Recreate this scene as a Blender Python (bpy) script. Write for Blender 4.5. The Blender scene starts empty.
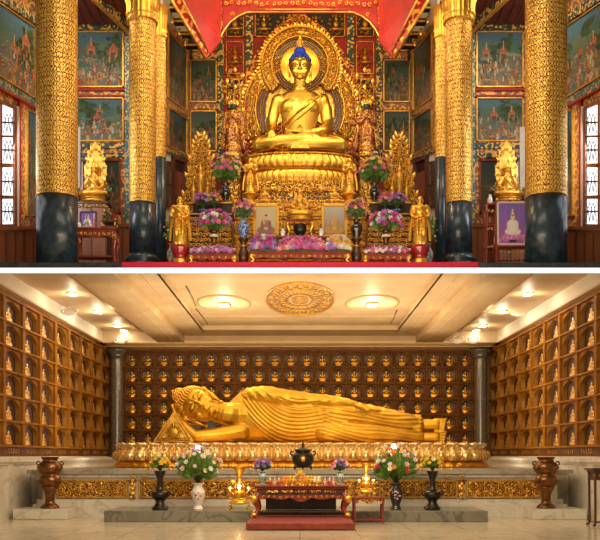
import bpy, bmesh, math, random
import numpy as np
from mathutils import Vector, Matrix, Euler, noise

PI = math.pi
R = math.radians
SC = bpy.context.scene
COL = SC.collection
# ---------------------------------------------------------------- measuring
# the photograph: 600x540, eye height 1.5 m, focal length 900 px, horizon on row 455
FOC, EYE, HOR = 900.0, 1.5, 455.0


def wx(px, d):
    return (px - 300.0) / FOC * d


def wz(py, d):
    return EYE + (HOR - py) / FOC * d


def P(px, py, d):
    return Vector((wx(px, d), d, wz(py, d)))


# ---------------------------------------------------------------- materials
def _nodes(name):
    m = bpy.data.materials.new(name)
    m.use_nodes = True
    nt = m.node_tree
    b = nt.nodes['Principled BSDF']
    return m, nt, b


def _ramp(nt, stops, interp='LINEAR'):
    r = nt.nodes.new('ShaderNodeValToRGB')
    r.color_ramp.interpolation = interp
    e = r.color_ramp.elements
    while len(e) < len(stops):
        e.new(0.5)
    for i, (p, c) in enumerate(stops):
        e[i].position = p
        e[i].color = (c[0], c[1], c[2], 1)
    return r


def _coord(nt, scale=(1, 1, 1), kind='Object', rot=(0, 0, 0)):
    tc = nt.nodes.new('ShaderNodeTexCoord')
    mp = nt.nodes.new('ShaderNodeMapping')
    mp.inputs['Scale'].default_value = scale
    mp.inputs['Rotation'].default_value = rot
    nt.links.new(tc.outputs[kind], mp.inputs['Vector'])
    return mp.outputs['Vector']


def _bump(nt, b, src, strength, dist=0.02):
    bp = nt.nodes.new('ShaderNodeBump')
    bp.inputs['Strength'].default_value = strength
    bp.inputs['Distance'].default_value = dist
    nt.links.new(src, bp.inputs['Height'])
    nt.links.new(bp.outputs['Normal'], b.inputs['Normal'])


def mat_noise(name, c1, c2, scale=6, rough=0.5, metal=0.0, bump=0.0, bscale=None, stretch=(1, 1, 1), coat=0.0, lo=0.3, hi=0.7, detail=4):
    """two tones mixed by noise, optional bump"""
    m, nt, b = _nodes(name)
    v = _coord(nt, stretch)
    n = nt.nodes.new('ShaderNodeTexNoise')
    n.inputs['Scale'].default_value = scale
    n.inputs['Detail'].default_value = detail
    nt.links.new(v, n.inputs['Vector'])
    r = _ramp(nt, [(lo, c1), (hi, c2)])
    nt.links.new(n.outputs['Fac'], r.inputs['Fac'])
    nt.links.new(r.outputs['Color'], b.inputs['Base Color'])
    b.inputs['Roughness'].default_value = rough
    b.inputs['Metallic'].default_value = metal
    b.inputs['Coat Weight'].default_value = coat
    if bump:
        n2 = nt.nodes.new('ShaderNodeTexNoise')
        n2.inputs['Scale'].default_value = bscale or scale * 2
        n2.inputs['Detail'].default_value = 3
        nt.links.new(v, n2.inputs['Vector'])
        _bump(nt, b, n2.outputs['Fac'], bump)
    return m


def mat_emit(name, col, strength):
    m, nt, b = _nodes(name)
    b.inputs['Base Color'].default_value = (*col, 1)
    b.inputs['Emission Color'].default_value = (*col, 1)
    b.inputs['Emission Strength'].default_value = strength
    return m


def mat_carved(name, hi, lo, scale=14, metal=0.8, rough=0.35, bump=0.8, dist=0.03, stretch=(1, 1, 1)):
    """carved relief: voronoi hollows dark, ridges bright"""
    m, nt, b = _nodes(name)
    v = _coord(nt, stretch)
    nz = nt.nodes.new('ShaderNodeTexNoise')
    nz.inputs['Scale'].default_value = scale * 0.6
    nt.links.new(v, nz.inputs['Vector'])
    mx = nt.nodes.new('ShaderNodeMixRGB')
    mx.inputs['Fac'].default_value = 0.10
    nt.links.new(v, mx.inputs['Color1'])
    nt.links.new(nz.outputs['Color'], mx.inputs['Color2'])
    vo = nt.nodes.new('ShaderNodeTexVoronoi')
    vo.feature = 'F1'
    vo.inputs['Scale'].default_value = scale
    nt.links.new(mx.outputs['Color'], vo.inputs['Vector'])
    sn = nt.nodes.new('ShaderNodeMath')
    sn.operation = 'MULTIPLY'
    sn.inputs[1].default_value = 14
    nt.links.new(vo.outputs['Distance'], sn.inputs[0])
    s2 = nt.nodes.new('ShaderNodeMath')
    s2.operation = 'SINE'
    nt.links.new(sn.outputs[0], s2.inputs[0])
    mr = nt.nodes.new('ShaderNodeMapRange')
    mr.inputs['From Min'].default_value = -1
    nt.links.new(s2.outputs[0], mr.inputs['Value'])
    r = _ramp(nt, [(0.15, lo), (0.6, hi)])
    nt.links.new(mr.outputs[0], r.inputs['Fac'])
    nt.links.new(r.outputs['Color'], b.inputs['Base Color'])
    b.inputs['Metallic'].default_value = metal
    b.inputs['Roughness'].default_value = rough
    _bump(nt, b, mr.outputs[0], bump, dist)
    return m


def mat_attr(name, rough=0.5, spec=0.3, metal=0.0):
    m, nt, b = _nodes(name)
    a = nt.nodes.new('ShaderNodeAttribute')
    a.attribute_name = 'paint'
    nt.links.new(a.outputs['Color'], b.inputs['Base Color'])
    b.inputs['Roughness'].default_value = rough
    b.inputs['Specular IOR Level'].default_value = spec
    b.inputs['Metallic'].default_value = metal
    return m


# ---------------------------------------------------------------- mesh builder
class MB:
    def __init__(s):
        s.v, s.f, s.sm = [], [], []

    def add(s, vs, fs, smooth=False, M=None):
        o = len(s.v)
        if M is not None:
            vs = [M @ Vector(p) for p in vs]
        s.v.extend([tuple(p) for p in vs])
        s.f.extend([tuple(i + o for i in f) for f in fs])
        s.sm.extend([smooth] * len(fs))
        return s

    def merge(s, other, M=None):
        o = len(s.v)
        s.v.extend([tuple(M @ Vector(p)) if M is not None else p for p in other.v])
        s.f.extend([tuple(i + o for i in f) for f in other.f])
        s.sm.extend(other.sm)
        return s

    def box(s, c, size, rot=None, bev=0.0):
        x, y, z = size[0] / 2, size[1] / 2, size[2] / 2
        M = Matrix.Translation(c)
        if rot is not None:
            M = M @ Euler(rot).to_matrix().to_4x4()
        if bev <= 0:
            vs = [(a * x, b * y, g * z) for a in (-1, 1) for b in (-1, 1) for g in (-1, 1)]
            fs = [(0, 1, 3, 2), (4, 6, 7, 5), (0, 4, 5, 1), (2, 3, 7, 6), (0, 2, 6, 4), (1, 5, 7, 3)]
            return s.add(vs, fs, False, M)
        b = min(bev, x * .9, y * .9, z * .9)
        bm = bmesh.new()
        bmesh.ops.create_cube(bm, size=1)
        for v in bm.verts:
            v.co = Vector((v.co.x * 2 * x, v.co.y * 2 * y, v.co.z * 2 * z))
        bmesh.ops.bevel(bm, geom=list(bm.edges), offset=b, segments=1, affect='EDGES')
        bm.verts.index_update()
        vs = [v.co.copy() for v in bm.verts]
        fs = [[v.index for v in f.verts] for f in bm.faces]
        bm.free()
        return s.add(vs, fs, False, M)

    def span(s, x0, x1, y0, y1, z0, z1, bev=0.0):
        return s.box(((x0 + x1) / 2, (y0 + y1) / 2, (z0 + z1) / 2), (abs(x1 - x0), abs(y1 - y0), abs(z1 - z0)), None, bev)

    def lathe(s, prof, seg=24, c=(0, 0, 0), sx=1.0, sy=1.0, cap=True, smooth=True, flute=0, fd=0.0, M=None):
        vs, fs = [], []
        n = len(prof)
        for (r, z) in prof:
            for k in range(seg):
                a = 2 * PI * k / seg
                rr = r * (1 + (fd * abs(math.sin(a * flute / 2)) if flute else 0))
                vs.append((c[0] + rr * math.cos(a) * sx, c[1] + rr * math.sin(a) * sy, c[2] + z))
        for i in range(n - 1):
            for k in range(seg):
                k2 = (k + 1) % seg
                fs.append((i * seg + k, i * seg + k2, (i + 1) * seg + k2, (i + 1) * seg + k))
        if cap:
            fs.append(tuple(reversed(range(seg))))
            fs.append(tuple(range((n - 1) * seg, n * seg)))
        return s.add(vs, fs, smooth, M)

    def tube(s, pts, rad, seg=8, cap=True, flat=1.0, M=None):
        pts = [Vector(p) for p in pts]
        n = len(pts)
        if not hasattr(rad, '__len__'):
            rad = [rad] * n
        vs, fs = [], []
        up = None
        for i, p in enumerate(pts):
            t = (pts[min(i + 1, n - 1)] - pts[max(i - 1, 0)]).normalized()
            if up is None:
                up = Vector((0, 0, 1)) if abs(t.z) < 0.9 else Vector((0, 1, 0))
            a = t.cross(up)
            if a.length < 1e-6:
                a = t.cross(Vector((1, 0, 0)))
            a.normalize()
            b = a.cross(t).normalized()
            up = b
            for k in range(seg):
                th = 2 * PI * k / seg
                vs.append(p + a * math.cos(th) * rad[i] + b * math.sin(th) * rad[i] * flat)
        for i in range(n - 1):
            for k in range(seg):
                k2 = (k + 1) % seg
                fs.append((i * seg + k, i * seg + k2, (i + 1) * seg + k2, (i + 1) * seg + k))
        if cap:
            fs.append(tuple(reversed(range(seg))))
            fs.append(tuple(range((n - 1) * seg, n * seg)))
        return s.add(vs, fs, True, M)

    def ell(s, c, r, seg=14, rings=9, rot=None, M=None):
        if not hasattr(r, '__len__'):
            r = (r, r, r)
        T = Matrix.Translation(c)
        if rot is not None:
            T = T @ (rot if isinstance(rot, Matrix) else Euler(rot).to_matrix().to_4x4())
        if M is not None:
            T = M @ T
        vs, fs = [(0, 0, -r[2])], []
        for i in range(1, rings):
            ph = -PI / 2 + PI * i / rings
            for k in range(seg):
                a = 2 * PI * k / seg
                vs.append((r[0] * math.cos(ph) * math.cos(a), r[1] * math.cos(ph) * math.sin(a), r[2] * math.sin(ph)))
        vs.append((0, 0, r[2]))
        for k in range(seg):
            fs.append((0, 1 + (k + 1) % seg, 1 + k))
        for i in range(rings - 2):
            for k in range(seg):
                k2 = (k + 1) % seg
                a = 1 + i * seg
                fs.append((a + k, a + k2, a + seg + k2, a + seg + k))
        top = len(vs) - 1
        a = 1 + (rings - 2) * seg
        for k in range(seg):
            fs.append((a + k, a + (k + 1) % seg, top))
        return s.add(vs, fs, True, T)

    def prism(s, pts, y0, y1, M=None, smooth=False):
        """outline in XZ, thickness along Y"""
        n = len(pts)
        vs = [(p[0], y0, p[1]) for p in pts] + [(p[0], y1, p[1]) for p in pts]
        fs = [tuple(range(n)), tuple(reversed(range(n, 2 * n)))]
        for i in range(n):
            j = (i + 1) % n
            fs.append((i, i + n, j + n, j))
        return s.add(vs, fs, smooth, M)

    def mesh(s, name, m=None):
        me = bpy.data.meshes.new(name)
        me.from_pydata(s.v, [], s.f)
        bm = bmesh.new()
        bm.from_mesh(me)
        bmesh.ops.recalc_face_normals(bm, faces=bm.faces)
        bm.to_mesh(me)
        bm.free()
        me.polygons.foreach_set('use_smooth', s.sm)
        if m:
            me.materials.append(m)
        me.update()
        return me

    def build(s, name, m, parent=None):
        return link(name, s.mesh(name, m), parent)


def link(name, me, parent=None):
    o = bpy.data.objects.new(name, me)
    COL.objects.link(o)
    if parent is not None:
        o.parent = parent
    return o


def fuse(mb, voxel, smooth=6, name='body', m=None, disp=None, fac=0.5):
    """weld a builder's overlapping solids into one continuous skin"""
    me = mb.mesh('tmp')
    o = bpy.data.objects.new('tmp', me)
    COL.objects.link(o)
    md = o.modifiers.new('r', 'REMESH')
    md.mode = 'VOXEL'
    md.voxel_size = voxel
    md.use_smooth_shade = True
    if smooth:
        sm = o.modifiers.new('s', 'SMOOTH')
        sm.factor = fac
        sm.iterations = smooth
    dg = bpy.context.evaluated_depsgraph_get()
    ev = o.evaluated_get(dg)
    out = bpy.data.meshes.new_from_object(ev)
    bpy.data.objects.remove(o)
    bpy.data.meshes.remove(me)
    if disp is not None:
        n = len(out.vertices)
        co = np.empty(n * 3, dtype=np.float32)
        no = np.empty(n * 3, dtype=np.float32)
        out.vertices.foreach_get('co', co)
        out.vertex_normals.foreach_get('vector', no)
        co = co.reshape(-1, 3)
        no = no.reshape(-1, 3)
        co = co + no * disp(co, no)[:, None]
        out.vertices.foreach_set('co', co.astype(np.float32).ravel())
        out.update()
    out.name = name
    out.materials.clear()
    if m:
        out.materials.append(m)
    out.polygons.foreach_set('use_smooth', [True] * len(out.polygons))
    return out


def scale_mesh(me, s, off=(0, 0, 0)):
    me.transform(Matrix.Translation(off) @ Matrix.Scale(s, 4))
    return me


def tag(o, label, cat, group=None, kind=None):
    o['label'] = label
    o['category'] = cat
    if group:
        o['group'] = group
    if kind:
        o['kind'] = kind
    return o


def thing(name, label, cat, loc=(0, 0, 0), rz=0.0, group=None):
    o = bpy.data.objects.new(name, None)
    COL.objects.link(o)
    o.location = loc
    o.rotation_euler = (0, 0, rz)
    o.empty_display_size = 0.1
    return tag(o, label, cat, group)


def struct(o):
    if o.parent is None:
        o['kind'] = 'structure'
    return o


def kids(o):
    return [c for c in COL.objects if c.parent == o]


def dup(root, loc, rz=None, label=None, group=None, scale=None):
    def cp(o, par):
        ch = [c for c in o.children]
        n = o.copy()
        COL.objects.link(n)
        if par is not None:
            n.parent = par
        for c in ch:
            cp(c, n)
        return n
    r = cp(root, None)
    r.location = loc
    if rz is not None:
        r.rotation_euler = (0, 0, rz)
    if scale is not None:
        r.scale = (scale,) * 3 if not hasattr(scale, '__len__') else scale
    if label:
        r['label'] = label
    if group:
        r['group'] = group
    return r


def smooth_pts(pts, n=6):
    """Catmull-Rom through points (tuples of any length)"""
    out = []
    m = len(pts)
    for i in range(m - 1):
        p0, p1, p2, p3 = pts[max(i - 1, 0)], pts[i], pts[i + 1], pts[min(i + 2, m - 1)]
        for k in range(n):
            t = k / n
            out.append(tuple(0.5 * ((2 * b) + (-a + c) * t + (2 * a - 5 * b + 4 * c - d) * t * t + (-a + 3 * b - 3 * c + d) * t ** 3)
                             for a, b, c, d in zip(p0, p1, p2, p3)))
    out.append(tuple(pts[-1]))
    return out


def limb(mb, pts, seg=12, n=5):
    """tapering limb through (x,y,z,r)"""
    q = smooth_pts(pts, n)
    mb.tube([p[:3] for p in q], [max(p[3], 1e-3) for p in q], seg)
    mb.ell(pts[0][:3], pts[0][3], 12, 8)
    mb.ell(pts[-1][:3], pts[-1][3], 12, 8)


def curl(mb, c, r, turn=1, y=0.0, a0=0.0, seg=4, n=9, th=0.16):
    """a small scroll in the XZ plane"""
    pts, rad = [], []
    for i in range(n):
        t = i / (n - 1)
        a = a0 + turn * t * 2 * PI * 1.1
        rr = r * (1 - 0.75 * t)
        pts.append((c[0] + rr * math.cos(a), y + c[1] - 0.3 * r * t, c[2] + rr * math.sin(a)))
        rad.append(r * th * (1.2 - 0.5 * t))
    mb.tube(pts, rad, seg)


def leaf(mb, base, tip, w, bend=(0, 0, 0), n=4):
    """a pointed blade from base to tip"""
    b, t = Vector(base), Vector(tip)
    ax = t - b
    side = ax.cross(Vector((0, 1, 0)))
    if side.length < 1e-5:
        side = Vector((1, 0, 0))
    side.normalize()
    vs = []
    for i in range(n + 1):
        u = i / n
        p = b + ax * u + Vector(bend) * math.sin(PI * u)
        ww = w * math.sin(PI * min(0.98, u * 0.85 + 0.12))
        vs += [p - side * ww, p + Vector((0, -ww * .35, 0)), p + side * ww]
    fs = []
    for i in range(n):
        a = i * 3
        fs += [(a, a + 1, a + 4, a + 3), (a + 1, a + 2, a + 5, a + 4)]
    mb.add(vs, fs, True)


def ordinal(n):
    return ['first', 'second', 'third', 'fourth', 'fifth', 'sixth', 'seventh', 'eighth', 'ninth', 'tenth', 'eleventh', 'twelfth',
            'thirteenth', 'fourteenth', 'fifteenth', 'sixteenth', 'seventeenth', 'eighteenth', 'nineteenth', 'twentieth',
            'twenty-first', 'twenty-second', 'twenty-third'][n]


# ---------------------------------------------------------------- painted flat pictures
class Canvas:
    """colours laid on the vertices of a fine grid"""
    def __init__(s, w, h, base=(0.1, 0.1, 0.1), seed=0):
        s.w, s.h = w, h
        s.a = np.zeros((h, w, 3), dtype=np.float32)
        s.a[:] = base
        s.rs = np.random.RandomState(seed)
        yy, xx = np.mgrid[0:h, 0:w]
        s.x, s.y = xx / (w - 1), yy / (h - 1)      # v up

    def put(s, mask, c, k=1.0):
        m = np.clip(mask, 0, 1)[..., None] * k
        s.a = s.a * (1 - m) + np.array(c, dtype=np.float32) * m

    def ell(s, x, y, rx, ry, c, k=1.0, soft=0.15):
        d = ((s.x - x) / rx) ** 2 + ((s.y - y) / ry) ** 2
        s.put((1 - d) / soft, c, k)

    def rect(s, x0, x1, y0, y1, c, k=1.0):
        s.put(((s.x >= x0) & (s.x <= x1) & (s.y >= y0) & (s.y <= y1)).astype(float), c, k)

    def grad(s, c0, c1, y0=0, y1=1):
        t = np.clip((s.y - y0) / (y1 - y0), 0, 1)[..., None]
        s.a = np.array(c0) * (1 - t) + np.array(c1) * t

    def speck(s, amt):
        s.a *= (1 + amt * (s.rs.rand(s.h, s.w, 1) - 0.5))

    def mesh(s, name, quad, m):
        """quad: four world/local corners bl, br, tr, tl"""
        bl, br, tr, tl = [np.array(q, dtype=float) for q in quad]
        u, v = s.x[..., None], s.y[..., None]
        p = (bl * (1 - u) * (1 - v) + br * u * (1 - v) + tr * u * v + tl * (1 - u) * v).reshape(-1, 3)
        me = bpy.data.meshes.new(name)
        idx = np.arange(s.w * s.h).reshape(s.h, s.w)
        f = np.stack([idx[:-1, :-1], idx[:-1, 1:], idx[1:, 1:], idx[1:, :-1]], -1).reshape(-1, 4)
        me.from_pydata(p.tolist(), [], f.tolist())
        at = me.color_attributes.new('paint', 'FLOAT_COLOR', 'POINT')
        rgba = np.ones((s.w * s.h, 4), dtype=np.float32)
        rgba[:, :3] = np.clip(s.a.reshape(-1, 3), 0, 1)
        at.data.foreach_set('color', rgba.ravel())
        me.materials.append(m)
        me.update()
        return me
# ---------------------------------------------------------------- palette
M = {}
M['gold'] = mat_noise('polished_gold', (0.72, 0.36, 0.04), (0.95, 0.54, 0.085), 2.5, 0.34, 0.85)
M['gold_smooth'] = mat_noise('burnished_gold', (0.60, 0.33, 0.042), (0.76, 0.44, 0.065), 1.2, 0.33, 0.92)
M['ring_carved'] = mat_carved('carved_ring_gilding', (0.98, 0.56, 0.10), (0.36, 0.14, 0.02), 8, 0.7, 0.35)
M['flame'] = mat_carved('red_gold_flame_carving', (0.80, 0.27, 0.035), (0.16, 0.02, 0.006), 6, 0.5, 0.4)
M['gold_robe'] = mat_noise('statue_gold', (0.48, 0.25, 0.018), (0.78, 0.46, 0.052), 1.6, 0.40, 0.85, 0.25, 9)
M['gold_soft'] = mat_noise('old_gold', (0.55, 0.26, 0.03), (0.95, 0.55, 0.10), 9, 0.36, 0.75, 0.3, 30)
M['gold_deep'] = mat_noise('deep_gold', (0.35, 0.13, 0.015), (0.85, 0.42, 0.05), 14, 0.4, 0.7, 0.5, 40)
M['gold_pale'] = mat_noise('pale_gold_lotus', (0.72, 0.46, 0.16), (1.0, 0.80, 0.42), 3.5, 0.27, 0.7)
M['gold_carved'] = mat_carved('carved_gilding', (1.0, 0.58, 0.10), (0.22, 0.07, 0.012), 5, 0.75, 0.33)
M['gold_carved_fine'] = mat_carved('fine_carved_gilding', (1.0, 0.55, 0.09), (0.16, 0.045, 0.01), 11, 0.7, 0.33)
M['wood_dark'] = mat_noise('dark_wood', (0.035, 0.012, 0.006), (0.10, 0.035, 0.014), 5, 0.38, 0, 0.1, 30, (1, 1, 0.15), 0.3)
M['wood_red'] = mat_noise('red_lacquer_wood', (0.16, 0.018, 0.010), (0.28, 0.040, 0.018), 5, 0.28, 0, 0, None, (1, 1, 1), 0.5)
M['wood_panel'] = mat_noise('reddish_brown_wainscot', (0.14, 0.038, 0.014), (0.26, 0.085, 0.030), 4, 0.35, 0, 0.1, 20, (1, 1, 0.1), 0.3)
M['niche_wood'] = mat_noise('niche_wood', (0.095, 0.033, 0.008), (0.18, 0.070, 0.015), 3, 0.55, 0.0, 0.15, 26)
M['niche_wood_gilt'] = mat_noise('gilded_niche_wood', (0.22, 0.080, 0.008), (0.38, 0.155, 0.014), 3, 0.6, 0.0, 0.2, 22)
for q_ in ('niche_wood', 'niche_wood_gilt'):
    M[q_].node_tree.nodes['Principled BSDF'].inputs['Specular IOR Level'].default_value = 0.12
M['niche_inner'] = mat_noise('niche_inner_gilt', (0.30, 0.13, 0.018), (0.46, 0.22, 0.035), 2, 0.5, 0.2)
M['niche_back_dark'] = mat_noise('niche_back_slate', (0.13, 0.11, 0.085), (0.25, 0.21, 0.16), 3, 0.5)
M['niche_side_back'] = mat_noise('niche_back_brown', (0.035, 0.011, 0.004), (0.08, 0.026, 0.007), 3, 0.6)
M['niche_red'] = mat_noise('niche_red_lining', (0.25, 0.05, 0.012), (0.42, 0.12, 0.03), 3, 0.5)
M['black'] = mat_noise('black_iron', (0.012, 0.011, 0.010), (0.035, 0.032, 0.03), 6, 0.35, 0.4)
M['bronze_black'] = mat_noise('blackened_bronze', (0.018, 0.016, 0.014), (0.06, 0.05, 0.035), 10, 0.3, 0.7, 0.3, 25)
M['bronze_red'] = mat_noise('red_bronze', (0.11, 0.042, 0.012), (0.27, 0.115, 0.035), 7, 0.27, 0.75, 0.35, 14)
M['porcelain'] = mat_noise('white_porcelain', (0.62, 0.58, 0.52), (0.80, 0.76, 0.70), 4, 0.12, 0, 0, None, (1, 1, 1), 0.6)
M['porcelain_blue'] = mat_carved('blue_porcelain', (0.22, 0.32, 0.55), (0.04, 0.06, 0.22), 9, 0, 0.12, 0.05)
M['porcelain_black'] = mat_noise('black_porcelain', (0.012, 0.008, 0.008), (0.03, 0.02, 0.02), 4, 0.08, 0, 0, None, (1, 1, 1), 1.0)
M['porcelain_grey'] = mat_carved('grey_green_porcelain', (0.38, 0.42, 0.38), (0.10, 0.16, 0.16), 12, 0, 0.15, 0.05)
M['leaf'] = mat_noise('leaf_green', (0.025, 0.08, 0.010), (0.14, 0.27, 0.035), 12, 0.45)
M['leaf_dark'] = mat_noise('dark_leaf_green', (0.010, 0.035, 0.008), (0.04, 0.11, 0.02), 12, 0.45)
M['stem'] = mat_noise('stem_green', (0.05, 0.12, 0.02), (0.12, 0.2, 0.04), 10, 0.5)
for nm, c in dict(pink=(0.85, 0.16, 0.36), magenta=(0.62, 0.05, 0.30), lilac=(0.52, 0.24, 0.66), white=(0.85, 0.80, 0.72), yellow=(0.90, 0.55, 0.04),
                  orange=(0.92, 0.28, 0.03), red=(0.65, 0.03, 0.05), blush=(0.90, 0.50, 0.48), cream=(0.90, 0.78, 0.45), violet=(0.22, 0.12, 0.42)).items():
    M['petal_' + nm] = mat_noise('petals_' + nm, tuple(x * 0.65 for x in c), c, 18, 0.5)
M['red_carpet'] = mat_noise('red_carpet', (0.40, 0.008, 0.03), (0.60, 0.015, 0.06), 40, 0.9)
M['red_cloth'] = mat_noise('maroon_mat', (0.22, 0.03, 0.025), (0.32, 0.05, 0.04), 30, 0.8)
M['red_paint'] = mat_noise('red_paint', (0.30, 0.004, 0.004), (0.44, 0.010, 0.006), 3, 0.55)
M['ceiling_cream'] = mat_noise('cream_ceiling_paint', (0.60, 0.42, 0.23), (0.70, 0.51, 0.30), 1.2, 0.55)
M['ceiling_white'] = mat_noise('white_cove_paint', (0.80, 0.72, 0.58), (0.86, 0.80, 0.68), 1.2, 0.55)
M['plaster'] = mat_noise('pale_plaster', (0.50, 0.47, 0.42), (0.62, 0.58, 0.52), 2, 0.7)
M['slab_glow'] = mat_emit('glowing_slab_edge', (0.9, 0.9, 0.88), 0.9)  # emission keeps the edge white though it is no lamp
M['stone_dark'] = mat_noise('dark_floor_stone', (0.02, 0.024, 0.028), (0.06, 0.065, 0.07), 5, 0.25)
M['pillar_stone'] = mat_noise('brown_granite_pillar', (0.075, 0.060, 0.045), (0.17, 0.14, 0.105), 16, 0.22, 0, 0, None, (1, 1, 1), 0.3)


def mat_marble(name, c1, c2, vein, rough=0.25, tile=None):
    m, nt, b = _nodes(name)
    v = _coord(nt, (1, 1, 1))
    n = nt.nodes.new('ShaderNodeTexNoise')
    n.inputs['Scale'].default_value = 1.3
    n.inputs['Detail'].default_value = 8
    n.inputs['Distortion'].default_value = 1.2
    nt.links.new(v, n.inputs['Vector'])
    r = _ramp(nt, [(0.30, c1), (0.50, c2), (0.56, vein), (0.60, c2), (0.8, c1)])
    nt.links.new(n.outputs['Fac'], r.inputs['Fac'])
    out = r.outputs['Color']
    if tile:
        br = nt.nodes.new('ShaderNodeTexBrick')
        br.offset = 0.0
        br.inputs['Scale'].default_value = 1.0
        br.inputs['Brick Width'].default_value = tile
        br.inputs['Row Height'].default_value = tile
        br.inputs['Mortar Size'].default_value = 0.008
        br.inputs['Color1'].default_value = (1, 1, 1, 1)
        br.inputs['Color2'].default_value = (0.86, 0.86, 0.86, 1)
        br.inputs['Mortar'].default_value = (0.5, 0.47, 0.42, 1)
        nt.links.new(v, br.inputs['Vector'])
        mx = nt.nodes.new('ShaderNodeMixRGB')
        mx.blend_type = 'MULTIPLY'
        mx.inputs['Fac'].default_value = 1
        nt.links.new(out, mx.inputs['Color1'])
        nt.links.new(br.outputs['Color'], mx.inputs['Color2'])
        out = mx.outputs['Color']
    nt.links.new(out, b.inputs['Base Color'])
    b.inputs['Roughness'].default_value = rough
    return m


M['floor_marble'] = mat_marble('beige_marble_tiles', (0.62, 0.52, 0.36), (0.70, 0.60, 0.44), (0.56, 0.45, 0.30), 0.16, 1.1)
M['marble'] = mat_marble('pale_marble', (0.62, 0.55, 0.43), (0.70, 0.63, 0.51), (0.52, 0.45, 0.34), 0.3)
M['marble_grey'] = mat_marble('grey_marble_ledge', (0.30, 0.27, 0.20), (0.36, 0.33, 0.26), (0.23, 0.20, 0.15), 0.22)
M['plinth_grey'] = mat_marble('dark_grey_marble', (0.17, 0.15, 0.115), (0.22, 0.195, 0.15), (0.12, 0.105, 0.08), 0.2)


def mat_column(name):
    """gold leaf tracery with red ground on a round shaft"""
    m, nt, b = _nodes(name)
    tc = nt.nodes.new('ShaderNodeTexCoord')
    uv = nt.nodes.new('ShaderNodeSeparateXYZ')
    nt.links.new(tc.outputs['UV'], uv.inputs[0])

    def mth(op, a, c=None, d=None):
        n = nt.nodes.new('ShaderNodeMath')
        n.operation = op
        for i, s in enumerate((a, c, d)):
            if s is None:
                continue
            if isinstance(s, (int, float)):
                n.inputs[i].default_value = s
            else:
                nt.links.new(s, n.inputs[i])
        return n.outputs[0]
    # lozenge lattice
    u = mth('MULTIPLY', uv.outputs[0], 2 * PI * 10)
    v = mth('MULTIPLY', uv.outputs[1], 2 * PI * 2.2)
    s1 = mth('SINE', mth('ADD', u, v))
    s2 = mth('SINE', mth('SUBTRACT', u, v))
    lat = mth('MULTIPLY', s1, s2)
    lat3 = mth('COSINE', mth('MULTIPLY', lat, 7))
    nz = nt.nodes.new('ShaderNodeTexVoronoi')
    nz.inputs['Scale'].default_value = 12
    nt.links.new(tc.outputs['Object'], nz.inputs['Vector'])
    vv = mth('SINE', mth('MULTIPLY', nz.outputs['Distance'], 16))
    tot = mth('ADD', mth('MULTIPLY', lat3, 0.5), mth('MULTIPLY', vv, 0.55))
    mr = nt.nodes.new('ShaderNodeMapRange')
    mr.inputs['From Min'].default_value = -1
    mr.inputs['From Max'].default_value = 1
    nt.links.new(tot, mr.inputs['Value'])
    r = _ramp(nt, [(0.2, (0.20, 0.010, 0.006)), (0.38, (0.42, 0.05, 0.010)), (0.46, (0.92, 0.52, 0.06)), (0.95, (1.0, 0.70, 0.17))])
    nt.links.new(mr.outputs[0], r.inputs['Fac'])
    nt.links.new(r.outputs['Color'], b.inputs['Base Color'])
    b.inputs['Metallic'].default_value = 0.6
    b.inputs['Roughness'].default_value = 0.30
    _bump(nt, b, mr.outputs[0], 0.5, 0.015)
    return m


M['column_gold'] = mat_column('column_tracery')
M['column_dark'] = mat_noise('blue_black_marble_column', (0.006, 0.014, 0.024), (0.028, 0.055, 0.080), 7, 0.30, 0, 0, None, (1, 1, 1), 0.15)


def mat_border(name, ground, motif, accent, scale=3.0, metal=0.3):
    m, nt, b = _nodes(name)
    v = _coord(nt, (1, 1, 1))
    vo = nt.nodes.new('ShaderNodeTexVoronoi')
    vo.inputs['Scale'].default_value = scale
    nt.links.new(v, vo.inputs['Vector'])
    mu = nt.nodes.new('ShaderNodeMath')
    mu.operation = 'MULTIPLY'
    mu.inputs[1].default_value = 11
    nt.links.new(vo.outputs['Distance'], mu.inputs[0])
    si = nt.nodes.new('ShaderNodeMath')
    si.operation = 'SINE'
    nt.links.new(mu.outputs[0], si.inputs[0])
    r = _ramp(nt, [(0.0, accent), (0.25, ground), (0.55, ground), (0.75, motif)])
    mr = nt.nodes.new('ShaderNodeMapRange')
    mr.inputs['From Min'].default_value = -1
    nt.links.new(si.outputs[0], mr.inputs['Value'])
    nt.links.new(mr.outputs[0], r.inputs['Fac'])
    nt.links.new(r.outputs['Color'], b.inputs['Base Color'])
    b.inputs['Roughness'].default_value = 0.45
    b.inputs['Metallic'].default_value = metal
    return m


M['border_red'] = mat_border('red_border_pattern', (0.40, 0.10, 0.03), (0.75, 0.42, 0.12), (0.10, 0.14, 0.12), 6)
M['border_blue'] = mat_border('blue_border_pattern', (0.02, 0.10, 0.16), (0.55, 0.42, 0.16), (0.03, 0.22, 0.30), 7)
M['border_dark'] = mat_border('dark_border_pattern', (0.02, 0.035, 0.03), (0.75, 0.45, 0.10), (0.04, 0.10, 0.10), 6)
M['border_canopy'] = mat_border('canopy_gold_pattern', (0.36, 0.008, 0.006), (0.75, 0.36, 0.05), (0.36, 0.008, 0.006), 4.5, 0.2)
M['mural'] = mat_attr('painted_mural', 0.5, 0.3)
M['portrait'] = mat_attr('portrait_print', 0.25, 0.5)
M['skyglass'] = mat_emit('bright_frosted_glass', (0.80, 0.88, 1.0), 1.6)
M['lamp_warm'] = mat_emit('warm_lamp', (1.0, 0.62, 0.22), 14)
M['lamp_white'] = mat_emit('warm_white_lamp', (1.0, 0.88, 0.66), 22)
M['lamp_pink'] = mat_emit('pink_lamp', (1.0, 0.50, 0.75), 10)
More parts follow.
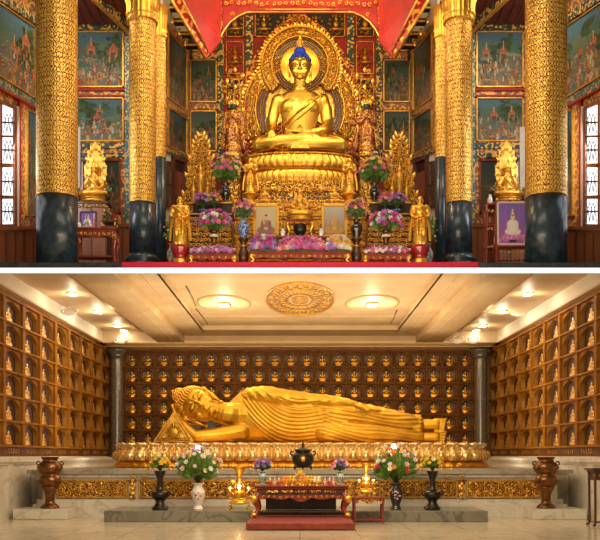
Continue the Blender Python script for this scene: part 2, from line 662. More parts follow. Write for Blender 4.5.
M['hair_blue'] = mat_noise('blue_hair_paint', (0.004, 0.035, 0.38), (0.010, 0.07, 0.60), 12, 0.35)
M['skin_dark'] = mat_noise('dark_green_skin', (0.01, 0.03, 0.028), (0.03, 0.06, 0.05), 8, 0.35)
M['robe_red'] = mat_border('red_and_gold_robe', (0.36, 0.03, 0.012), (0.85, 0.42, 0.06), (0.04, 0.08, 0.07), 15, 0.3)
M['pedestal_red'] = mat_noise('glossy_red_pedestal', (0.22, 0.006, 0.012), (0.36, 0.012, 0.02), 5, 0.15, 0, 0, None, (1, 1, 1), 0.8)
M['dark_void'] = mat_noise('near_black_timber', (0.010, 0.005, 0.004), (0.03, 0.012, 0.008), 4, 0.6)  # near-black brown tone of the roof boards, beams and doors
M['ceiling_maroon'] = mat_noise('maroon_boards', (0.09, 0.010, 0.008), (0.17, 0.022, 0.014), 4, 0.5, 0, 0.1, 20)

# ---------------------------------------------------------------- camera, world
cd = bpy.data.cameras.new('camera')
cam = bpy.data.objects.new('camera', cd)
COL.objects.link(cam)
cam.location = (0, 0, EYE)
cam.rotation_euler = (PI / 2, 0, 0)
cd.sensor_width = 36
cd.lens = FOC / 600 * 36
cd.shift_y = (HOR - 270) / 600
cd.clip_end = 300
SC.camera = cam
w = bpy.data.worlds.new('world')
SC.world = w
w.use_nodes = True
w.node_tree.nodes['Background'].inputs[0].default_value = (1.0, 0.80, 0.58, 1)
w.node_tree.nodes['Background'].inputs[1].default_value = 0.22
SC.view_settings.view_transform = 'Standard'
SC.view_settings.look = 'None'
SC.cycles.max_bounces = 6
SC.cycles.diffuse_bounces = 3
SC.cycles.glossy_bounces = 3
SC.cycles.use_denoising = True
SC.cycles.sample_clamp_indirect = 6


def area(name, loc, target, size, power, col=(1, 0.8, 0.55), sy=None):
    ld = bpy.data.lights.new(name, 'AREA')
    ld.energy = power
    ld.color = col
    ld.size = size
    if sy:
        ld.shape = 'RECTANGLE'
        ld.size_y = sy
    o = bpy.data.objects.new(name, ld)
    COL.objects.link(o)
    o.location = loc
    o.rotation_euler = (Vector(target) - Vector(loc)).to_track_quat('-Z', 'Y').to_euler()
    return o


def point(name, loc, power, col=(1, 0.7, 0.35), r=0.1):
    ld = bpy.data.lights.new(name, 'POINT')
    ld.energy = power
    ld.color = col
    ld.shadow_soft_size = r
    o = bpy.data.objects.new(name, ld)
    COL.objects.link(o)
    o.location = loc
    return o
# ================================================================ LOWER HALL: shell
BD = 36.0           # back wall distance
PITCH = 0.6382
ROWH = 0.632
BZ0 = 1.84
BX0 = -22 * PITCH / 2 + wx(298.7, BD)


def niche_shell(fn, cols, rows, cw, ch, depth, ia, ib, it, spring, na=10):
    """front, lining and back meshes of a wall of arched niches; fn(u,v,depth) -> point"""
    fr, li, bk = MB(), MB(), MB()
    for i in range(cols):
        for j in range(rows):
            u0, v0 = i * cw, j * ch
            x0, x1 = ia, cw - ia
            r, cx = (x1 - x0) / 2, cw / 2
            vs = ch * spring
            top = ch - it - vs
            out = [(x0, ib)]
            for k in range(na + 1):
                a = PI - PI * k / na
                s_ = math.sin(a)
                out.append((cx + r * math.cos(a), vs + top * (s_ if abs(k - na / 2) > 0.1 else 1.10)))
            out.append((x1, ib))
            rim = [(0, ib)]
            for k in range(na + 1):
                t = k / na
                if t < 0.25:
                    rim.append((0, vs + (ch - vs) * t / 0.25))
                elif t <= 0.75:
                    rim.append((cw * (t - 0.25) / 0.5, ch))
                else:
                    rim.append((cw, ch - (ch - vs) * (t - 0.75) / 0.25))
            rim.append((cw, ib))
            n = len(out)
            fv = [fn(u0 + p[0], v0 + p[1], 0) for p in out] + [fn(u0 + p[0], v0 + p[1], 0) for p in rim]
            fv += [fn(u0, v0, 0), fn(u0 + cw, v0, 0)]
            ff = [(k, k + 1, n + k + 1, n + k) for k in range(n - 1)]
            ff.append((2 * n, 2 * n + 1, 2 * n - 1, n - 1, 0, n))
            fr.add(fv, ff)
            lv = [fn(u0 + p[0], v0 + p[1], 0) for p in out] + [fn(u0 + p[0], v0 + p[1], depth) for p in out]
            lf = [(k, k + 1, n + k + 1, n + k) for k in range(n - 1)] + [(n - 1, 0, n, 2 * n - 1)]
            li.add(lv, lf)
            bk.add([fn(u0 + p[0], v0 + p[1], depth) for p in out], [tuple(range(n))])
    return fr, li, bk


def back_fn(u, v, dp):
    return (BX0 + u, BD + dp, BZ0 + v)


fr, li, bk = niche_shell(back_fn, 22, 6, PITCH, ROWH, 0.33, 0.075, 0.06, 0.07, 0.58)
# plain wall round the niches
wb = struct(fr.build('wall_back', M['niche_wood']))
x1b = BX0 + 22 * PITCH
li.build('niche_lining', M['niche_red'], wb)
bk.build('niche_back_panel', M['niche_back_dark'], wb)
mb = MB()
for i in range(23):
    x = BX0 + i * PITCH
    mb.span(x - 0.028, x + 0.028, BD - 0.07, BD + 0.01, BZ0, BZ0 + 6 * ROWH)
for j in range(7):
    z = BZ0 + j * ROWH
    mb.span(BX0, x1b, BD - 0.09, BD + 0.01, z - 0.028, z + 0.028)
mb.span(BX0, x1b, BD - 0.10, BD + 0.3, BZ0 + 6 * ROWH + .02, 5.75)
mb.build('lattice_frame', M['niche_wood'], wb)
mb = MB()
mb.span(-8.0, 8.0, BD - 0.05, BD + 0.5, 0.0, BZ0)
mb.span(-8.0, BX0, BD, BD + 0.5, BZ0, 6.2)
mb.span(x1b, 8.0, BD, BD + 0.5, BZ0, 6.2)
mb.build('plinth_course', M['marble'], wb)
# small arch mouldings, one pattern
mb = MB()
for i in range(22):
    for j in range(6):
        cx, cz = BX0 + (i + .5) * PITCH, BZ0 + j * ROWH
        pts = []
        for k in range(9):
            a = PI - PI * k / 8
            pts.append((cx + 0.25 * math.cos(a), BD - 0.02, cz + 0.37 + 0.20 * math.sin(a)))
        mb.tube([(cx - 0.25, BD - .02, cz + .09)] + pts + [(cx + 0.25, BD - .02, cz + .09)], 0.014, 4)
mb.build('arch_moulding', M['niche_wood_gilt'], wb)

SX = 7.6
SD0, SPITCH, SCOLS = 35.85, 1.612, 9
SZ0, SROW = 1.735, 0.643


def side_fn(sgn):
    def f(u, v, dp):
        return (sgn * (SX + dp), SD0 - u, SZ0 + v)
    return f


for sgn, nm in ((-1, 'wall_left'), (1, 'wall_right')):
    fr, li, bk = niche_shell(side_fn(sgn), SCOLS, 6, SPITCH, SROW, 0.125, 0.13, 0.03, 0.07, 0.50)
    ws = struct(fr.build(nm, M['niche_wood_gilt']))
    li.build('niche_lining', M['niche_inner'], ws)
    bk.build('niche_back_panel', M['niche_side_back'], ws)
    mb = MB()
    xe = sgn * SX
    for i in range(SCOLS + 1):
        y = SD0 - i * SPITCH
        mb.box((xe - sgn * 0.025, y, SZ0 + 3 * SROW), (0.10, 0.20, 6 * SROW))
    for j in range(7):
        z = SZ0 + j * SROW
        mb.box((xe - sgn * 0.03, SD0 - SCOLS * SPITCH / 2, z), (0.13, SCOLS * SPITCH, 0.05))
    mb.box((xe + sgn * 0.02, SD0 - SCOLS * SPITCH / 2, SZ0 + 6 * SROW + .07), (0.2, SCOLS * SPITCH, 0.12))
    mb.build('lattice_frame', M['niche_wood_gilt'], ws)
    mb = MB()
    mb.box((xe + sgn * 0.06, SD0 - SCOLS * SPITCH / 2, SZ0 - 0.145), (0.16, SCOLS * SPITCH, 0.25))
    mb.build('base_strip', M['niche_wood'], ws)
    mb = MB()
    for i in range(SCOLS):          # small gilt characters-like marks under each niche
        y = SD0 - (i + .5) * SPITCH
        for k in range(5):
            for q in range(2):
                mb.box((xe - sgn * 0.03, y + (k - 2) * 0.2 + .04 * q, SZ0 - 0.14 + .03 * (q * 2 - 1)), (0.02, 0.09, 0.02), (R(30 * (k % 3) + 50 * q), 0, 0))
    mb.build('base_ornament', M['gold_soft'], ws)
    # marble wainscot
    mb = MB()
    a, b_ = sgn * 6.85, sgn * 8.1
    mb.span(a, b_, 17.5, 35.98, 0, 1.30)
    mb.span(a - sgn * 0.05, b_, 17.5, 35.98, 1.27, 1.33)
    mb.span(a - sgn * 0.10, b_, 17.5, 35.98, 1.33, 1.42)
    mb.span(sgn * 7.5, b_, 17.5, 35.98, 1.42, 1.46)
    mb.span(a - sgn * 0.06, b_, 17.5, 21.7, 0, 0.22)
    mb.span(a - sgn * 0.03, b_, 17.5, 21.7, 0.22, 0.28)
    for y in (21.15, 18.9):
        mb.span(a - sgn * 0.05, b_, y - .16, y + .16, 0.22, 1.27)
    mb.build('wainscot', M['marble'], ws)
    # upper strip over the niches to the ceiling
    mb = MB()
    mb.span(sgn * (SX + .30), sgn * (SX + .5), 20.7, 36, 1.42, 6.2)
    mb.build('wall_backing', M['niche_wood'], ws)

# pillars in the corners
for px, side in ((116.8, 'left'), (481.0, 'right')):
    t = thing('stone_pillar', 'brown granite pillar in the %s corner of the niche-lined hall' % side, 'pillar', (wx(px, 35.3), 35.3, 1.141), 0, None)
    mb = MB()
    mb.lathe([(0.36, 0), (0.36, 0.12), (0.27, 0.20), (0.255, 0.3), (0.25, 4.10), (0.25, 4.22)], 28)
    mb.build('shaft', M['pillar_stone'], t)
    mb = MB()
    mb.lathe([(0.26, 4.20), (0.30, 4.24), (0.28, 4.27), (0.33, 4.33), (0.40, 4.38), (0.42, 4.44), (0.42, 4.515)], 28)
    mb.build('capital', M['pillar_stone'], t)

# ---------------------------------------------------------------- floor
mb = MB()
mb.span(-9, 9, 2.0, 36.5, -0.1, 0.0)
struct(mb.build('floor', M['floor_marble']))

# ---------------------------------------------------------------- ceiling
ZS = 5.685
mb = MB()
DB, DF = 33.45, 21.75
ZT, ZTT = 6.10, 6.105
for sg in (-1, 1):
    # soffit by the wall, beam, trough
    mb.span(sg * 7.35, sg * 7.95, 20.7, 36.5, ZS, ZS + .05)
    mb.span(sg * 4.3, sg * 5.3, 20.73, DB, ZS, ZS + .05)
    mb.span(sg * 5.26, sg * 5.3, 20.8, DF, ZS + .05, 5.886)
    mb.span(sg * 5.26, sg * 5.3, DF, DB, ZS + .05, ZTT)
    mb.span(sg * 5.3, sg * 7.4, DF, DB, ZTT, ZTT + .02)
    mb.span(sg * 4.3, sg * 4.34, 20.8, DF, ZS + .05, 5.886)
    mb.span(sg * 4.3, sg * 4.34, DF, DB, ZS + .05, 5.93)
    mb.span(sg * 3.45, sg * 4.34, DF, DB - 1.6, 5.93, 5.96)
    mb.span(sg * 3.45, sg * 3.50, DF, DB - .9, 5.93, 6.08)
    # thin mouldings
    mb.span(sg * 3.9, sg * 3.98, DF, DB - .5, 5.90, 5.93)
    mb.span(sg * 5.9, sg * 6.0, DF, DB, ZTT - .04, ZTT)
    mb.span(sg * 5.5, sg * 5.56, DF, DB, ZTT - .06, ZTT)
    mb.span(sg * 4.6, sg * 4.66, DF, DB, ZS - .015, ZS)
mb.span(-7.95, 7.95, DB, 36.5, ZS, ZS + .05)
mb.span(-4.3, 4.3, DB, DB + .04, ZS + .05, 5.96)
mb.span(-4.3, 4.3, DB - 1.6, DB + .04, 5.93, 5.96)
mb.span(-3.5, 3.5, DB - 1.64, DB - 1.6, 5.93, 6.10)
mb.span(-3.5, 3.5, DF, DB - 1.6, 6.08, 6.10)
for sg in (-1, 1):
    mb.span(sg * 5.3, sg * 7.4, DB, DB + .04, ZS + .05, ZTT)
mb.span(-8, 8, 20.73, DF + .02, 5.888, 5.896)
mb.span(-3.2, 3.2, 29.6, 29.68, 6.05, 6.08)
mb.span(-7.95, 7.95, DB + 1.1, DB + 1.2, ZS - .02, ZS)
ceil = struct(mb.build('ceiling', M['ceiling_cream']))
mb = MB()
for sg in (-1, 1):
    mb.span(sg * 7.35, sg * 7.40, 20.8, DF, ZS + .05, 5.886)
    mb.span(sg * 7.35, sg * 7.40, DF, DB, ZS + .05, ZTT)
mb.build('cove_face', M['ceiling_white'], ceil)
# damp-stained slots in the tray
mb = MB()
for px0, py0, px1, py1 in ((186, 286, 196, 306), (196, 309, 208, 325), (390, 325, 397, 310)):
    d0, d1 = 4.57 * 900 / (455 - py0), 4.57 * 900 / (455 - py1)
    d0, d1 = min(d0, 31.6), min(d1, 31.6)
    a, b_ = Vector((wx(px0, d0), d0, 6.074)), Vector((wx(px1, d1), d1, 6.074))
    mb.tube([a, (a + b_) / 2 + Vector((.02, 0, 0)), b_], 0.02, 4)
mb.build('ceiling_slot', M['wood_dark'], ceil)
# self-glowing white slab edge between the storeys
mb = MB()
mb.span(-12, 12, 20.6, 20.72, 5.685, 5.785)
o = struct(mb.build('trim_1', M['slab_glow']))

# ---------------------------------------------------------------- ceiling medallion and lights
zc = 6.08
md = 4.58 * 900 / 155
t = thing('ceiling_medallion', 'large oval gold openwork medallion on the cream ceiling', 'medallion', (0, md, zc))
mb = MB()
S = Matrix.Diagonal((1.0, 2.75, 1.0, 1.0))


def ring(mb, r, th, z=0.0, seg=64, M=None):
    pts = [(r * math.cos(2 * PI * k / seg), r * math.sin(2 * PI * k / seg), z) for k in range(seg + 1)]
    mb.tube(pts, th, 6, False, M=M)


for r_, th in ((1.0, 0.03), (0.93, .02), (0.66, .022), (0.60, .014), (0.36, .018), (0.22, .02)):
    ring(mb, r_, th, -.02, M=S)
mb.build('ring', M['gold_soft'], t)
mb = MB()
for k in range(18):
    a = 2 * PI * k / 18
    c = (0.80 * math.cos(a), 0.80 * math.sin(a))
    for q in range(3):
        rr = 0.10 - 0.03 * q
        pts = [(c[0] + rr * math.cos(b), c[1] + rr * math.sin(b), -.02) for b in [a + q * 2 + i * 0.7 for i in range(7)]]
        mb.tube(pts, 0.016, 4, M=S)
for k in range(24):
    a = 2 * PI * k / 24
    mb.tube([(0.38 * math.cos(a), 0.38 * math.sin(a), -.02), (0.59 * math.cos(a + .12), 0.59 * math.sin(a + .12), -.02)], 0.018, 4, M=S)
mb.build('scrollwork', M['gold_soft'], t)
mb = MB()
mb.lathe([(0.001, -.10), (0.06, -.08), (0.14, -.03), (0.16, 0)], 20, M=S)
mb.build('boss', M['gold_soft'], t)
for i, px in enumerate((224, 372)):
    d = 4.58 * 900 / 152
    t = thing('ceiling_light', 'lit square lamp in an oval ceiling rose on the %s side of the medallion' % ('left' if i == 0 else 'right'), 'ceiling light', (wx(px, d), d, zc), 0)
    mb = MB()
    mb.lathe([(0.80, 0), (0.80, -.02), (0.74, -.035), (0.70, -.02), (0.01, -.02)], 40, M=Matrix.Diagonal((1, 1.8, 1, 1)))
    mb.build('ceiling_rose', M['ceiling_cream'], t)
    mb = MB()
    mb.box((0, 0, -.04), (0.36, 0.62, .05), None, .015)
    mb.build('lamp_frame', M['gold_soft'], t)
    mb = MB()
    mb.box((0, 0, -.07), (0.26, 0.46, .03), None, .01)
    mb.build('lamp_glass', M['lamp_white'], t)
    point('ceiling_lamp_light', (wx(px, d), d, zc - .35), 60, (1, .78, .48), .12)
for sg, side in ((-1, 'left'), (1, 'right')):
    for k, d in enumerate((25.7, 28.9, 32.0, 33.2)):
        t = thing('recessed_spotlight', 'small recessed spotlight in the %s ceiling trough, %s from the front' % (side, ordinal(k)), 'ceiling light', (sg * 6.5, d, ZTT), 0)
        mb = MB()
        mb.lathe([(0.16, 0), (0.17, -.02), (0.13, -.03), (.12, -.01)], 20, M=Matrix.Diagonal((1, 1.8, 1, 1)), cap=False)
        mb.build('rim', M['ceiling_white'], t)
        mb = MB()
        mb.lathe([(0.125, -.012), (0.125, -.03), (.05, -.04), (.001, -.04)], 16, M=Matrix.Diagonal((1, 1.8, 1, 1)))
        mb.build('lamp_glass', M['lamp_white'], t)
        if k < 3:
            point('spot_glow', (sg * 6.5, d, ZTT - .25), 26, (1, .82, .55), .08)
for (px, py, sg, w_) in ((70, 311, -1, 'left trough edge near the front'), (121, 340, -1, 'far end of the left trough'), (519, 312, 1, 'right trough edge near the front'),
                         (457, 340, 1, 'far right trough end, inner side'), (473, 340, 1, 'far right trough end, wall side')):
    if py < 320:
        X = sg * 7.08
        d = abs(X) * 900 / abs(px - 300)
    else:
        d = 33.33
        X = wx(px, d)
    t = thing('ceiling_bracket', 'small pale gold scroll ornament at the ' + w_, 'bracket', (X, d, wz(py, d) - .1))
    mb = MB()
    for k in range(4):
        curl(mb, ((k - 1.5) * 0.11, 0, 0.06 + .06 * (k % 2)), 0.12, 1 if k < 2 else -1, 0, k, 6, 9, .22)
    mb.ell((0, 0, .05), (.2, .06, .10), 12, 6)
    mb.build('scroll', M['ceiling_white'], t)

# ---------------------------------------------------------------- marble podium along the back
mb = MB()
PF = 21.9
mb.span(-6.50, 6.50, PF, 35.95, 0.0, 0.30)
mb.span(-6.42, 6.42, PF + .05, 35.95, 0.30, 0.42)
mb.span(-6.30, 6.30, PF + .12, 35.95, 0.42, 0.90)
mb.span(-6.42, 6.42, PF + .04, 35.95, 0.90, 0.96)
mb.span(-6.50, 6.50, PF - .04, 35.95, 0.96, 1.04)
mb.span(-6.84, 6.84, PF + 1.0, 35.95, 0.0, 1.10)
pod = struct(mb.build('trim_2', M['marble']))
mb = MB()
mb.span(-6.62, 6.62, PF - .12, 35.95, 1.04, 1.14)
mb.build('ledge', M['marble_grey'], pod)
pod['label'] = 'pale marble podium with a grey ledge and gilded carved panels'
zA, zB = 0.47, 0.87
spans = [(57, 126), (139, 228), (238, 370), (380, 457), (468, 540)]
for (a, b_) in spans:
    xa, xb = wx(a, PF), wx(b_, PF)
    mb = MB()
    mb.span(xa, xb, PF + .08, PF + .14, zA, zB)
    pn = mb.build('carved_panel', M['gold_carved_fine'], pod)
    mb = MB()
    for (z0, z1) in ((zA - .02, zA + .02), (zB - .02, zB + .02)):
        mb.span(xa, xb, PF + .05, PF + .12, z0, z1)
    for x in (xa, xb):
        mb.span(x - .02, x + .02, PF + .05, PF + .12, zA, zB)
    mb.build('frame', M['gold_soft'], pn)
    mb = MB()
    n = int((xb - xa) / 0.17)
    for i in range(n):
        x = xa + .1 + (xb - xa - .2) * i / (n - 1)
        for q, z in enumerate((zA + .11, zA + .2, zB - .11)):
            curl(mb, (x, PF + .07, z), .075, 1 if (i + q) % 2 else -1, 0, i + q * 2.0, 4, 7, .2)
    mb.build('relief', M['gold_soft'], pn)
for px in (132, 233, 375, 462):
    x = wx(px, PF)
    mb = MB()
    mb.span(x - .075, x + .075, PF - .0, PF + .12, zA - .03, zB + .03)
    pl = mb.build('gilded_pilaster', M['gold_carved'], pod)
    mb = MB()
    for k in range(3):
        mb.ell((x, PF - .02, zA + .08 + k * .12), (.05, .03, .05), 8, 6)
    mb.build('rosette', M['gold'], pl)
# gold emblems on the moulding
for px in (134, 145, 461, 448):
    t = thing('gilt_flower_emblem', 'small gold flower emblem on the podium moulding, %s' % {134: 'outermost on the left', 145: 'inner one on the left', 461: 'outermost on the right', 448: 'inner one on the right'}[px], 'ornament',
              (wx(px, PF), PF - .045, 1.0), 0)
    mb = MB()
    for k in range(6):
        a = k * PI / 3
        mb.ell((.06 * math.cos(a), -.015, .035 * math.sin(a)), (.045, .02, .022), 8, 5, (0, -a, 0))
    mb.ell((0, -.03, 0), (.03, .02, .025), 8, 5)
    mb.build('petals', M['gold'], t)

# plinth in front and the two corner blocks
mb = MB()
mb.box((wx(296, 20.15), (20.15 + PF) / 2 - .0, .123), (384 / 900 * 20.15, PF - 20.15 - .01, .246), None, .012)
struct(mb.build('trim_3', M['plinth_grey']))['label'] = 'low dark grey marble step in front of the podium'
for sg, nm in ((-1, 'trim_4'), (1, 'trim_5')):
    mb = MB()
    mb.box((sg * 6.03, (20.85 + PF) / 2, .12), (1.25, PF - 20.85 - .01, .24), None, .012)
    struct(mb.build(nm, M['marble']))

# ---------------------------------------------------------------- lights of the hall, real and added
area('ceiling_fill', (0, 26.5, 4.9), (0, 26.5, 9), 10, 300, (1, .80, .50), 9)  # no fixture here, added to brighten the ceiling
area('back_wall_fill', (0, 33.2, 5.4), (0, 36, 3.6), 13, 100, (1, .74, .42), .5)  # added to brighten the niche wall and its small statues
area('hall_light', (0, 26, 5.55), (0, 26, 0), 9, 200, (1, .76, .45), 7)
area('hall_front_light', (0, 16.5, 4.6), (0, 26, 1.4), 7, 270, (1, .78, .48), 3.0)
area('floor_fill', (0, 13.0, 5.2), (0, 18.5, 0), 7, 330, (1, .84, .60), 2)  # extra lamp added to brighten the front floor
area('statue_wash', (0, 22.8, 5.5), (0, 27, 2.6), 8, 45, (1, .74, .38), 1)
for sg in (-1, 1):
    area('cove_light', (sg * 5.6, 28, 5.95), (sg * 7.4, 28, 5.95), .3, 110, (1.0, .93, .80), 10)
    area('side_wall_wash', (sg * 3.5, 27, 5.4), (sg * 7.6, 28, 3.4), 1.0, 42, (1, .70, .34), 9)
# ================================================================ small seated Buddha for the niches
def mini_buddha_mesh():
    mb = MB()
    limb(mb, [(0, 0, .06, .07), (0, .01, .13, .050), (0, .005, .19, .062), (0, 0, .225, .035)], 10, 3)
    for s in (-1, 1):
        limb(mb, [(s * .05, 0, .055, .045), (s * .13, -.02, .05, .040), (s * .10, -.09, .045, .032), (-s * .05, -.10, .05, .028)], 8, 3)
        limb(mb, [(s * .062, 0, .205, .026), (s * .095, -.01, .13, .020), (s * .03, -.09, .085, .016)], 8, 3)
    mb.ell((0, -.08, .05), (.09, .05, .035))
    mb.ell((0, 0, .255), (.024, .024, .03))
    mb.ell((0, -.008, .292), (.040, .042, .048))
    mb.ell((0, 0, .345), (.020, .020, .022))
    me = fuse(mb, .0125, 2, 'small_seated_buddha')
    b2 = MB()
    b2.lathe([(.12, -.06), (.155, -.05), (.15, -.02), (.13, -.012), (.16, .012), (.13, .02)], 12, sy=.85)
    bm = bmesh.new()
    bm.from_mesh(me)
    o = len(bm.verts)
    vs = [bm.verts.new((v[0], v[1] - .02, v[2])) for v in b2.v]
    for f in b2.f:
        bm.faces.new([vs[i] for i in f])
    bm.transform(Matrix.Translation((0, 0, .06)))
    bm.to_mesh(me)
    bm.free()
    me.polygons.foreach_set('use_smooth', [True] * len(me.polygons))
    me.materials.append(M['gold'])
    return me


MINI = mini_buddha_mesh()
mini0 = link('seated_buddha', MINI)
tag(mini0, 'small', 'statue')
first = [True]
NROW = ['bottom', 'second', 'third', 'fourth', 'fifth', 'top']


MINI_SIDE = MINI.copy()
MINI_SIDE.materials.clear()
MINI_SIDE.materials.append(M['gold_soft'])


def put_mini(loc, rz, label, group, sc):
    if first[0]:
        o = mini0
        first[0] = False
    else:
        o = mini0.copy()
        COL.objects.link(o)
    o.location = loc
    o.rotation_euler = (0, 0, rz)
    o.scale = sc
    if abs(rz) > .1:
        o.data = MINI_SIDE
    tag(o, label, 'statue', group)
    return o


def hidden(px, py):
    """behind the reclining figure (its silhouette, kept a little small)"""
    top = np.interp(px, [178, 185, 205, 230, 245, 300, 345, 380, 415, 440], [420, 398, 395, 400, 392, 398, 408, 415, 424, 424])
    return 178 < px < 438 and py > top + 9


for j in range(6):
    for i in range(22):
        x, z = BX0 + (i + .5) * PITCH, BZ0 + j * ROWH + .07
        px, py = 300 + x / BD * 900, 455 - (z + .2 - 1.5) / BD * 900
        if hidden(px, py):
            continue
        put_mini((x, BD + .16, z), 0, 'small gold seated Buddha in back wall niche, %s row%s, %s from left' % (NROW[j], ' up' if 0 < j < 5 else '', ordinal(i)),
                 'small seated Buddhas in the back wall niches', (1.12, .9, 1.08))
for sg, side in ((-1, 'left'), (1, 'right')):
    for j in range(6):
        for i in range(SCOLS):
            y = SD0 - (i + .5) * SPITCH
            put_mini((sg * (SX + .025), y - .22, SZ0 + j * SROW + .035), sg * PI / 2,
                     'small gold seated Buddha, %s wall niche, %s row%s, %s from far corner' % (side, NROW[j], ' up' if 0 < j < 5 else '', ordinal(i)),
                     'small seated Buddhas in the %s wall niches' % side, (1.9, .52, .86))

# ================================================================ lotus base of the reclining Buddha
LD, LZ = 26.7, 1.141
HL, HW = wx(485.5, 26.5), 1.45      # half length, half width


def stadium(s, L, Wd):
    """point and outward normal on a stadium, s in 0..1"""
    st = 2 * (L - Wd)
    arc = PI * Wd
    tot = 2 * st + 2 * arc
    q = (s % 1.0) * tot
    if q < st:
        return (-(L - Wd) + q, -Wd), (0, -1)
    q -= st
    if q < arc:
        a = -PI / 2 + q / Wd
        return ((L - Wd) + Wd * math.cos(a), Wd * math.sin(a)), (math.cos(a), math.sin(a))
    q -= arc
    if q < st:
        return ((L - Wd) - q, Wd), (0, 1)
    q -= st
    a = PI / 2 + q / Wd
    return (-(L - Wd) + Wd * math.cos(a), Wd * math.sin(a)), (math.cos(a), math.sin(a))


def stad_band(mb, L, Wd, prof, n=520, petals=60, amp=.12, shape='up'):
    """profile (offset, z, petal) swept round; petal scales a scalloped bulge"""
    vs, fs = [], []
    for (of, z, pt, zt) in prof:
        for k in range(n):
            s = k / n
            (x, y), (nx, ny) = stadium(s, L, Wd)
            c = abs(math.sin(PI * s * petals))
            o = of + amp * pt * (c ** .6)
            vs.append((x + nx * o, y + ny * o, z + zt * (c ** .8)))
    m = len(prof)
    for i in range(m - 1):
        for k in range(n):
            k2 = (k + 1) % n
            fs.append((i * n + k, i * n + k2, (i + 1) * n + k2, (i + 1) * n + k))
    fs.append(tuple(range((m - 1) * n, m * n)))
    mb.add(vs, fs, True)


lot = thing('lotus_plinth', 'long pale gold lotus-petal base under the reclining Buddha', 'statue base', (wx(301, 26.6), LD, LZ))
mb = MB()
stad_band(mb, HL - .18, HW - .18, [(-.16, .17, 0, 0), (-.02, .19, 1, 0), (.06, .25, 1, 0), (.08, .35, 1, 0), (.03, .46, 1, 0), (-.05, .54, .8, 0), (-.06, .58, .8, 0), (-.01, .63, 1, .0), (.02, .67, 1, .015), (-.03, .70, .8, .01), (-.22, .695, 0, 0)], 816, 68, .20)
mb.build('petal_band', M['gold_pale'], lot)
mb = MB()
for k in range(84):                 # inner lines of the petals
    (x, y), (nx, ny) = stadium((k + .5) / 68, HL - .18, HW - .18)
    if k >= 68:
        break
    for (z0, z1, o0, o1) in ((.24, .54, .27, .13),):
        t_ = (-ny, nx)
        for q in (-1, 1):
            mb.tube([(x + nx * o0 + t_[0] * q * .07, y + ny * o0 + t_[1] * q * .07, z0), (x + nx * (o0 + .01) + t_[0] * q * .085, y + ny * (o0 + .01) + t_[1] * q * .085, (z0 + z1) / 2),
                     (x + nx * o1, y + ny * o1, z1)], .014, 4)
mb.build('petal_rib_pattern', M['gold'], lot)
mb = MB()
stad_band(mb, HL - .02, HW - .02, [(0, 0, 0, 0), (.05, .01, 1, 0), (.05, .07, 1, 0), (-.03, .13, .6, 0), (-.06, .16, .3, 0), (-.22, .20, 0, 0)], 720, 90, .05)
mb.build('foot_band', M['gold'], lot)

# ================================================================ reclining Buddha
U = 26.6 / 900


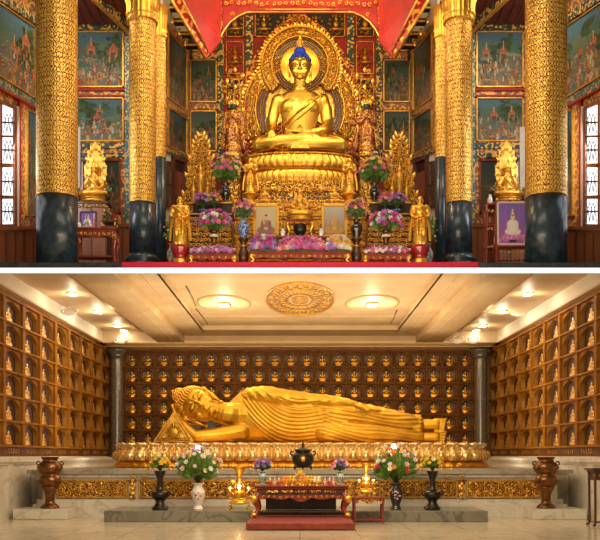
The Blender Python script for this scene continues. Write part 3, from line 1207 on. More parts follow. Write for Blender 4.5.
def recl():
    mb = MB()

    def loft(secs, seg=28):
        """(x, zc, rz, ry, yc) sections, smoothly blended"""
        q = smooth_pts(secs, 6)
        vs, fs = [], []
        for (x, zc, rz, ry, yc) in q:
            for k in range(seg):
                a = 2 * PI * k / seg
                vs.append((x, yc + ry * math.cos(a), zc + rz * math.sin(a)))
        n = len(q)
        for i in range(n - 1):
            for k in range(seg):
                k2 = (k + 1) % seg
                fs.append((i * seg + k, i * seg + k2, (i + 1) * seg + k2, (i + 1) * seg + k))
        fs.append(tuple(reversed(range(seg))))
        fs.append(tuple(range((n - 1) * seg, n * seg)))
        mb.add(vs, fs, True)
    # torso, from the neck to the hips
    loft([(-74, 26, 12, 9, 2), (-66, 26, 20, 13, 2), (-58, 27, 25, 15, 2), (-48, 27, 26, 16, 2), (-34, 25.5, 25, 17, 2), (-16, 24.5, 24, 17, 2), (2, 24, 24, 17, 2), (18, 23.5, 23.5, 17, 2), (34, 22.5, 22, 16, 2), (48, 21.5, 21, 15, 2)])
    # upper leg and lower leg
    loft([(12, 30, 6, 6, 1), (24, 30, 14, 13, 1), (40, 29.5, 14.5, 14, 0), (62, 26.5, 13.5, 13, 0), (84, 23.5, 12, 12, 0), (104, 20.5, 10, 11, 0), (118, 18.5, 8.5, 10, 0), (122, 18, 8, 9, 0)])
    loft([(6, 15, 5, 6, -1), (20, 13, 12, 14, -1), (36, 12, 12, 15, -2), (60, 11, 11.5, 14.5, -2), (84, 9.5, 10, 13, -2), (104, 8.2, 8.5, 11.5, -2), (118, 7, 7.3, 10.5, -2), (122, 6.8, 7, 10, -2)])
    # hem of the robe flaring round the ankles
    loft([(112, 14, 14, 10, 0), (119, 14.2, 14.5, 11, 0), (121, 14.2, 14.2, 10.5, 0)])
    # feet with toes, soles together
    for zc, z2 in ((18.5, 0), (6.2, 0)):
        loft([(118, zc, 5.2, 6, -2), (126, zc, 5.6, 6.5, -3), (134, zc, 5.4, 6.5, -4), (137.5, zc, 5.2, 6, -4.5)])
        for k in range(5):
            z = zc + 5.0 - k * 2.5
            e = 144.8 - k * .5
            limb(mb, [(134, -6, z, 1.3), (141, -7.2, z, 1.05), (e, -7.4, z, 1.15)], 8, 3)
    # upper (left) arm lying along the body
    limb(mb, [(-50, -2, 46, 9.5), (-34, -7, 48, 8.6), (-14, -8, 45, 8.0), (4, -7, 43.5, 7.2), (12, -7, 42.5, 6.6), (28, -9, 42, 5.6), (44, -9, 40, 4.6), (54, -8, 38, 3.8)], 16, 5)
    # its hand flat on the thigh
    mb.ell((60, -8, 36.5), (8, 5.2, 2.8), rot=(0, R(14), 0))
    for k in range(4):
        y = -11.5 + k * 2.5
        L = (0, 3, 4, 2)[k]
        limb(mb, [(63, y, 36.0, 1.5), (70, y, 34.2, 1.35), (76 + L, y, 32.0, 1.1)], 8, 3)
    limb(mb, [(57, -13, 36, 1.6), (63, -15.5, 34, 1.4), (68, -16, 32.4, 1.1)], 8, 3)
    # supporting (right) arm: upper arm along the base, forearm back up to the head
    limb(mb, [(-58, -8, 12, 9), (-70, -12, 9.5, 8), (-84, -16, 7.6, 7.2), (-98, -18, 6.6, 6.4), (-104, -18, 7.5, 6.0), (-110, -17, 13, 5.2), (-117, -15, 20, 4.4), (-121, -13, 26, 3.8)], 16, 6)
    # hand under the head
    mb.ell((-122.5, -13.5, 27), (3.4, 3.6, 6.5), rot=(0, R(-20), 0))
    for k in range(4):
        limb(mb, [(-123 + k * 1.0, -15 + k * 1.5, 30, 1.5), (-125 + k * 1.1, -15.4 + k * 1.5, 34.5, 1.35), (-126.3 + k * 1.2, -15.2 + k * 1.5, 38.0 - abs(k - 1.3), 1.1)], 8, 3)
    limb(mb, [(-120, -14, 28, 1.7), (-117, -16.5, 32, 1.5), (-116.5, -17, 36, 1.2)], 8, 3)
    # neck with its folds
    limb(mb, [(-60, -1, 28, 15), (-68, -2, 29, 12.5), (-77, -4, 30, 11.0), (-88, -5, 33, 10.4)], 18, 4)
    ax = Vector((-.90, 0, .20)).normalized()
    for k in range(3):
        c = Vector((-76 - k * 3.4, -4.2, 30.2 + k * .8))
        e1, e2 = Vector((0, 1, 0)), ax.cross(Vector((0, 1, 0))).normalized()
        pts = [c + e1 * (10.9 * math.cos(a)) + e2 * (10.9 * math.sin(a)) for a in [2 * PI * i / 24 for i in range(25)]]
        mb.tube(pts, .55, 6, False)
    # head: local frame (right, front, up) turned onto its side
    up = Vector((-.862, .03, .507)).normalized()
    front = Vector((.06, -.99, .14)).normalized()
    right = front.cross(up).normalized()
    front = up.cross(right).normalized()
    HM = Matrix((( right.x, -front.x, up.x, -101.5), (right.y, -front.y, up.y, -6), (right.z, -front.z, up.z, 37.0), (0, 0, 0, 1))) @ Matrix.Scale(1.08, 4)
    # in this frame x = his right/left, -y = face, z = crown
    mb.ell((0, 1, 3), (15.2, 15.5, 17.5), 24, 16, M=HM)
    mb.ell((0, -2.5, -6), (11.8, 11.6, 13), 20, 14, M=HM)
    mb.ell((0, -9, -15), (4.6, 4.2, 3.6), M=HM)
    for s in (-1, 1):
        mb.ell((s * 7.2, -7.8, -6.5), (4.6, 4.6, 5.0), M=HM)
        # brow and eyelid
        pts = [HM @ Vector(p) for p in ((s * 1.8, -14.6, 3.2), (s * 4.5, -14.4, 5.6), (s * 8.2, -12.6, 5.8), (s * 11.5, -9.6, 3.8))]
        mb.tube(smooth_pts([tuple(p) for p in pts], 4), 1.05, 6)
        mb.ell((s * 6.2, -12.1, 1.2), (4.0, 2.6, 2.0), 14, 8, M=HM)
        pts = [HM @ Vector(p) for p in ((s * 2.6, -13.6, .2), (s * 4.8, -14.4, -.9), (s * 7.6, -13.6, -.8), (s * 10.2, -11.2, .5))]
        mb.tube(smooth_pts([tuple(p) for p in pts], 4), .85, 6)
        # ear with a long lobe
        pts = [HM @ Vector(p) for p in ((s * 14.6, -3.5, 5.5), (s * 16.2, -4, 2), (s * 15.2, -4.5, -3), (s * 14.2, -5.2, -9), (s * 13.6, -6.0, -15), (s * 13.0, -6.6, -18.5))]
        mb.tube(smooth_pts([tuple(p) for p in pts], 4), [1.6 + .7 * math.sin(i * .7) for i in range(21)], 8)
        pts = [HM @ Vector(p) for p in ((s * 15.5, 2.5, 5), (s * 17, 3.5, 0), (s * 15.6, 1.5, -6))]
        mb.tube(smooth_pts([tuple(p) for p in pts], 4), 1.3, 6)
        mb.ell((s * 1.7, -14.8, -4.9), (1.25, 1.4, 1.1), M=HM)
    # nose
    limb(mb, [tuple(HM @ Vector(p)) + (r,) for p, r in (((0, -13.9, 4, ), 1.4), ((0, -15.4, 0), 1.6), ((0, -17.6, -3.6), 2.1), ((0, -17.2, -5.2), 2.0))], 10, 4)
    # lips
    for z, w_, r in ((-8.6, 4.6, 1.3), (-10.9, 3.8, 1.5)):
        pts = [HM @ Vector((w_ * q, -14.2 + 1.7 * abs(q) ** 1.5 * 1.3 + (.2 if z < -9 else 0), z + (.5 * abs(q)))) for q in (-1, -.5, 0, .5, 1)]
        mb.tube(smooth_pts([tuple(p) for p in pts], 4), [r * (.45 + .55 * math.sin(PI * (i + .5) / 17.5)) for i in range(17)], 8)

    def disp(co, no):
        x, y, z = co[:, 0], co[:, 1], co[:, 2]
        out = np.zeros(len(x))
        # robe over the far shoulder and body
        edge = -64 + (52 - z) * 0.62           # hem crossing the chest diagonally
        robe = (1 / (1 + np.exp(-(x - edge) / 1.2))) * (1 / (1 + np.exp((x - 121) / .8)))
        # the lower arm stays bare
        bare = (z < 19) & (x < -50)
        # torso folds: arcs hanging from the far shoulder
        d1 = np.sqrt((x - 8) ** 2 + (z - 78) ** 2 * 1.15)
        # leg folds: long lines running to the ankles, sagging
        zl = z - (24 - (x - 20) * .07) + 2.4 * np.sin((x - 20) / 26)
        a = d1 / 3.9 + .5 * np.sin(x / 12)
        b = zl / 3.0 + x / 30 + .35 * np.sin(x / 9 + z / 6)
        t = 1 / (1 + np.exp(-(x - 22) / 6))
        f1 = np.abs(np.sin(a * PI / 1.0)) ** 1.6
        f2 = np.abs(np.sin(b * PI / 1.2)) ** 1.6
        arm = 1 / (1 + np.exp(-(z - (43 - np.maximum(x, 0) * .12)) / 1.2))
        f3 = np.abs(np.sin((x + z * .9) / 6.5 * PI / 1.4)) ** 2
        f = (f1 * (1 - t) + f2 * t) * (1 - arm) + f3 * arm * .55
        out += robe * (.5 + .80 * (f - .5))
        return out
    me = fuse(mb, .5, 4, 'reclining_buddha', M['gold_robe'], disp)
    return me, HM


me, HM = recl()
for v_ in me.vertices:
    if v_.co.z < .1:
        v_.co.z = .1
me.transform(Matrix.Scale(U, 4))
rb = thing('reclining_buddha', 'huge gold reclining Buddha with its head propped on one hand, lying on the lotus base', 'statue', (0, 26.6, 1.848))
link('body', me, rb)
# hair: rows of curls over the crown, and the topknot
mb = MB()
for i in range(15):
    ph = R(-18 + i * 7.6)
    ncol = max(4, int(36 * math.cos(ph)))
    for k in range(ncol):
        a = 2 * PI * (k + .5 * (i % 2)) / ncol
        x, y, z = 15.6 * math.cos(ph) * math.cos(a), 1 + 15.9 * math.cos(ph) * math.sin(a), 3 + 18.0 * math.sin(ph)
        if y < 1 and z < 9.5 + 2.0 * (abs(x) / 15) ** 2 - max(0, (abs(x) - 10)) * 1.6:
            continue
        mb.ell((x, y, z), 1.25, 7, 5, M=HM)
for i in range(6):
    ph = R(i * 15)
    ncol = max(3, int(15 * math.cos(ph)))
    for k in range(ncol):
        a = 2 * PI * k / ncol
        mb.ell((6.0 * math.cos(ph) * math.cos(a), 2 + 6.0 * math.cos(ph) * math.sin(a), 20.5 + 5.5 * math.sin(ph)), 1.2, 7, 5, M=HM)
mb.ell((0, 2, 20.5), (6.0, 6.0, 5.5), M=HM)
mb.ell((0, 2, 27), (1.6, 1.6, 1.8), M=HM)
o = mb.build('hair_curls', M['gold'], rb)
o.data.transform(Matrix.Scale(U, 4))
for s in (-1, 1):
    mb = MB()
    pts = [HM @ Vector(p) for p in ((s * 2.9, -14.3, .55), (s * 5.0, -15.0, -.15), (s * 7.6, -14.2, -.05), (s * 9.8, -12.2, .8))]
    mb.tube(smooth_pts([tuple(p) for p in pts], 4), .62, 6)
    o = mb.build('eye', M['wood_dark'], rb)
    o.data.transform(Matrix.Scale(U, 4))
# triangular cushion
t = thing('triangular_cushion', 'gold triangular pillow block with a carved medallion beside the reclining head', 'cushion', (wx(189.5, 25.62), 25.62, 1.868))
k_ = 25.62 / 900
mb = MB()
tri = [(-34.5, 0), (-34.5, 1.5), (-15.5, 29.5), (-14.5, 30), (-13.3, 29.5), (4, 1.5), (4, 0)]
mb.prism([(a * k_, b * k_) for a, b in tri], -.20, .16)
mb.build('block', M['gold_soft'], t)
mb = MB()
q = [(-31.5, 1.8), (-14.6, 27.0), (1.2, 1.8), (-31.5, 1.8)]
mb.tube([(a * k_, -.215, b * k_) for a, b in q], .03, 6)
q = [(-27.5, 3.8), (-14.6, 22.8), (-2.6, 3.8), (-27.5, 3.8)]
mb.tube([(a * k_, -.215, b * k_) for a, b in q], .016, 6)
mb.build('border', M['gold'], t)
mb = MB()
mb.ell((-15 * k_, -.20, 9.5 * k_), (.17, .05, .17), 18, 8)
for k in range(10):
    a = k * PI / 5
    curl(mb, ((-15 + 5.5 * math.cos(a)) * k_, -.225, (10 + 5.5 * math.sin(a)) * k_), .055, 1, 0, a, 4, 7, .22)
mb.ell((-15 * k_, -.22, 16.5 * k_), (.05, .03, .09), 8, 6)
mb.build('medallion', M['gold_robe'], t)
# ================================================================ things of the lower hall
STEP = 0.246


def blossom_mesh(name, m, r=.045, petals=6, cup=.35):
    mb = MB()
    for k in range(petals):
        a = 2 * PI * k / petals
        c, s = math.cos(a), math.sin(a)
        vs = [(0, 0, 0), (r * .55 * c - r * .38 * s, r * .55 * s + r * .38 * c, r * cup * .6), (r * c, r * s, r * cup * 1.3), (r * .55 * c + r * .38 * s, r * .55 * s - r * .38 * c, r * cup * .6)]
        mb.add(vs, [(0, 1, 2, 3)], True)
        vs = [(0, 0, r * .15), (r * .3 * c - r * .25 * s, r * .3 * s + r * .25 * c, r * cup * 1.1), (r * .62 * c, r * .62 * s, r * cup * 2.0), (r * .3 * c + r * .25 * s, r * .3 * s - r * .25 * c, r * cup * 1.1)]
        mb.add(vs, [(0, 1, 2, 3)], True)
    mb.ell((0, 0, r * .2), r * .28, 6, 4)
    return mb.mesh(name, m)


BLO = {}


def blossom(col):
    if col not in BLO:
        BLO[col] = blossom_mesh('blossom_' + col, M['petal_' + col])
    return BLO[col]


def bouquet(name, label, loc, rx, rz, cols, n=26, size=1.0, leafc='leaf', seed=1, stem=.12, group=None, droop=0.0, nl=None):
    """leafy bouquet: foliage, stems and separate blossoms over a dome; loc = mouth of the vase"""
    rnd = random.Random(seed)
    t = thing(name, label, 'flowers', loc, 0, group)
    fo, st = MB(), MB()
    pts = []
    for i in range(n):
        a = i * 2.39996 + rnd.uniform(-.3, .3)
        v = (i + .5) / n
        el = math.asin(min(1, 1.0 - v * (1.0 + droop)))     # top to sides
        q = rnd.uniform(.82, 1.06)
        p = Vector((rx * q * math.cos(el) * math.cos(a), rx * q * .8 * math.cos(el) * math.sin(a), stem + rz * (.42 + .58 * math.sin(el)) * q))
        pts.append(p)
        st.tube([(0, 0, 0), (p.x * .35, p.y * .35, p.z * .6), p], .006 * size, 4)
    for i in range(nl or int(n * 2.4)):
        a = rnd.uniform(0, 2 * PI)
        el = rnd.uniform(-.05 if droop == 0 else -.35 - droop * .3, 1.4)
        q = rnd.uniform(.55, 1.02)
        b = Vector((rx * .3 * math.cos(a), rx * .25 * math.sin(a), stem * .8 + rz * .15))
        tip = Vector((rx * q * math.cos(el) * math.cos(a) * 1.1, rx * q * .9 * math.cos(el) * math.sin(a), stem + rz * (.40 + .55 * math.sin(el)) * q))
        leaf(fo, b.lerp(tip, .35), tip, .035 * size * rnd.uniform(.7, 1.3), (0, 0, rnd.uniform(-.02, .05)))
    fo.build('foliage', M[leafc], t)
    st.build('stems', M['stem'], t)
    for i, p in enumerate(pts):
        o = link('blossom', blossom(cols[rnd.randrange(len(cols))]), t)
        o.location = p
        d = Vector((p.x, p.y - rx * .6, (p.z - stem) * .7)).normalized()
        o.rotation_euler = d.to_track_quat('Z', 'Y').to_euler()
        o.scale = (size * rnd.uniform(.85, 1.3),) * 3
    return t


def lathe_thing(name, label, cat, loc, prof, m, parts=(), group=None, seg=32):
    """vase-like thing: body + extra lathes as parts [(name, profile, material)]"""
    t = thing(name, label, cat, loc, 0, group)
    mb = MB()
    mb.lathe(smooth_pts(prof, 4), seg)
    mb.build('body', m, t)
    for nm, pf, mm in parts:
        mb = MB()
        mb.lathe(pf, seg)
        mb.build(nm, mm, t)
    return t


# ---- big red bronze censers on the corner blocks
for sgn, side in ((-1, 'left'), (1, 'right')):
    px = 50 if sgn < 0 else 546
    d = 21.33
    k = d / 900
    t = thing('bronze_censer', 'tall reddish bronze two-tier censer on the %s corner block' % side, 'censer', (wx(px, d), d, .2415))
    prof = [(9, 0), (9.5, 1), (8, 3), (5.2, 5), (4.6, 9), (5.4, 15), (7.5, 19), (8.5, 21.5)]
    mb = MB()
    mb.lathe(smooth_pts([(r * k, z * k) for r, z in prof], 4), 32)
    mb.build('foot', M['bronze_red'], t)
    mb = MB()
    mb.lathe(smooth_pts([(r * k, z * k) for r, z in [(6, 21), (9.6, 23), (11, 26.5), (10.4, 30.5), (8.6, 33), (9.0, 34.5), (11.2, 37), (12, 40.5), (11, 44), (8, 46.4), (7.2, 48), (8.5, 50), (9.2, 51.3)]], 4), 36, cap=False)
    mb.lathe([(8.4 * k, 50.5 * k), (6 * k, 46.5 * k), (.01, 46 * k)], 24, cap=False)
    mb.build('bowl', M['bronze_red'], t)
    for s in (-1, 1):
        mb = MB()
        mb.tube(smooth_pts([(s * 11 * k, 0, 42 * k), (s * 13.2 * k, 0, 44 * k), (s * 12.6 * k, 0, 46.5 * k), (s * 9.6 * k, 0, 46 * k)], 4), .7 * k, 8)
        mb.build('handle', M['bronze_red'], t)
    mb = MB()
    for a in range(12):
        th = a * PI / 6
        for (r, z, q) in ((11.9, 40.5, 1.4), (10.8, 27.5, 1.1)):
            mb.ell((r * k * math.cos(th), r * k * math.sin(th), z * k), q * k, 8, 6)
    mb.build('stud_pattern', M['bronze_red'], t)

# ---- slender black altar vases with yellow flowers
prof = [(7.4, 0), (8.0, 1.2), (6.0, 3.6), (4.2, 7), (4.4, 9), (7.8, 12), (8.6, 15), (7.4, 17.6), (4.2, 19.5), (2.9, 23), (2.8, 30), (3.6, 33), (5.6, 37.4), (5.9, 38.4)]
for px, side in ((160, 'left'), (432.5, 'right')):
    d = 20.72
    k = d / 900
    t = thing('altar_vase', 'slender black bronze altar vase on the grey step, %s side' % side, 'vase', (wx(px, d), d, STEP + .001))
    mb = MB()
    mb.lathe(smooth_pts([(r * k, z * k) for r, z in prof], 4), 32, cap=False)
    mb.lathe([(7.4 * k, 0), (.01, 0)], 24, cap=False)
    mb.build('body', M['bronze_black'], t)
    for (z, r) in ((33.2, 3.9), (19.6, 4.4), (9, 4.8)):
        mb = MB()
        ring(mb, r * k, .55 * k, z * k, 28)
        mb.build('collar', M['bronze_black'], t)
    for s in (-1, 1):
        mb = MB()
        mb.tube(smooth_pts([(s * 7.4 * k, 0, 13 * k), (s * 10.4 * k, 0, 15 * k), (s * 9.8 * k, 0, 18 * k), (s * 6.5 * k, 0, 17.5 * k)], 4), .7 * k, 8)
        mb.build('handle', M['bronze_black'], t)
    mb = MB()
    for q in range(3):
        a = q * 2 * PI / 3 - PI / 2
        mb.ell((7 * k * math.cos(a), 7 * k * math.sin(a), 1.6 * k), (2.2 * k, 2.2 * k, 1.6 * k), 8, 6)
    mb.build('foot_ring', M['bronze_black'], t)
    bouquet('flower_bouquet', 'small yellow flowers in the slender black vase on the %s' % side, (wx(px, d), d, STEP + 38.0 * k), .24, .38, ['yellow', 'yellow', 'yellow', 'cream'], 26, 1.3, 'leaf', 5 + px.__int__(), .03)

# ---- big flower vases
for px, side, mt, lab in ((198, 'left', 'porcelain', 'white porcelain baluster vase with a small painted red spray'), (396, 'right', 'porcelain_black', 'black porcelain baluster vase with painted pink blossoms')):
    d = 20.74
    k = d / 900
    t = thing('porcelain_vase', lab, 'vase', (wx(px, d), d, STEP + .001))
    mb = MB()
    pf = [(5.0, 0), (5.2, 1.0), (4.0, 3.2), (4.0, 5), (5.8, 10), (7.0, 15), (6.9, 18), (4.9, 21.5), (4.2, 23), (5.6, 25.5), (6.0, 26.2)]
    mb.lathe(smooth_pts([(r * k, z * k) for r, z in pf], 4), 36, cap=False)
    mb.lathe([(5.0 * k, 0), (.01, 0)], 24, cap=False)
    mb.build('body', M[mt], t)
    mb = MB()
    ring(mb, 5.9 * k, .4 * k, 26 * k, 30)
    mb.build('rim', M[mt], t)
    mb = MB()
    rnd = random.Random(3)
    for q in range(9):
        a = -PI / 2 + rnd.uniform(-.55, .55)
        z = rnd.uniform(10, 18)
        r = np.interp(z, [10, 15, 18], [5.9, 7.05, 7.0]) * k
        mb.ell((r * math.cos(a), r * math.sin(a), z * k), (.9 * k, .25 * k, .8 * k), 8, 5)
    mb.build('painted_spray', M['petal_red' if side == 'left' else 'petal_blush'], t)
    bouquet('flower_bouquet', 'large fan bouquet of %s over green leaves, %s side' % ('white and pink lilies' if side == 'left' else 'white, red and orange lilies', side), (wx(px, d), d, STEP + 25.5 * k),
            .55, .88, ['white', 'white', 'white', 'cream', 'blush'] if side == 'left' else ['white', 'white', 'orange', 'red', 'blush', 'cream'], 46, 1.35, 'leaf', 21 + int(px), .02, None, .15, 170)
    # glowing lotus lamp over the bouquet
    px2, py2 = (198, 448) if side == 'left' else (394, 447)
    d2 = 21.25
    t = thing('lotus_lamp', 'lit %s lotus lamp standing behind the big bouquet, %s side' % ('pink-glowing' if side == 'left' else 'warm white', side), 'lamp', (wx(px2, d2), d2, STEP + .001))
    zt = wz(py2, d2) - STEP
    mb = MB()
    mb.lathe([(.10, 0), (.10, .02), (.02, .05), (.015, zt - .12), (.03, zt - .10)], 12)
    mb.build('stand', M['gold_soft'], t)
    mb = MB()
    for q in range(9):
        a = q * 2 * PI / 9
        leaf(mb, (.02 * math.cos(a), .02 * math.sin(a), zt - .10), (.15 * math.cos(a), .13 * math.sin(a), zt + .0), .045, (0, 0, -.03))
        leaf(mb, (.02 * math.cos(a + .3), .02 * math.sin(a + .3), zt - .09), (.08 * math.cos(a + .3), .08 * math.sin(a + .3), zt + .06), .035)
    mb.build('petals', M['petal_magenta' if side == 'left' else 'petal_red'], t)
    mb = MB()
    mb.ell((0, -.02, zt), (.075, .06, .07), 12, 8)
    mb.build('bulb', M['lamp_pink' if side == 'left' else 'lamp_white'], t)
    point('lotus_glow', (wx(px2, d2), d2 - .35, zt + STEP + .05), 9, (1, .5, .7) if side == 'left' else (1, .6, .35), .05)

# ---- gold lamp stands with lit lotus cups
def gold_lamp(px, d, z0, s, label):
    k = d / 900 * s
    t = thing('gold_lamp_stand', label, 'lamp', (wx(px, d), d, z0))
    mb = MB()
    mb.box((0, 0, 7 * k), (19 * k, 12 * k, 3 * k), None, .4 * k)
    mb.box((0, 0, 9.5 * k), (15 * k, 10 * k, 2.4 * k), None, .4 * k)
    for sx in (-1, 1):
        for sy in (-1, 1):
            mb.tube([(sx * 8 * k, sy * 4.5 * k, 6.5 * k), (sx * 9.4 * k, sy * 5 * k, 3.5 * k), (sx * 8.4 * k, sy * 4.6 * k, .8 * k), (sx * 9.8 * k, sy * 5 * k, .1 * k + .8 * k)], 1.0 * k, 6)
    mb.box((0, -5.8 * k, 6.0 * k), (10 * k, 1.0 * k, 2.5 * k), None, .3 * k)
    mb.build('base', M['gold'], t)
    mb = MB()
    mb.lathe(smooth_pts([(4.8 * k, 10 * k), (5.6 * k, 12 * k), (5.6 * k, 17 * k), (4.4 * k, 19 * k), (5.4 * k, 20 * k)], 3), 20)
    mb.build('body', M['gold'], t)
    mb = MB()
    mb.lathe(smooth_pts([(3.2 * k, 26 * k), (2.4 * k, 28 * k), (2.0 * k, 32 * k), (3.4 * k, 36 * k), (6.2 * k, 41 * k), (6.6 * k, 43 * k)], 3), 20)
    for q in (-1, 1):
        mb.tube([(q * 3.6 * k, 0, 20 * k), (q * 4.2 * k, 0, 23 * k), (q * 3.0 * k, 0, 26.4 * k)], .7 * k, 6)
    mb.build('canopy', M['gold_soft'], t)
    for q, (x, z, r) in enumerate(((0, 22.5, 2.6), (-9.2, 20.5, 1.7), (9.2, 20.5, 1.7))):
        mb = MB()
        mb.ell((x * k, -4.0 * k, z * k), (r * k * .7, r * k * .7, r * k), 10, 7)
        f = mb.build('flame_bulb', M['lamp_warm'], t)
        mb = MB()
        for p in range(7):
            a = p * 2 * PI / 7
            leaf(mb, (x * k, -4 * k, (z - r) * k), ((x + 2.6 * math.cos(a)) * k, (-4 + 2.4 * math.sin(a)) * k, (z + r * .3) * k), 1.0 * k)
        mb.tube([(x * k, -4 * k, (z - r) * k), (x * .7 * k, -3 * k, (z - r - 4) * k), (x * .4 * k, 0, 12 * k)], .5 * k, 6)
        mb.build('lotus_cup', M['gold'], t)
    point('lamp_glow', (wx(px, d), d - 8 * k, z0 + 24 * k), 5, (1, .5, .15), .03)
    return t


gold_lamp(239.5, 20.85, STEP + .001, 1.0, 'gold lotus lamp stand on the grey step left of the offering table')
# stool with the second lamp
d = 19.55
k = d / 900
t = thing('carved_stool', 'small red-brown carved wooden stool right of the offering table', 'stool', (wx(368, d), d, 0.001))
mb = MB()
hz = 26.5 * k
mb.box((0, 0, hz), (31 * k, 24 * k, 1.8 * k), None, .4 * k)
mb.build('seat', M['wood_red'], t)
mb = MB()
for sy in (-1, 1):
    pts = [(-14 * k, 24.5 * k)] + [(x * k, (22.0 - 1.6 * math.cos(x * .45)) * k) for x in range(-14, 15, 2)] + [(14 * k, 25.6 * k), (-14 * k, 25.6 * k)]
    mb.prism(pts, sy * 10 * k - .3 * k, sy * 10 * k + .3 * k)
for sx in (-1, 1):
    mb.box((sx * 14 * k, 0, 24 * k), (.6 * k, 20 * k, 3.6 * k))
mb.build('apron', M['gold_carved_fine'], t)
for sx in (-1, 1):
    for sy in (-1, 1):
        mb = MB()
        mb.tube(smooth_pts([(sx * 14.4 * k, sy * 10 * k, 25.6 * k), (sx * 14.3 * k, sy * 10.2 * k, 21 * k), (sx * 13.8 * k, sy * 9.8 * k, 12 * k), (sx * 13.8 * k, sy * 9.8 * k, 4 * k), (sx * 14.2 * k, sy * 10.4 * k, 1.1 * k)], 4), 1.15 * k, 8)
        mb.build('leg', M['wood_red'], t)
mb = MB()
for sy in (-1, 1):
    mb.box((0, sy * 9.8 * k, 5 * k), (27 * k, 1.1 * k, 1.1 * k))
mb.build('stretcher', M['wood_red'], t)
gold_lamp(366, 19.55, 0.001 + hz + .9 * k + .002, .78, 'gold lotus lamp on the red-brown stool right of the offering table')

# ---- red platform and offering table
zf0, zf1, dF, dB = 0.001, 0.155, 17.85, 20.10
t = thing('red_platform', 'low red wooden platform with a maroon mat under the offering table', 'platform', (wx(300.5, dF), (dF + dB) / 2, zf0))
mb = MB()
hw = 109 / 2 * dF / 900
mb.box((0, 0, .085), (hw * 2, dB - dF, .132), None, .012)
for sx in (-1, 1):
    for sy in (-1, 1):
        mb.box((sx * (hw - .08), sy * ((dB - dF) / 2 - .08), .012), (.12, .12, .022))
mb.build('frame', M['wood_red'], t)
mb = MB()
mb.box((0, 0, .1525), (hw * 2 - .10, dB - dF - .10, .004))
mb.build('mat', M['red_cloth'], t)
zt0 = zf0 + .1560
dT, dep = 19.62, .78
k = dT / 900
t = thing('offering_table', 'long dark red carved offering table with gilded cabriole legs on the red platform', 'table', (wx(301, dT), dT, zt0))
top = wz(485.6, dT - dep / 2) - zt0
W2 = 47 * k
mb = MB()
mb.box((0, 0, top - .018), (W2 * 2, dep, .036), None, .01)
mb.box((0, 0, top - .055), (W2 * 2 - .08, dep - .08, .04))
mb.build('tabletop', M['wood_red'], t)
mb = MB()
mb.box((0, 0, top - .125), (W2 * 2 - .16, dep - .14, .10), None, .008)
mb.box((0, 0, top - .19), (W2 * 2 - .10, dep - .10, .03))
mb.build('frieze', M['wood_dark'], t)
mb = MB()
for x in (-.62, -.3, 0, .3, .62):
    mb.box((x, -(dep - .14) / 2 - .004, top - .125), (.24, .008, .05))
mb.build('frieze_gilding', M['gold_carved_fine'], t)
mb = MB()
n = 41
pts = [(-W2 + .12, top - .20)] + [((-W2 + .12) + (2 * W2 - .24) * i / n, top - .25 - .05 * abs(math.cos(i * PI / 10.25)) - .05 * math.exp(-((i - n / 2) / 4) ** 2)) for i in range(n + 1)] + [(W2 - .12, top - .20)]
mb.prism(pts, -dep / 2 + .05, -dep / 2 + .08)
mb.prism(pts, dep / 2 - .08, dep / 2 - .05)
ap = mb.build('apron', M['wood_red'], t)
mb = MB()
for i in range(14):
    x = (-W2 + .22) + (2 * W2 - .44) * i / 13
    curl(mb, (x, -dep / 2 + .045, top - .245), .035, 1 if i < 7 else -1, 0, i * .9, 4, 7, .2)
mb.build('apron_gilding', M['gold_soft'], ap)
for sx in (-1, 1):
    for sy in (-1, 1):
        mb = MB()
        q = [(sx * (W2 - .10), sy * (dep / 2 - .08), top - .2, .055), (sx * (W2 - .03), sy * (dep / 2 - .05), top - .30, .085), (sx * (W2 - .09), sy * (dep / 2 - .08), top - .44, .055),
             (sx * (W2 - .10), sy * (dep / 2 - .08), top - .53, .045), (sx * (W2 - .03), sy * (dep / 2 - .05), .045, .045)]
        limb(mb, q, 10, 4)
        lg = mb.build('leg', M['wood_red'], t)
        mb = MB()
        yo = -.05 if sy < 0 else .05
        mb.ell((sx * (W2 - .02), sy * (dep / 2 - .03) + yo * .6, top - .29), (.085, .06, .09), 12, 8)
        mb.build('gilded_knee', M['gold'], lg)
        mb = MB()
        mb.ell((sx * (W2 - .02), sy * (dep / 2 - .03) + yo * .3, .06), (.075, .06, .055), 12, 8)
        mb.build('gilded_foot', M['gold'], lg)
mb = MB()
mb.box((0, 0, .12), (W2 * 2 - .34, dep - .28, .03), None, .008)
mb.build('lower_shelf', M['wood_dark'], t)
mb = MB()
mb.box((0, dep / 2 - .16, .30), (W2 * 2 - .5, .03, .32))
mb.build('dark_recess_board', M['wood_dark'], t)  # dark board added to blacken the recess under the table
TT = zt0 + top + .001

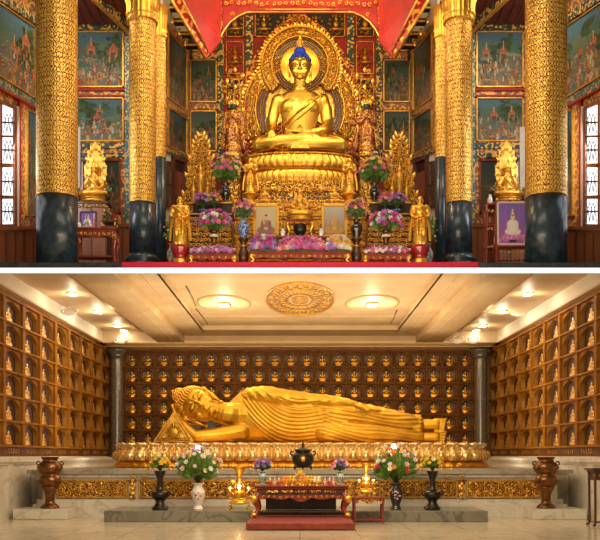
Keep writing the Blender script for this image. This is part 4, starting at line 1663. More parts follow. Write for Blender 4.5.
# small vases with flowers on the table
for px, side, cols in ((262.5, 'left', ['violet', 'violet', 'lilac', 'magenta']), (340, 'right', ['blush', 'pink', 'violet', 'orange'])):
    d = 19.5
    k = d / 900
    t = thing('small_vase', 'small grey-green patterned vase at the %s end of the offering table' % side, 'vase', (wx(px, d), d, TT))
    mb = MB()
    mb.lathe(smooth_pts([(r * k, z * k) for r, z in [(2.8, 0), (3.0, .6), (2.2, 1.6), (3.4, 5), (4.5, 8), (3.2, 11), (2.4, 12), (3.2, 13.6)]], 4), 24, cap=False)
    mb.lathe([(2.8 * k, 0), (.01, 0)], 20, cap=False)
    mb.build('body', M['porcelain_grey'], t)
    mb = MB()
    ring(mb, 3.1 * k, .3 * k, 13.5 * k, 20)
    mb.build('rim', M['porcelain_grey'], t)
    bouquet('flower_bouquet', 'round posy of %s flowers in the small table vase, %s end' % ('violet and purple' if side == 'left' else 'pink and blush', side), (wx(px, d), d, TT + 13.4 * k), .19, .27, cols, 26, 1.0, 'leaf_dark', int(px), .0)

# offerings on the table: fruit dishes, oranges, cups, little candles
def dish(px, d, z, r, label, m='gold'):
    k = d / 900
    t = thing('offering_dish', label, 'dish', (wx(px, d), d, z))
    mb = MB()
    mb.lathe([(r * .5 * k, 0), (r * .45 * k, 1 * k), (r * .3 * k, 1.4 * k), (r * k, 3.2 * k), (r * k * .92, 3.3 * k), (.01, 1.9 * k)], 20, cap=False)
    mb.build('bowl', M[m], t)
    return 2.4 * k


def fruit_mesh(nm, m, r):
    mb = MB()
    mb.ell((0, 0, r * .92), (r, r, r * .92), 12, 9)
    return mb.mesh(nm, m)


FR = {}
cnt = 0
for px, what, col in ((286, 'oranges', 'orange'), (292, 'yellow mangoes', 'yellow'), (303, 'oranges', 'orange'), (309.5, 'yellow mangoes', 'yellow'), (317, 'pale yellow pears', 'cream')):
    cnt += 1
    d = 19.40 if cnt % 2 else 19.70
    k = d / 900
    zz = dish(px, d, TT, 5.2, 'small gold dish of %s on the offering table, %s from the left' % (what, ordinal(cnt - 1)))
    if col not in FR:
        FR[col] = fruit_mesh('fruit_' + col, M['petal_' + col], 1.95 * k)
    for q in range(6):
        if q < 4:
            a = q * PI / 2 + .4
            p = (2.85 * k * math.cos(a), 2.85 * k * math.sin(a), zz + .014)
        else:
            p = ((q - 4.5) * 4.0 * k, 0, zz + 3.4 * k)
        o = link('fruit', FR[col])
        o.location = (wx(px, d) + p[0], d + p[1], TT + p[2])
        tag(o, 'one of the %s in the %s dish from left on offering table' % (what, ordinal(cnt - 1)), 'fruit', 'fruit offerings, %s dish' % ordinal(cnt - 1))
# candle cups in front
for i, px in enumerate((270, 274.5, 279, 325, 329.5, 333.5)):
    d = 19.36 + .05 * (i % 2)
    k = d / 900
    t = thing('candle_cup', 'little %s cup with a %s candle on the offering table, %s from the left' % (('red glass', 'pale glass')[i % 2], 'pink' if i % 2 else 'white', ordinal(i)), 'candle', (wx(px, d), d, TT))
    mb = MB()
    mb.lathe([(1.3 * k, 0), (1.0 * k, .8 * k), (1.7 * k, 2.4 * k), (1.8 * k, 4.2 * k)], 14)
    mb.build('cup', M['petal_red' if i % 2 == 0 else 'petal_blush'], t)
    mb = MB()
    mb.lathe([(.9 * k, 4.2 * k), (.8 * k, 6.6 * k), (.2 * k, 7.6 * k), (.02 * k, 8.6 * k)], 10)
    mb.build('candle', M['petal_white' if i % 2 == 0 else 'petal_blush'], t)
# tall centre lotus offering
d = 19.85
k = d / 900
t = thing('golden_lotus_offering', 'small golden lotus on a stem at the centre of the offering table', 'ornament', (wx(300, d), d, TT))
mb = MB()
mb.lathe([(3 * k, 0), (3 * k, .6 * k), (.8 * k, 1.5 * k), (.7 * k, 8 * k)], 14)
mb.build('stand', M['gold'], t)
mb = MB()
for q in range(10):
    a = q * 2 * PI / 10
    leaf(mb, (.5 * k * math.cos(a), .5 * k * math.sin(a), 8 * k), (5.2 * k * math.cos(a), 4.5 * k * math.sin(a), 11.5 * k), 1.4 * k, (0, 0, -.5 * k))
    leaf(mb, (.5 * k * math.cos(a), .5 * k * math.sin(a), 8.4 * k), (2 * k * math.cos(a + .3), 2 * k * math.sin(a + .3), 14.5 * k), 1.2 * k)
mb.build('petals', M['petal_yellow'], t)

# ---- round black censer on the ledge
d = 22.3
k = d / 900
t = thing('black_censer', 'round black lidded censer with a spired lid and gold crest on the ledge', 'censer', (wx(303, d), d, 1.1415))
mb = MB()
mb.lathe(smooth_pts([(r * k, z * k) for r, z in [(5.5, 2.2), (8.5, 4), (10.6, 8), (10.8, 12), (9.2, 15.5), (7.2, 17.4), (8.6, 18.6)]], 4), 36)
mb.build('body', M['bronze_black'], t)
mb = MB()
mb.lathe(smooth_pts([(r * k, z * k) for r, z in [(8.6, 18.7), (8.2, 20), (5.5, 21.6), (2.0, 22.8), (1.0, 24), (1.6, 25.2), (.8, 26.6), (.1, 29)]], 4), 32)
mb.build('lid', M['bronze_black'], t)
mb = MB()
for q in range(3):
    a = q * 2 * PI / 3 - PI / 2 + PI / 3
    limb(mb, [(7 * k * math.cos(a), 7 * k * math.sin(a), 5 * k, 1.9 * k), (9 * k * math.cos(a), 9 * k * math.sin(a), 2.6 * k, 1.5 * k), (9.4 * k * math.cos(a), 9.4 * k * math.sin(a), 1.0 * k, 1.0 * k)], 8, 3)
mb.build('foot_ring', M['bronze_black'], t)
for s in (-1, 1):
    mb = MB()
    mb.tube(smooth_pts([(s * 9.2 * k, 0, 13.5 * k), (s * 12.2 * k, 0, 15 * k), (s * 12 * k, 0, 18 * k), (s * 9.4 * k, 0, 17.6 * k)], 4), .9 * k, 8)
    mb.build('handle', M['bronze_black'], t)
mb = MB()
mb.ell((0, -10.7 * k, 10 * k), (2.3 * k, .5 * k, 2.5 * k), 12, 8)
for q in range(5):
    a = R(30 + q * 30)
    curl(mb, (2.4 * k * math.cos(a), -10.9 * k, (10 + 2.6 * math.sin(a)) * k), .9 * k, 1, 0, a, 4, 6, .3)
mb.build('gold_crest', M['gold'], t)

# ---- row of gilt cups along the ledge
mb = MB()
mb.lathe([(.05, 0), (.055, .012), (.018, .03), (.018, .055), (.05, .075), (.06, .11), (.05, .112), (.01, .08)], 14)
cup_me = mb.mesh('cup', M['gold'])
xs = [150, 170, 181, 214, 222, 230, 250, 258, 268, 276, 284, 322, 330, 346, 354, 372, 380, 410, 418, 442, 452]
for i, px in enumerate(xs):
    d = 22.05
    o = link('gilt_cup', cup_me)
    o.location = (wx(px, d), d, 1.1415)
    tag(o, 'tiny gilt offering cup on the podium ledge, %s from the left' % ordinal(i), 'cup', 'gilt offering cups along the podium ledge')

# ---- dark carved stand cut by the right edge
d = 19.0
k = d / 900
t = thing('carved_stand', 'dark red-brown carved side stand at the right edge of the hall', 'stand', (wx(601.5, d), d, 0.001))
hz = 57 * k
mb = MB()
mb.box((0, 0, hz), (27 * k, 26 * k, 2.0 * k), None, .5 * k)
mb.box((0, 0, hz - 2 * k), (23 * k, 22 * k, 2.0 * k))
mb.build('top', M['wood_dark'], t)
mb = MB()
for sy in (-1, 1):
    mb.box((0, sy * 9.4 * k, hz - 7 * k), (19 * k, .8 * k, 8 * k))
for sx in (-1, 1):
    mb.box((sx * 9 * k, 0, hz - 7 * k), (.8 * k, 18 * k, 8 * k))
mb.box((0, 0, 4 * k), (18 * k, 18 * k, 1.2 * k))
mb.build('apron', M['wood_dark'], t)
mb = MB()
for q in (-1, 0, 1):
    curl(mb, (q * 5 * k, -10 * k, hz - 6.5 * k), 1.8 * k, 1, 0, q, 5, 8, .25)
mb.build('gilded_carving', M['gold_soft'], t)
for sx in (-1, 1):
    for sy in (-1, 1):
        mb = MB()
        limb(mb, [(sx * 9.6 * k, sy * 9.6 * k, hz - 3 * k, 1.5 * k), (sx * 9.2 * k, sy * 9.2 * k, 30 * k, 1.3 * k), (sx * 9.2 * k, sy * 9.2 * k, 5 * k, 1.3 * k), (sx * 10.8 * k, sy * 10.4 * k, 1.5 * k, 1.5 * k)], 8, 3)
        mb.build('leg', M['wood_dark'], t)
# ================================================================ UPPER TEMPLE HALL: shell
# the floor climbs to the altar in broad low terraces
EDGES = [20.72, 21.70, 23.10, 24.60, 26.40]


def tz(d):
    e = max([x for x in EDGES if x <= d + 1e-6] or EDGES[:1])
    return 1.5 + 192.5 / 900 * e


mb = MB()
for i, e in enumerate(EDGES):
    e2 = EDGES[i + 1] if i < len(EDGES) - 1 else 31.0
    z = tz(e)
    zlow = 5.90 if i == 0 else tz(EDGES[i - 1]) - .0
    mb.span(-10, 10, e, e2, z - .028, z)
    mb.span(-10, 10, e, e + .03, (5.79 if i == 0 else zlow), z)
mb.span(-10, 10, 20.6, 20.74, 5.785, 5.80)
uf = struct(mb.build('floor', M['stone_dark']))
mb = MB()
xa, xb = wx(122, 20.7), wx(478, 20.7)
xc, xd = wx(168, 22.5), wx(432, 22.5)
mb.span(xa, xb, 20.69, 20.715, 5.802, tz(20.8) + .006)
mb.span(xa, xb, 20.69, 21.69, tz(20.8) + .001, tz(20.8) + .006)
mb.span(xc, xd, 21.672, 21.697, tz(20.8) + .006, tz(21.8) + .006)
mb.span(xc, xd, 21.672, 23.05, tz(21.8) + .001, tz(21.8) + .006)
tag(mb.build('red_carpet', M['red_carpet']), 'bright red carpet laid over the temple steps before the altar', 'carpet')
C0, C1 = .006, .006        # carpet thickness


class Wall:
    """a flat upright wall through two plan points; points on it are found from pixel readings"""
    def __init__(s, pa, da, pb, db):
        s.a = Vector((wx(pa, da), da))
        s.b = Vector((wx(pb, db), db))
        t = (s.b - s.a).normalized()
        s.n = Vector((t.y, -t.x))
        if s.n.dot(s.a) > 0:
            s.n = -s.n            # towards the room

    def pt(s, px, row, out=0.0):
        k = (px - 300) / FOC
        t = s.b - s.a
        # (a + u t).x = k (a + u t).y
        u = (k * s.a.y - s.a.x) / (t.x - k * t.y)
        p = s.a + t * u
        return Vector((p.x + s.n.x * out, p.y + s.n.y * out, wz(row, p.y)))

    def slab(s, mb, px0, px1, t0, b0, t1=None, b1=None, o0=0.0, o1=.05):
        """block on the wall: from px0 (rows t0..b0) to px1 (rows t1..b1), standing out o0..o1"""
        t1 = t0 if t1 is None else t1
        b1 = b0 if b1 is None else b1
        vs = []
        for o in (o0, o1):
            vs += [s.pt(px0, b0, o), s.pt(px1, b1, o), s.pt(px1, t1, o), s.pt(px0, t0, o)]
        mb.add(vs, [(0, 1, 2, 3), (4, 5, 6, 7), (0, 1, 5, 4), (1, 2, 6, 5), (2, 3, 7, 6), (3, 0, 4, 7)])

    def rim(s, mb, px0, px1, t0, b0, t1=None, b1=None, wd=1.5, o1=.08):
        t1 = t0 if t1 is None else t1
        b1 = b0 if b1 is None else b1
        s.slab(mb, px0, px1, t0, t0 + wd, t1, t1 + wd, 0, o1)
        s.slab(mb, px0, px1, b0 - wd, b0, b1 - wd, b1, 0, o1)
        f = wd / abs(px1 - px0) if px1 != px0 else 0
        f = min(f, .3)
        s.slab(mb, px0, px0 + (px1 - px0) * f, t0, b0, t0 + (t1 - t0) * f, b0 + (b1 - b0) * f, 0, o1)
        s.slab(mb, px1 - (px1 - px0) * f, px1, t1 + (t0 - t1) * f, b1 + (b0 - b1) * f, t1, b1, 0, o1)


def paint_mural(seed, w, h, sky=(0.07, 0.17, 0.26), warm=1.0, dark=1.0):
    c = Canvas(w, h, seed=seed)
    rs = c.rs
    c.grad((0.24, 0.17, 0.09), (0.10, 0.16, 0.14), 0, .75)
    t = np.clip((c.y - .62) / .38, 0, 1)[..., None]
    c.a = c.a * (1 - t) + np.array(sky) * t
    for i in range(6):
        c.ell(rs.rand(), .45 + .3 * rs.rand(), .12 + .15 * rs.rand(), .07 + .1 * rs.rand(), (0.05 + .1 * rs.rand(), .12 + .08 * rs.rand(), .12), .8)
    for i in range(5):
        c.ell(rs.rand(), .1 + .5 * rs.rand(), .2, .03, (.36, .30, .19), .6)
    for i in range(7):                     # trees
        x, y, r = rs.rand(), .35 + .5 * rs.rand(), .05 + .08 * rs.rand()
        c.rect(x - .008, x + .008, y - r * 2, y, (.06, .035, .015))
        for k in range(14):
            g = rs.rand()
            c.ell(x + (rs.rand() - .5) * r * 2.2, y + (rs.rand() - .5) * r * 2.2, r * .45, r * .4, (.015 + .05 * g, .04 + .08 * g, .02 + .02 * g), .9)
    for i in range(2):                     # pavilions
        x, y, q = .2 + .6 * rs.rand(), .45 + .25 * rs.rand(), .05 + .04 * rs.rand()
        c.rect(x - q, x + q, y - q, y + q * .4, (.42, .26, .13))
        c.rect(x - q * .7, x + q * .7, y - q, y, (.20, .05, .03))
        for k in range(4):
            c.ell(x, y + q * (.5 + .35 * k), q * (1.4 - .35 * k), q * .28, (.45, .12, .05))
        c.rect(x - .005, x + .005, y + q, y + q * 3, (.7, .5, .15))
    rob = [(.58, .18, .05), (.50, .06, .04), (.62, .42, .22), (.08, .20, .26), (.62, .55, .42), (.60, .30, .05), (.25, .10, .06), (.14, .26, .18)]
    for i in range(int(80 * w / 70)):      # people
        x, y = rs.rand(), .04 + .5 * rs.rand() ** 1.3
        q = .034 * (1.25 - y) * (.8 + .5 * rs.rand())
        a = rob[rs.randint(len(rob))]
        c.ell(x, y, q * .62, q * 1.35, a)
        c.ell(x + q * .2, y + q * .2, q * .22, q * .8, tuple(v * .5 for v in a), .7)
        c.ell(x, y + q * 1.75, q * .36, q * .40, (.62, .42, .26))
        c.ell(x, y + q * 2.1, q * .32, q * .25, (.05, .03, .02))
    c.a = c.a * dark * .62
    c.speck(.45)
    return c


MN = [0]


def mural(wall, parent, px0, px1, t0, b0, t1=None, b1=None, seed=0, sky=(0.07, 0.17, 0.26), dark=1.0, res=70, name='painted_scene', frame='gold_soft', wd=1.2):
    t1 = t0 if t1 is None else t1
    b1 = b0 if b1 is None else b1
    c = paint_mural(seed, res, res, sky, dark=dark)
    q = [wall.pt(px0, b0, .03), wall.pt(px1, b1, .03), wall.pt(px1, t1, .03), wall.pt(px0, t0, .03)]
    o = link(name, c.mesh(name, q, M['mural']), parent)
    mb = MB()
    wall.rim(mb, px0, px1, t0, b0, t1, b1, wd, .07)
    mb.build('frame', M[frame], o)
    return o


def mirror(px, f):
    return 600 - px if f else px


for f in (False, True):
    side = 'right' if f else 'left'
    m_ = lambda p: mirror(p, f)
    # ---- frontal wall between the columns
    fw = Wall(m_(52), 25.2, m_(163), 25.2)
    mb = MB()
    fw.slab(mb, m_(52), m_(163), 25, 275, o0=-.3, o1=0)
    root = struct(mb.build('wall_' + side, M['border_red']))
    mural(fw, root, m_(77), m_(124), 32, 88, seed=11 + f, dark=1.25)
    mural(fw, root, m_(77), m_(124), 98, 142, seed=13 + f, dark=1.15)
    mural(fw, root, m_(82), m_(121), 160, 214, seed=15 + f, sky=(.05, .09, .10), dark=.75, frame='wood_red', wd=1.6)
    mb = MB()
    for (t, b) in ((89, 91), (95.5, 97)):
        fw.slab(mb, m_(60), m_(125), t, b, o1=.06)
    mb.build('red_moulding', M['red_paint'], root)
    mb = MB()
    fw.slab(mb, m_(60), m_(135), 26.5, 31, o1=.12)
    fw.slab(mb, m_(60), m_(125), 143.5, 149, o1=.06)
    fw.slab(mb, m_(60), m_(125), 153.5, 158, o1=.06)
    mb.build('dark_border', M['border_dark'], root)
    mb = MB()
    fw.slab(mb, m_(125.3), m_(129.5), 31, 226, o1=.05)
    mb.build('side_border', M['border_blue'], root)
    mb = MB()
    fw.slab(mb, m_(60), m_(163), 227, 275, o0=0, o1=.08)
    fw.slab(mb, m_(60), m_(163), 224.5, 228, o0=0, o1=.12)
    wn = mb.build('wainscot', M['wood_panel'], root)
    mb = MB()
    for k in range(9):
        x = 78 + k * 9
        fw.slab(mb, m_(x), m_(x + 1), 230, 262, o0=.08, o1=.10)
    mb.build('stile', M['wood_dark'], wn)
    # plaster-coloured slab put in for a strip of window light by the column
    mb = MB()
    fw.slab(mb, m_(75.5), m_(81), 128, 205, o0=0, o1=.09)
    mb.build('pale_light_strip', M['plaster'], root)

    # ---- aisle outer wall with the window
    ow = Wall(m_(-14), 20.9, m_(58), 25.18)
    mb = MB()
    ow.slab(mb, m_(-14), m_(58), -60, 270, -5, 270, o0=-.25, o1=0)
    root = struct(mb.build('wall_' + side, M['border_red']))
    L = lambda a, b, p: a + (b - a) * p / 35.0      # line through rows a (x=0) and b (x=35)
    mural(ow, root, m_(-12), m_(34), L(4, 28, -12), L(78, 100, -12), L(4, 28, 34), L(78, 100, 34), seed=21 + f, dark=1.45, res=80, wd=1.4)
    mb = MB()
    ow.slab(mb, m_(-14), m_(50), L(79, 101, -14), L(89, 108, -14), L(79, 101, 50), L(89, 108, 50), o1=.05)
    ow.slab(mb, m_(35), m_(39), 26, 102, 28, 106, o1=.05)
    mb.build('blue_border', M['border_blue'], root)
    mb = MB()
    ow.slab(mb, m_(-14), m_(50), L(-6, 19, -14), L(3, 26, -14), L(-6, 19, 50), L(3, 26, 50), o1=.10)
    mb.build('dark_border', M['border_dark'], root)
    mb = MB()
    ow.slab(mb, m_(-14), m_(50), L(89, 108, -14), L(91, 110, -14), L(89, 108, 50), L(91, 110, 50), o1=.09)
    ow.slab(mb, m_(17), m_(18.5), 98, 228, 99, 228, o1=.07)
    mb.build('red_moulding', M['red_paint'], root)
    mural(ow, root, m_(25), m_(36), 109, 216, 113, 216, seed=31 + f, dark=1.1, res=50)
    mb = MB()
    ow.slab(mb, m_(-14), m_(52), 229, 269.5, 227, 269.5, o0=0, o1=.07)
    ow.slab(mb, m_(-14), m_(52), 227, 231, 225.5, 228.5, o0=0, o1=.14)
    wn = mb.build('wainscot', M['wood_panel'], root)
    mb = MB()
    for k in range(6):
        x = -6 + k * 9
        ow.slab(mb, m_(x), m_(x + 1), 233, 262, 233, 262, o0=.07, o1=.09)
    mb.build('stile', M['wood_dark'], wn)
    # window: recess, bright panes, frame, tracery
    mb = MB()
    ow.slab(mb, m_(-13), m_(12.5), 98, 227, 108, 226, o0=.0, o1=.02)
    wd_ = struct(mb.build('window_' + ('2' if f else '1'), M['skyglass']))
    mb = MB()
    ow.slab(mb, m_(12), m_(14.5), 107, 228, 108.5, 227, o0=0, o1=.07)
    ow.slab(mb, m_(-13), m_(14), 94, 99, 107, 110, o0=0, o1=.06)
    ow.slab(mb, m_(-13), m_(14), 224.5, 228.5, 224, 228, o0=0, o1=.07)
    for (a, b) in ((135, 137.5), (163, 167.5), (195, 199)):
        ow.slab(mb, m_(-13), m_(13), a, b, a + .5, b, o0=0, o1=.05)
    ow.slab(mb, m_(-1.5), m_(.6), 100, 227, 101, 227, o0=0, o1=.05)
    mb.build('window_frame', M['wood_panel'], wd_)
    mb = MB()
    for (a, b) in ((111, 134), (138, 162), (169, 194), (200, 223)):
        for k in range(3):
            x0, x1 = 1.5 + k * 3.4, 5 + k * 3.4
            for (ya, yb) in ((a, b), (b, a)):
                p, q = ow.pt(m_(x0), a + (b - a) * .1 if ya == a else b - 1, .05), ow.pt(m_(x1), b - 1 if ya == a else a + (b - a) * .1, .05)
                mb.tube([p, (p + q) / 2 + Vector((0, 0, .08)), q], .010, 4)
        mb.tube([ow.pt(m_(1), (a + b) / 2, .05), ow.pt(m_(12), (a + b) / 2, .05)], .02, 4)
    mb.build('tracery', M['wood_dark'], wd_)
    mb = MB()
    ow.slab(mb, m_(14.5), m_(17), 106, 228, 107, 227, o0=0, o1=.06)
    mb.build('reveal', M['plaster'], wd_)

    # ---- splayed chancel wall: murals over plaster with a dark doorway
    cw = Wall(m_(163), 25.2, m_(189), 29.2)
    mb = MB()
    cw.slab(mb, m_(163), m_(190), -5, 275, -5, 275, o0=-.25, o1=0)
    root = struct(mb.build('wall_' + side, M['plaster']))
    mural(cw, root, m_(166), m_(186.5), 30, 98, 52, 112, seed=41 + f, dark=.8, res=60)
    mural(cw, root, m_(166), m_(186.5), 106, 146, 119, 156, seed=43 + f, dark=.7, res=60)
    mb = MB()
    cw.slab(mb, m_(163), m_(190), 22, 29, 46, 51, o0=0, o1=.08)
    cw.slab(mb, m_(163), m_(190), 99, 105, 113, 118, o0=0, o1=.05)
    cw.slab(mb, m_(163), m_(165.5), 22, 150, 24, 151, o0=0, o1=.06)
    cw.slab(mb, m_(187), m_(189), 50, 160, 52, 161, o0=0, o1=.06)
    mb.build('red_border', M['border_red'], root)
    mb = MB()
    cw.slab(mb, m_(163), m_(190), 147, 151.5, 157, 160.5, o0=0, o1=.07)
    mb.build('dark_border', M['border_dark'], root)
    mb = MB()
    cw.slab(mb, m_(163), m_(190), 226, 275, 226, 275, o0=0, o1=.07)
    mb.build('wainscot', M['wood_dark'], root)
    # doorway
    mb = MB()
    cw.slab(mb, m_(172), m_(183), 158, 262, 163, 262, o0=0, o1=.03)
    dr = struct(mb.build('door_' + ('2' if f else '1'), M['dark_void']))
    mb = MB()
    cw.slab(mb, m_(171), m_(172.5), 156, 262, 157, 262, o0=0, o1=.09)
    cw.slab(mb, m_(182.5), m_(184), 161, 262, 162, 262, o0=0, o1=.09)
    cw.slab(mb, m_(171), m_(184), 155.5, 158.5, 161, 163.5, o0=0, o1=.09)
    mb.build('door_frame', M['wood_dark'], dr)
    mb = MB()
    cw.slab(mb, m_(173.5), m_(177.5), 170, 196, 172, 197, o0=.03, o1=.05)
    cw.slab(mb, m_(178.5), m_(182), 172, 197, 174, 198, o0=.03, o1=.05)
    mb.build('door_panel', M['wood_panel'], dr)
    # small framed pictures beside the door
    for q, (a, b) in enumerate(((162, 182), (185, 206))):
        c = paint_mural(71 + q + 2 * f, 24, 40, sky=(.2, .16, .08), dark=.9)
        t = thing('framed_picture', 'narrow dark-framed painting on the %s chancel wall beside the doorway, %s' % (side, 'upper' if q == 0 else 'lower'), 'picture', cw.pt(m_(167), b, 0))
        of = t.location
        pts = [cw.pt(m_(165.4), b, .05), cw.pt(m_(169.8), b, .05), cw.pt(m_(169.8), a + 1, .05), cw.pt(m_(165.4), a, .05)]
        link('picture_canvas', c.mesh('picture', [p - of for p in pts], M['mural']), t)
        mb = MB()
        cw.rim(mb, m_(165), m_(170.2), a - 1, b + 1, a, b + 1, 1.0, .08)
        mb.v = [tuple(Vector(v) - of) for v in mb.v]
        mb.build('frame', M['wood_dark'], t)

    # ---- maroon ceiling over the aisle, with its gold-edged beams
    mb = MB()
    x0, x1 = wx(m_(-20), 20.8), wx(m_(166), 25.2)
    z0 = wz(26.5, 25.2)
    mb.span(min(wx(m_(-30), 25), x1), max(wx(m_(-30), 25), x1), 20.75, 25.5, z0, z0 + .15)
    root = struct(mb.build('ceiling', M['ceiling_maroon']))
    mb = MB()
    for k in range(12):
        x = wx(m_(60 + k * 9), 25.2)
        mb.box((x, 23, z0 - .02), (.03, 4.6, .04))
    mb.build('board_joint', M['wood_dark'], root)
    # diagonal gilded beam from above the column down to the wall head
    for (pa, ra, da, pb, rb_, db, nm) in ((97, -4, 23.6, 133, 30, 25.1, 'long'),):
        A, B = P(m_(pa), ra, da), P(m_(pb), rb_, db)
        t = thing('gilded_beam', 'gold-edged dark beam slanting down to the wall head in the %s aisle' % side, 'beam', tuple(B))
        ux = (A - B)
        mb = MB()
        side_v = Vector((1, 0, 0))
        for (o, wdt, nm2, mt) in ((0, .26, 'beam_body', 'border_dark'), (.16, .045, 'gilded_edge', 'gold_soft'), (-.16, .045, 'gilded_edge', 'gold_soft')):
            mb = MB()
            n_ = Vector((ux.z, 0, -ux.x)).normalized()
            c0, c1 = n_ * o, ux * 1.15 + n_ * o
            vs = []
            for c in (c0, c1):
                for a, b in ((-1, -1), (1, -1), (1, 1), (-1, 1)):
                    vs.append(c + n_ * (wdt / 2 * a) + Vector((0, (.12 if o == 0 else .16) * b - .02, 0)))
            mb.add(vs, [(0, 1, 2, 3), (4, 5, 6, 7), (0, 1, 5, 4), (1, 2, 6, 5), (2, 3, 7, 6), (3, 0, 4, 7)])
            mb.build(nm2, M[mt], t)

# ---- chancel back wall
bw = Wall(187, 29.2, 413, 29.2)
mb = MB()
bw.slab(mb, 183, 417, -8, 275, o0=-.3, o1=0)
root = struct(mb.build('wall_back', M['red_paint']))
for f in (False, True):
    m_ = lambda p: mirror(p, f)
    mural(bw, root, m_(190), m_(217), 20, 52, seed=51 + f, dark=.65, res=50)
    mural(bw, root, m_(190), m_(217), 60, 103, seed=53 + f, sky=(.10, .10, .08), dark=.8, res=60)
    mural(bw, root, m_(190), m_(217), 111, 152, seed=55 + f, sky=(.08, .12, .14), dark=1.0, res=60)
    mb = MB()
    bw.slab(mb, m_(189), m_(218), 53, 59, o1=.05)
    bw.slab(mb, m_(189), m_(218), 104, 110, o1=.05)
    bw.slab(mb, m_(189), m_(218), 153, 158, o1=.05)
    mb.build('red_border', M['border_red'], root)
    mb = MB()
    bw.slab(mb, m_(218), m_(224), -5, 160, o1=.12)
    bw.slab(mb, m_(246), m_(253), -5, 160, o1=.12)
    mb.build('patterned_post', M['border_dark'], root)
    mb = MB()
    bw.slab(mb, m_(187), m_(189.2), -5, 165, o1=.14)
    mb.build('corner_post', M['red_paint'], root)
    for (px0, px1, t_, b_, mt) in ((226, 244, 12, 38, 'dark_void'), (226, 244, 42, 75, 'red_paint'), (226, 244, 79, 112, 'dark_void'), (226, 244, 116, 150, 'red_paint'), (255, 297, 13, 38, 'dark_void')):
        mb = MB()
        bw.slab(mb, m_(px0), m_(px1), t_, b_, o1=.03)
        pn = mb.build('altar_wall_panel', M[mt], root)
        mb = MB()
        bw.rim(mb, m_(px0), m_(px1), t_, b_, wd=1.0, o1=.07)
        mb.build('frame', M['gold_deep'], pn)
        # gilded figure: seated form in a scrolled aureole
        mb = MB()
        cx, cy = (px0 + px1) / 2, (t_ + b_) / 2
        if px1 - px0 > 25:
            cs = [(cx - 12, cy), (cx + 8, cy + 2)]
        else:
            cs = [(cx, cy)]
        k = 29.1 / 900
        for (ax_, ay_) in cs:
            c = bw.pt(m_(ax_), ay_, .08)
            mb.ell(c + Vector((0, 0, 5 * k)), (2 * k, .05, 2.2 * k), 10, 6)
            mb.ell(c + Vector((0, 0, 8 * k)), (1.2 * k, .05, 2 * k), 10, 6)
            mb.ell(c, (3 * k, .07, 4 * k), 10, 6)
            mb.ell(c - Vector((0, 0, 5 * k)), (6 * k, .08, 2 * k), 12, 6)
            for q in range(12):
                a = q * PI / 6
                curl(mb, (c.x + 6.6 * k * math.cos(a), c.y, c.z + 9.6 * k * math.sin(a)), 1.6 * k, 1 if q % 2 else -1, 0, a, 4, 7, .3)
        mb.build('gilded_figure', M['gold_deep'], pn)

# ---- big columns
def column_mesh(r, z0, z1, seg=48):
    me = bpy.data.meshes.new('shaft')
    vs, fs, uv = [], [], []
    nz = max(2, int((z1 - z0) / .5))
    for i in range(nz + 1):
        for k in range(seg + 1):
            a = 2 * PI * k / seg
            vs.append((r * math.cos(a), r * math.sin(a), z0 + (z1 - z0) * i / nz))
    for i in range(nz):
        for k in range(seg):
            a = i * (seg + 1) + k
            fs.append((a, a + 1, a + seg + 2, a + seg + 1))
    me.from_pydata(vs, [], fs)
    ul = me.uv_layers.new(name='UVMap')
    for lp in me.loops:
        i, k = divmod(lp.vertex_index, seg + 1)
        ul.data[lp.index].uv = (k / seg, (z1 - z0) * i / nz)
    me.polygons.foreach_set('use_smooth', [True] * len(me.polygons))
    me.materials.append(M['column_gold'])
    return me


def column(px, d, rpx, dark_row, top_row, base_rows, label, cap_rows=None, dark='column_dark', body=None):
    k = d / 900
    r = rpx * k
    z0 = tz(d - r * 1.4) + .001
    t = thing('gilded_column', label, 'column', (wx(px, d), d, z0))
    dd = d - r
    zd = wz(dark_row, dd) - z0
    ztop = wz(top_row, dd) - z0
    mb = MB()
    if base_rows:
        zb = wz(base_rows, dd) - z0
        mb.lathe([(r * 1.42, 0), (r * 1.45, zb * .18), (r * 1.36, zb * .30), (r * 1.18, zb * .42), (r * 1.28, zb * .55), (r * 1.30, zb * .68), (r * 1.12, zb * .82), (r * 1.02, zb)], 48)
        mb.build('base', M[dark], t)
        mb = MB()
        mb.lathe([(r, zb), (r, zd)], 48)
    else:
        mb.lathe([(r * 1.004, 0), (r * 1.004, zd)], 48)
    mb.build('dark_dado', M[dark], t)
    mb = MB()
    ring(mb, r * 1.0, r * .035, zd, 48)
    mb.build('gilt_band', M['gold'], t)
    link('shaft', column_mesh(r, zd, ztop), t)
    if cap_rows:
        a, b = cap_rows
        za, zb = wz(b, dd) - z0, wz(a, dd) - z0
        mb = MB()
        h = zb - za
        mb.lathe([(r * 1.02, za), (r * 1.12, za + h * .05), (r * 1.02, za + h * .12), (r * 1.10, za + h * .2), (r * 1.16, za + h * .26), (r * 1.08, za + h * .33), (r * 1.14, za + h * .6), (r * 1.32, za + h)], 72, flute=24, fd=.10)
        mb.build('capital', M['gold'], t)
    return t


column(57, 21.25, 20.3, 191.5, -40, None, 'massive front column in gold tracery over blue-black marble, left of the altar')
column(546, 21.25, 20.6, 191.5, -40, None, 'massive front column in gold tracery over blue-black marble, right of the altar')
column(142.5, 22.62, 13.2, 200, 14, 252, 'gold tracery column with a lotus capital behind the left front column', (-12, 17))
column(459, 22.62, 13.2, 200, 14, 252, 'gold tracery column with a lotus capital behind the right front column', (-12, 17))
column(160, 24.0, 6.0, 156, 34, None, 'slim column with a gold lotus capital half hidden on the left', (5, 36), 'column_dark')
column(441, 24.0, 6.0, 156, 34, None, 'slim column with a gold lotus capital half hidden on the right', (5, 36), 'column_dark')

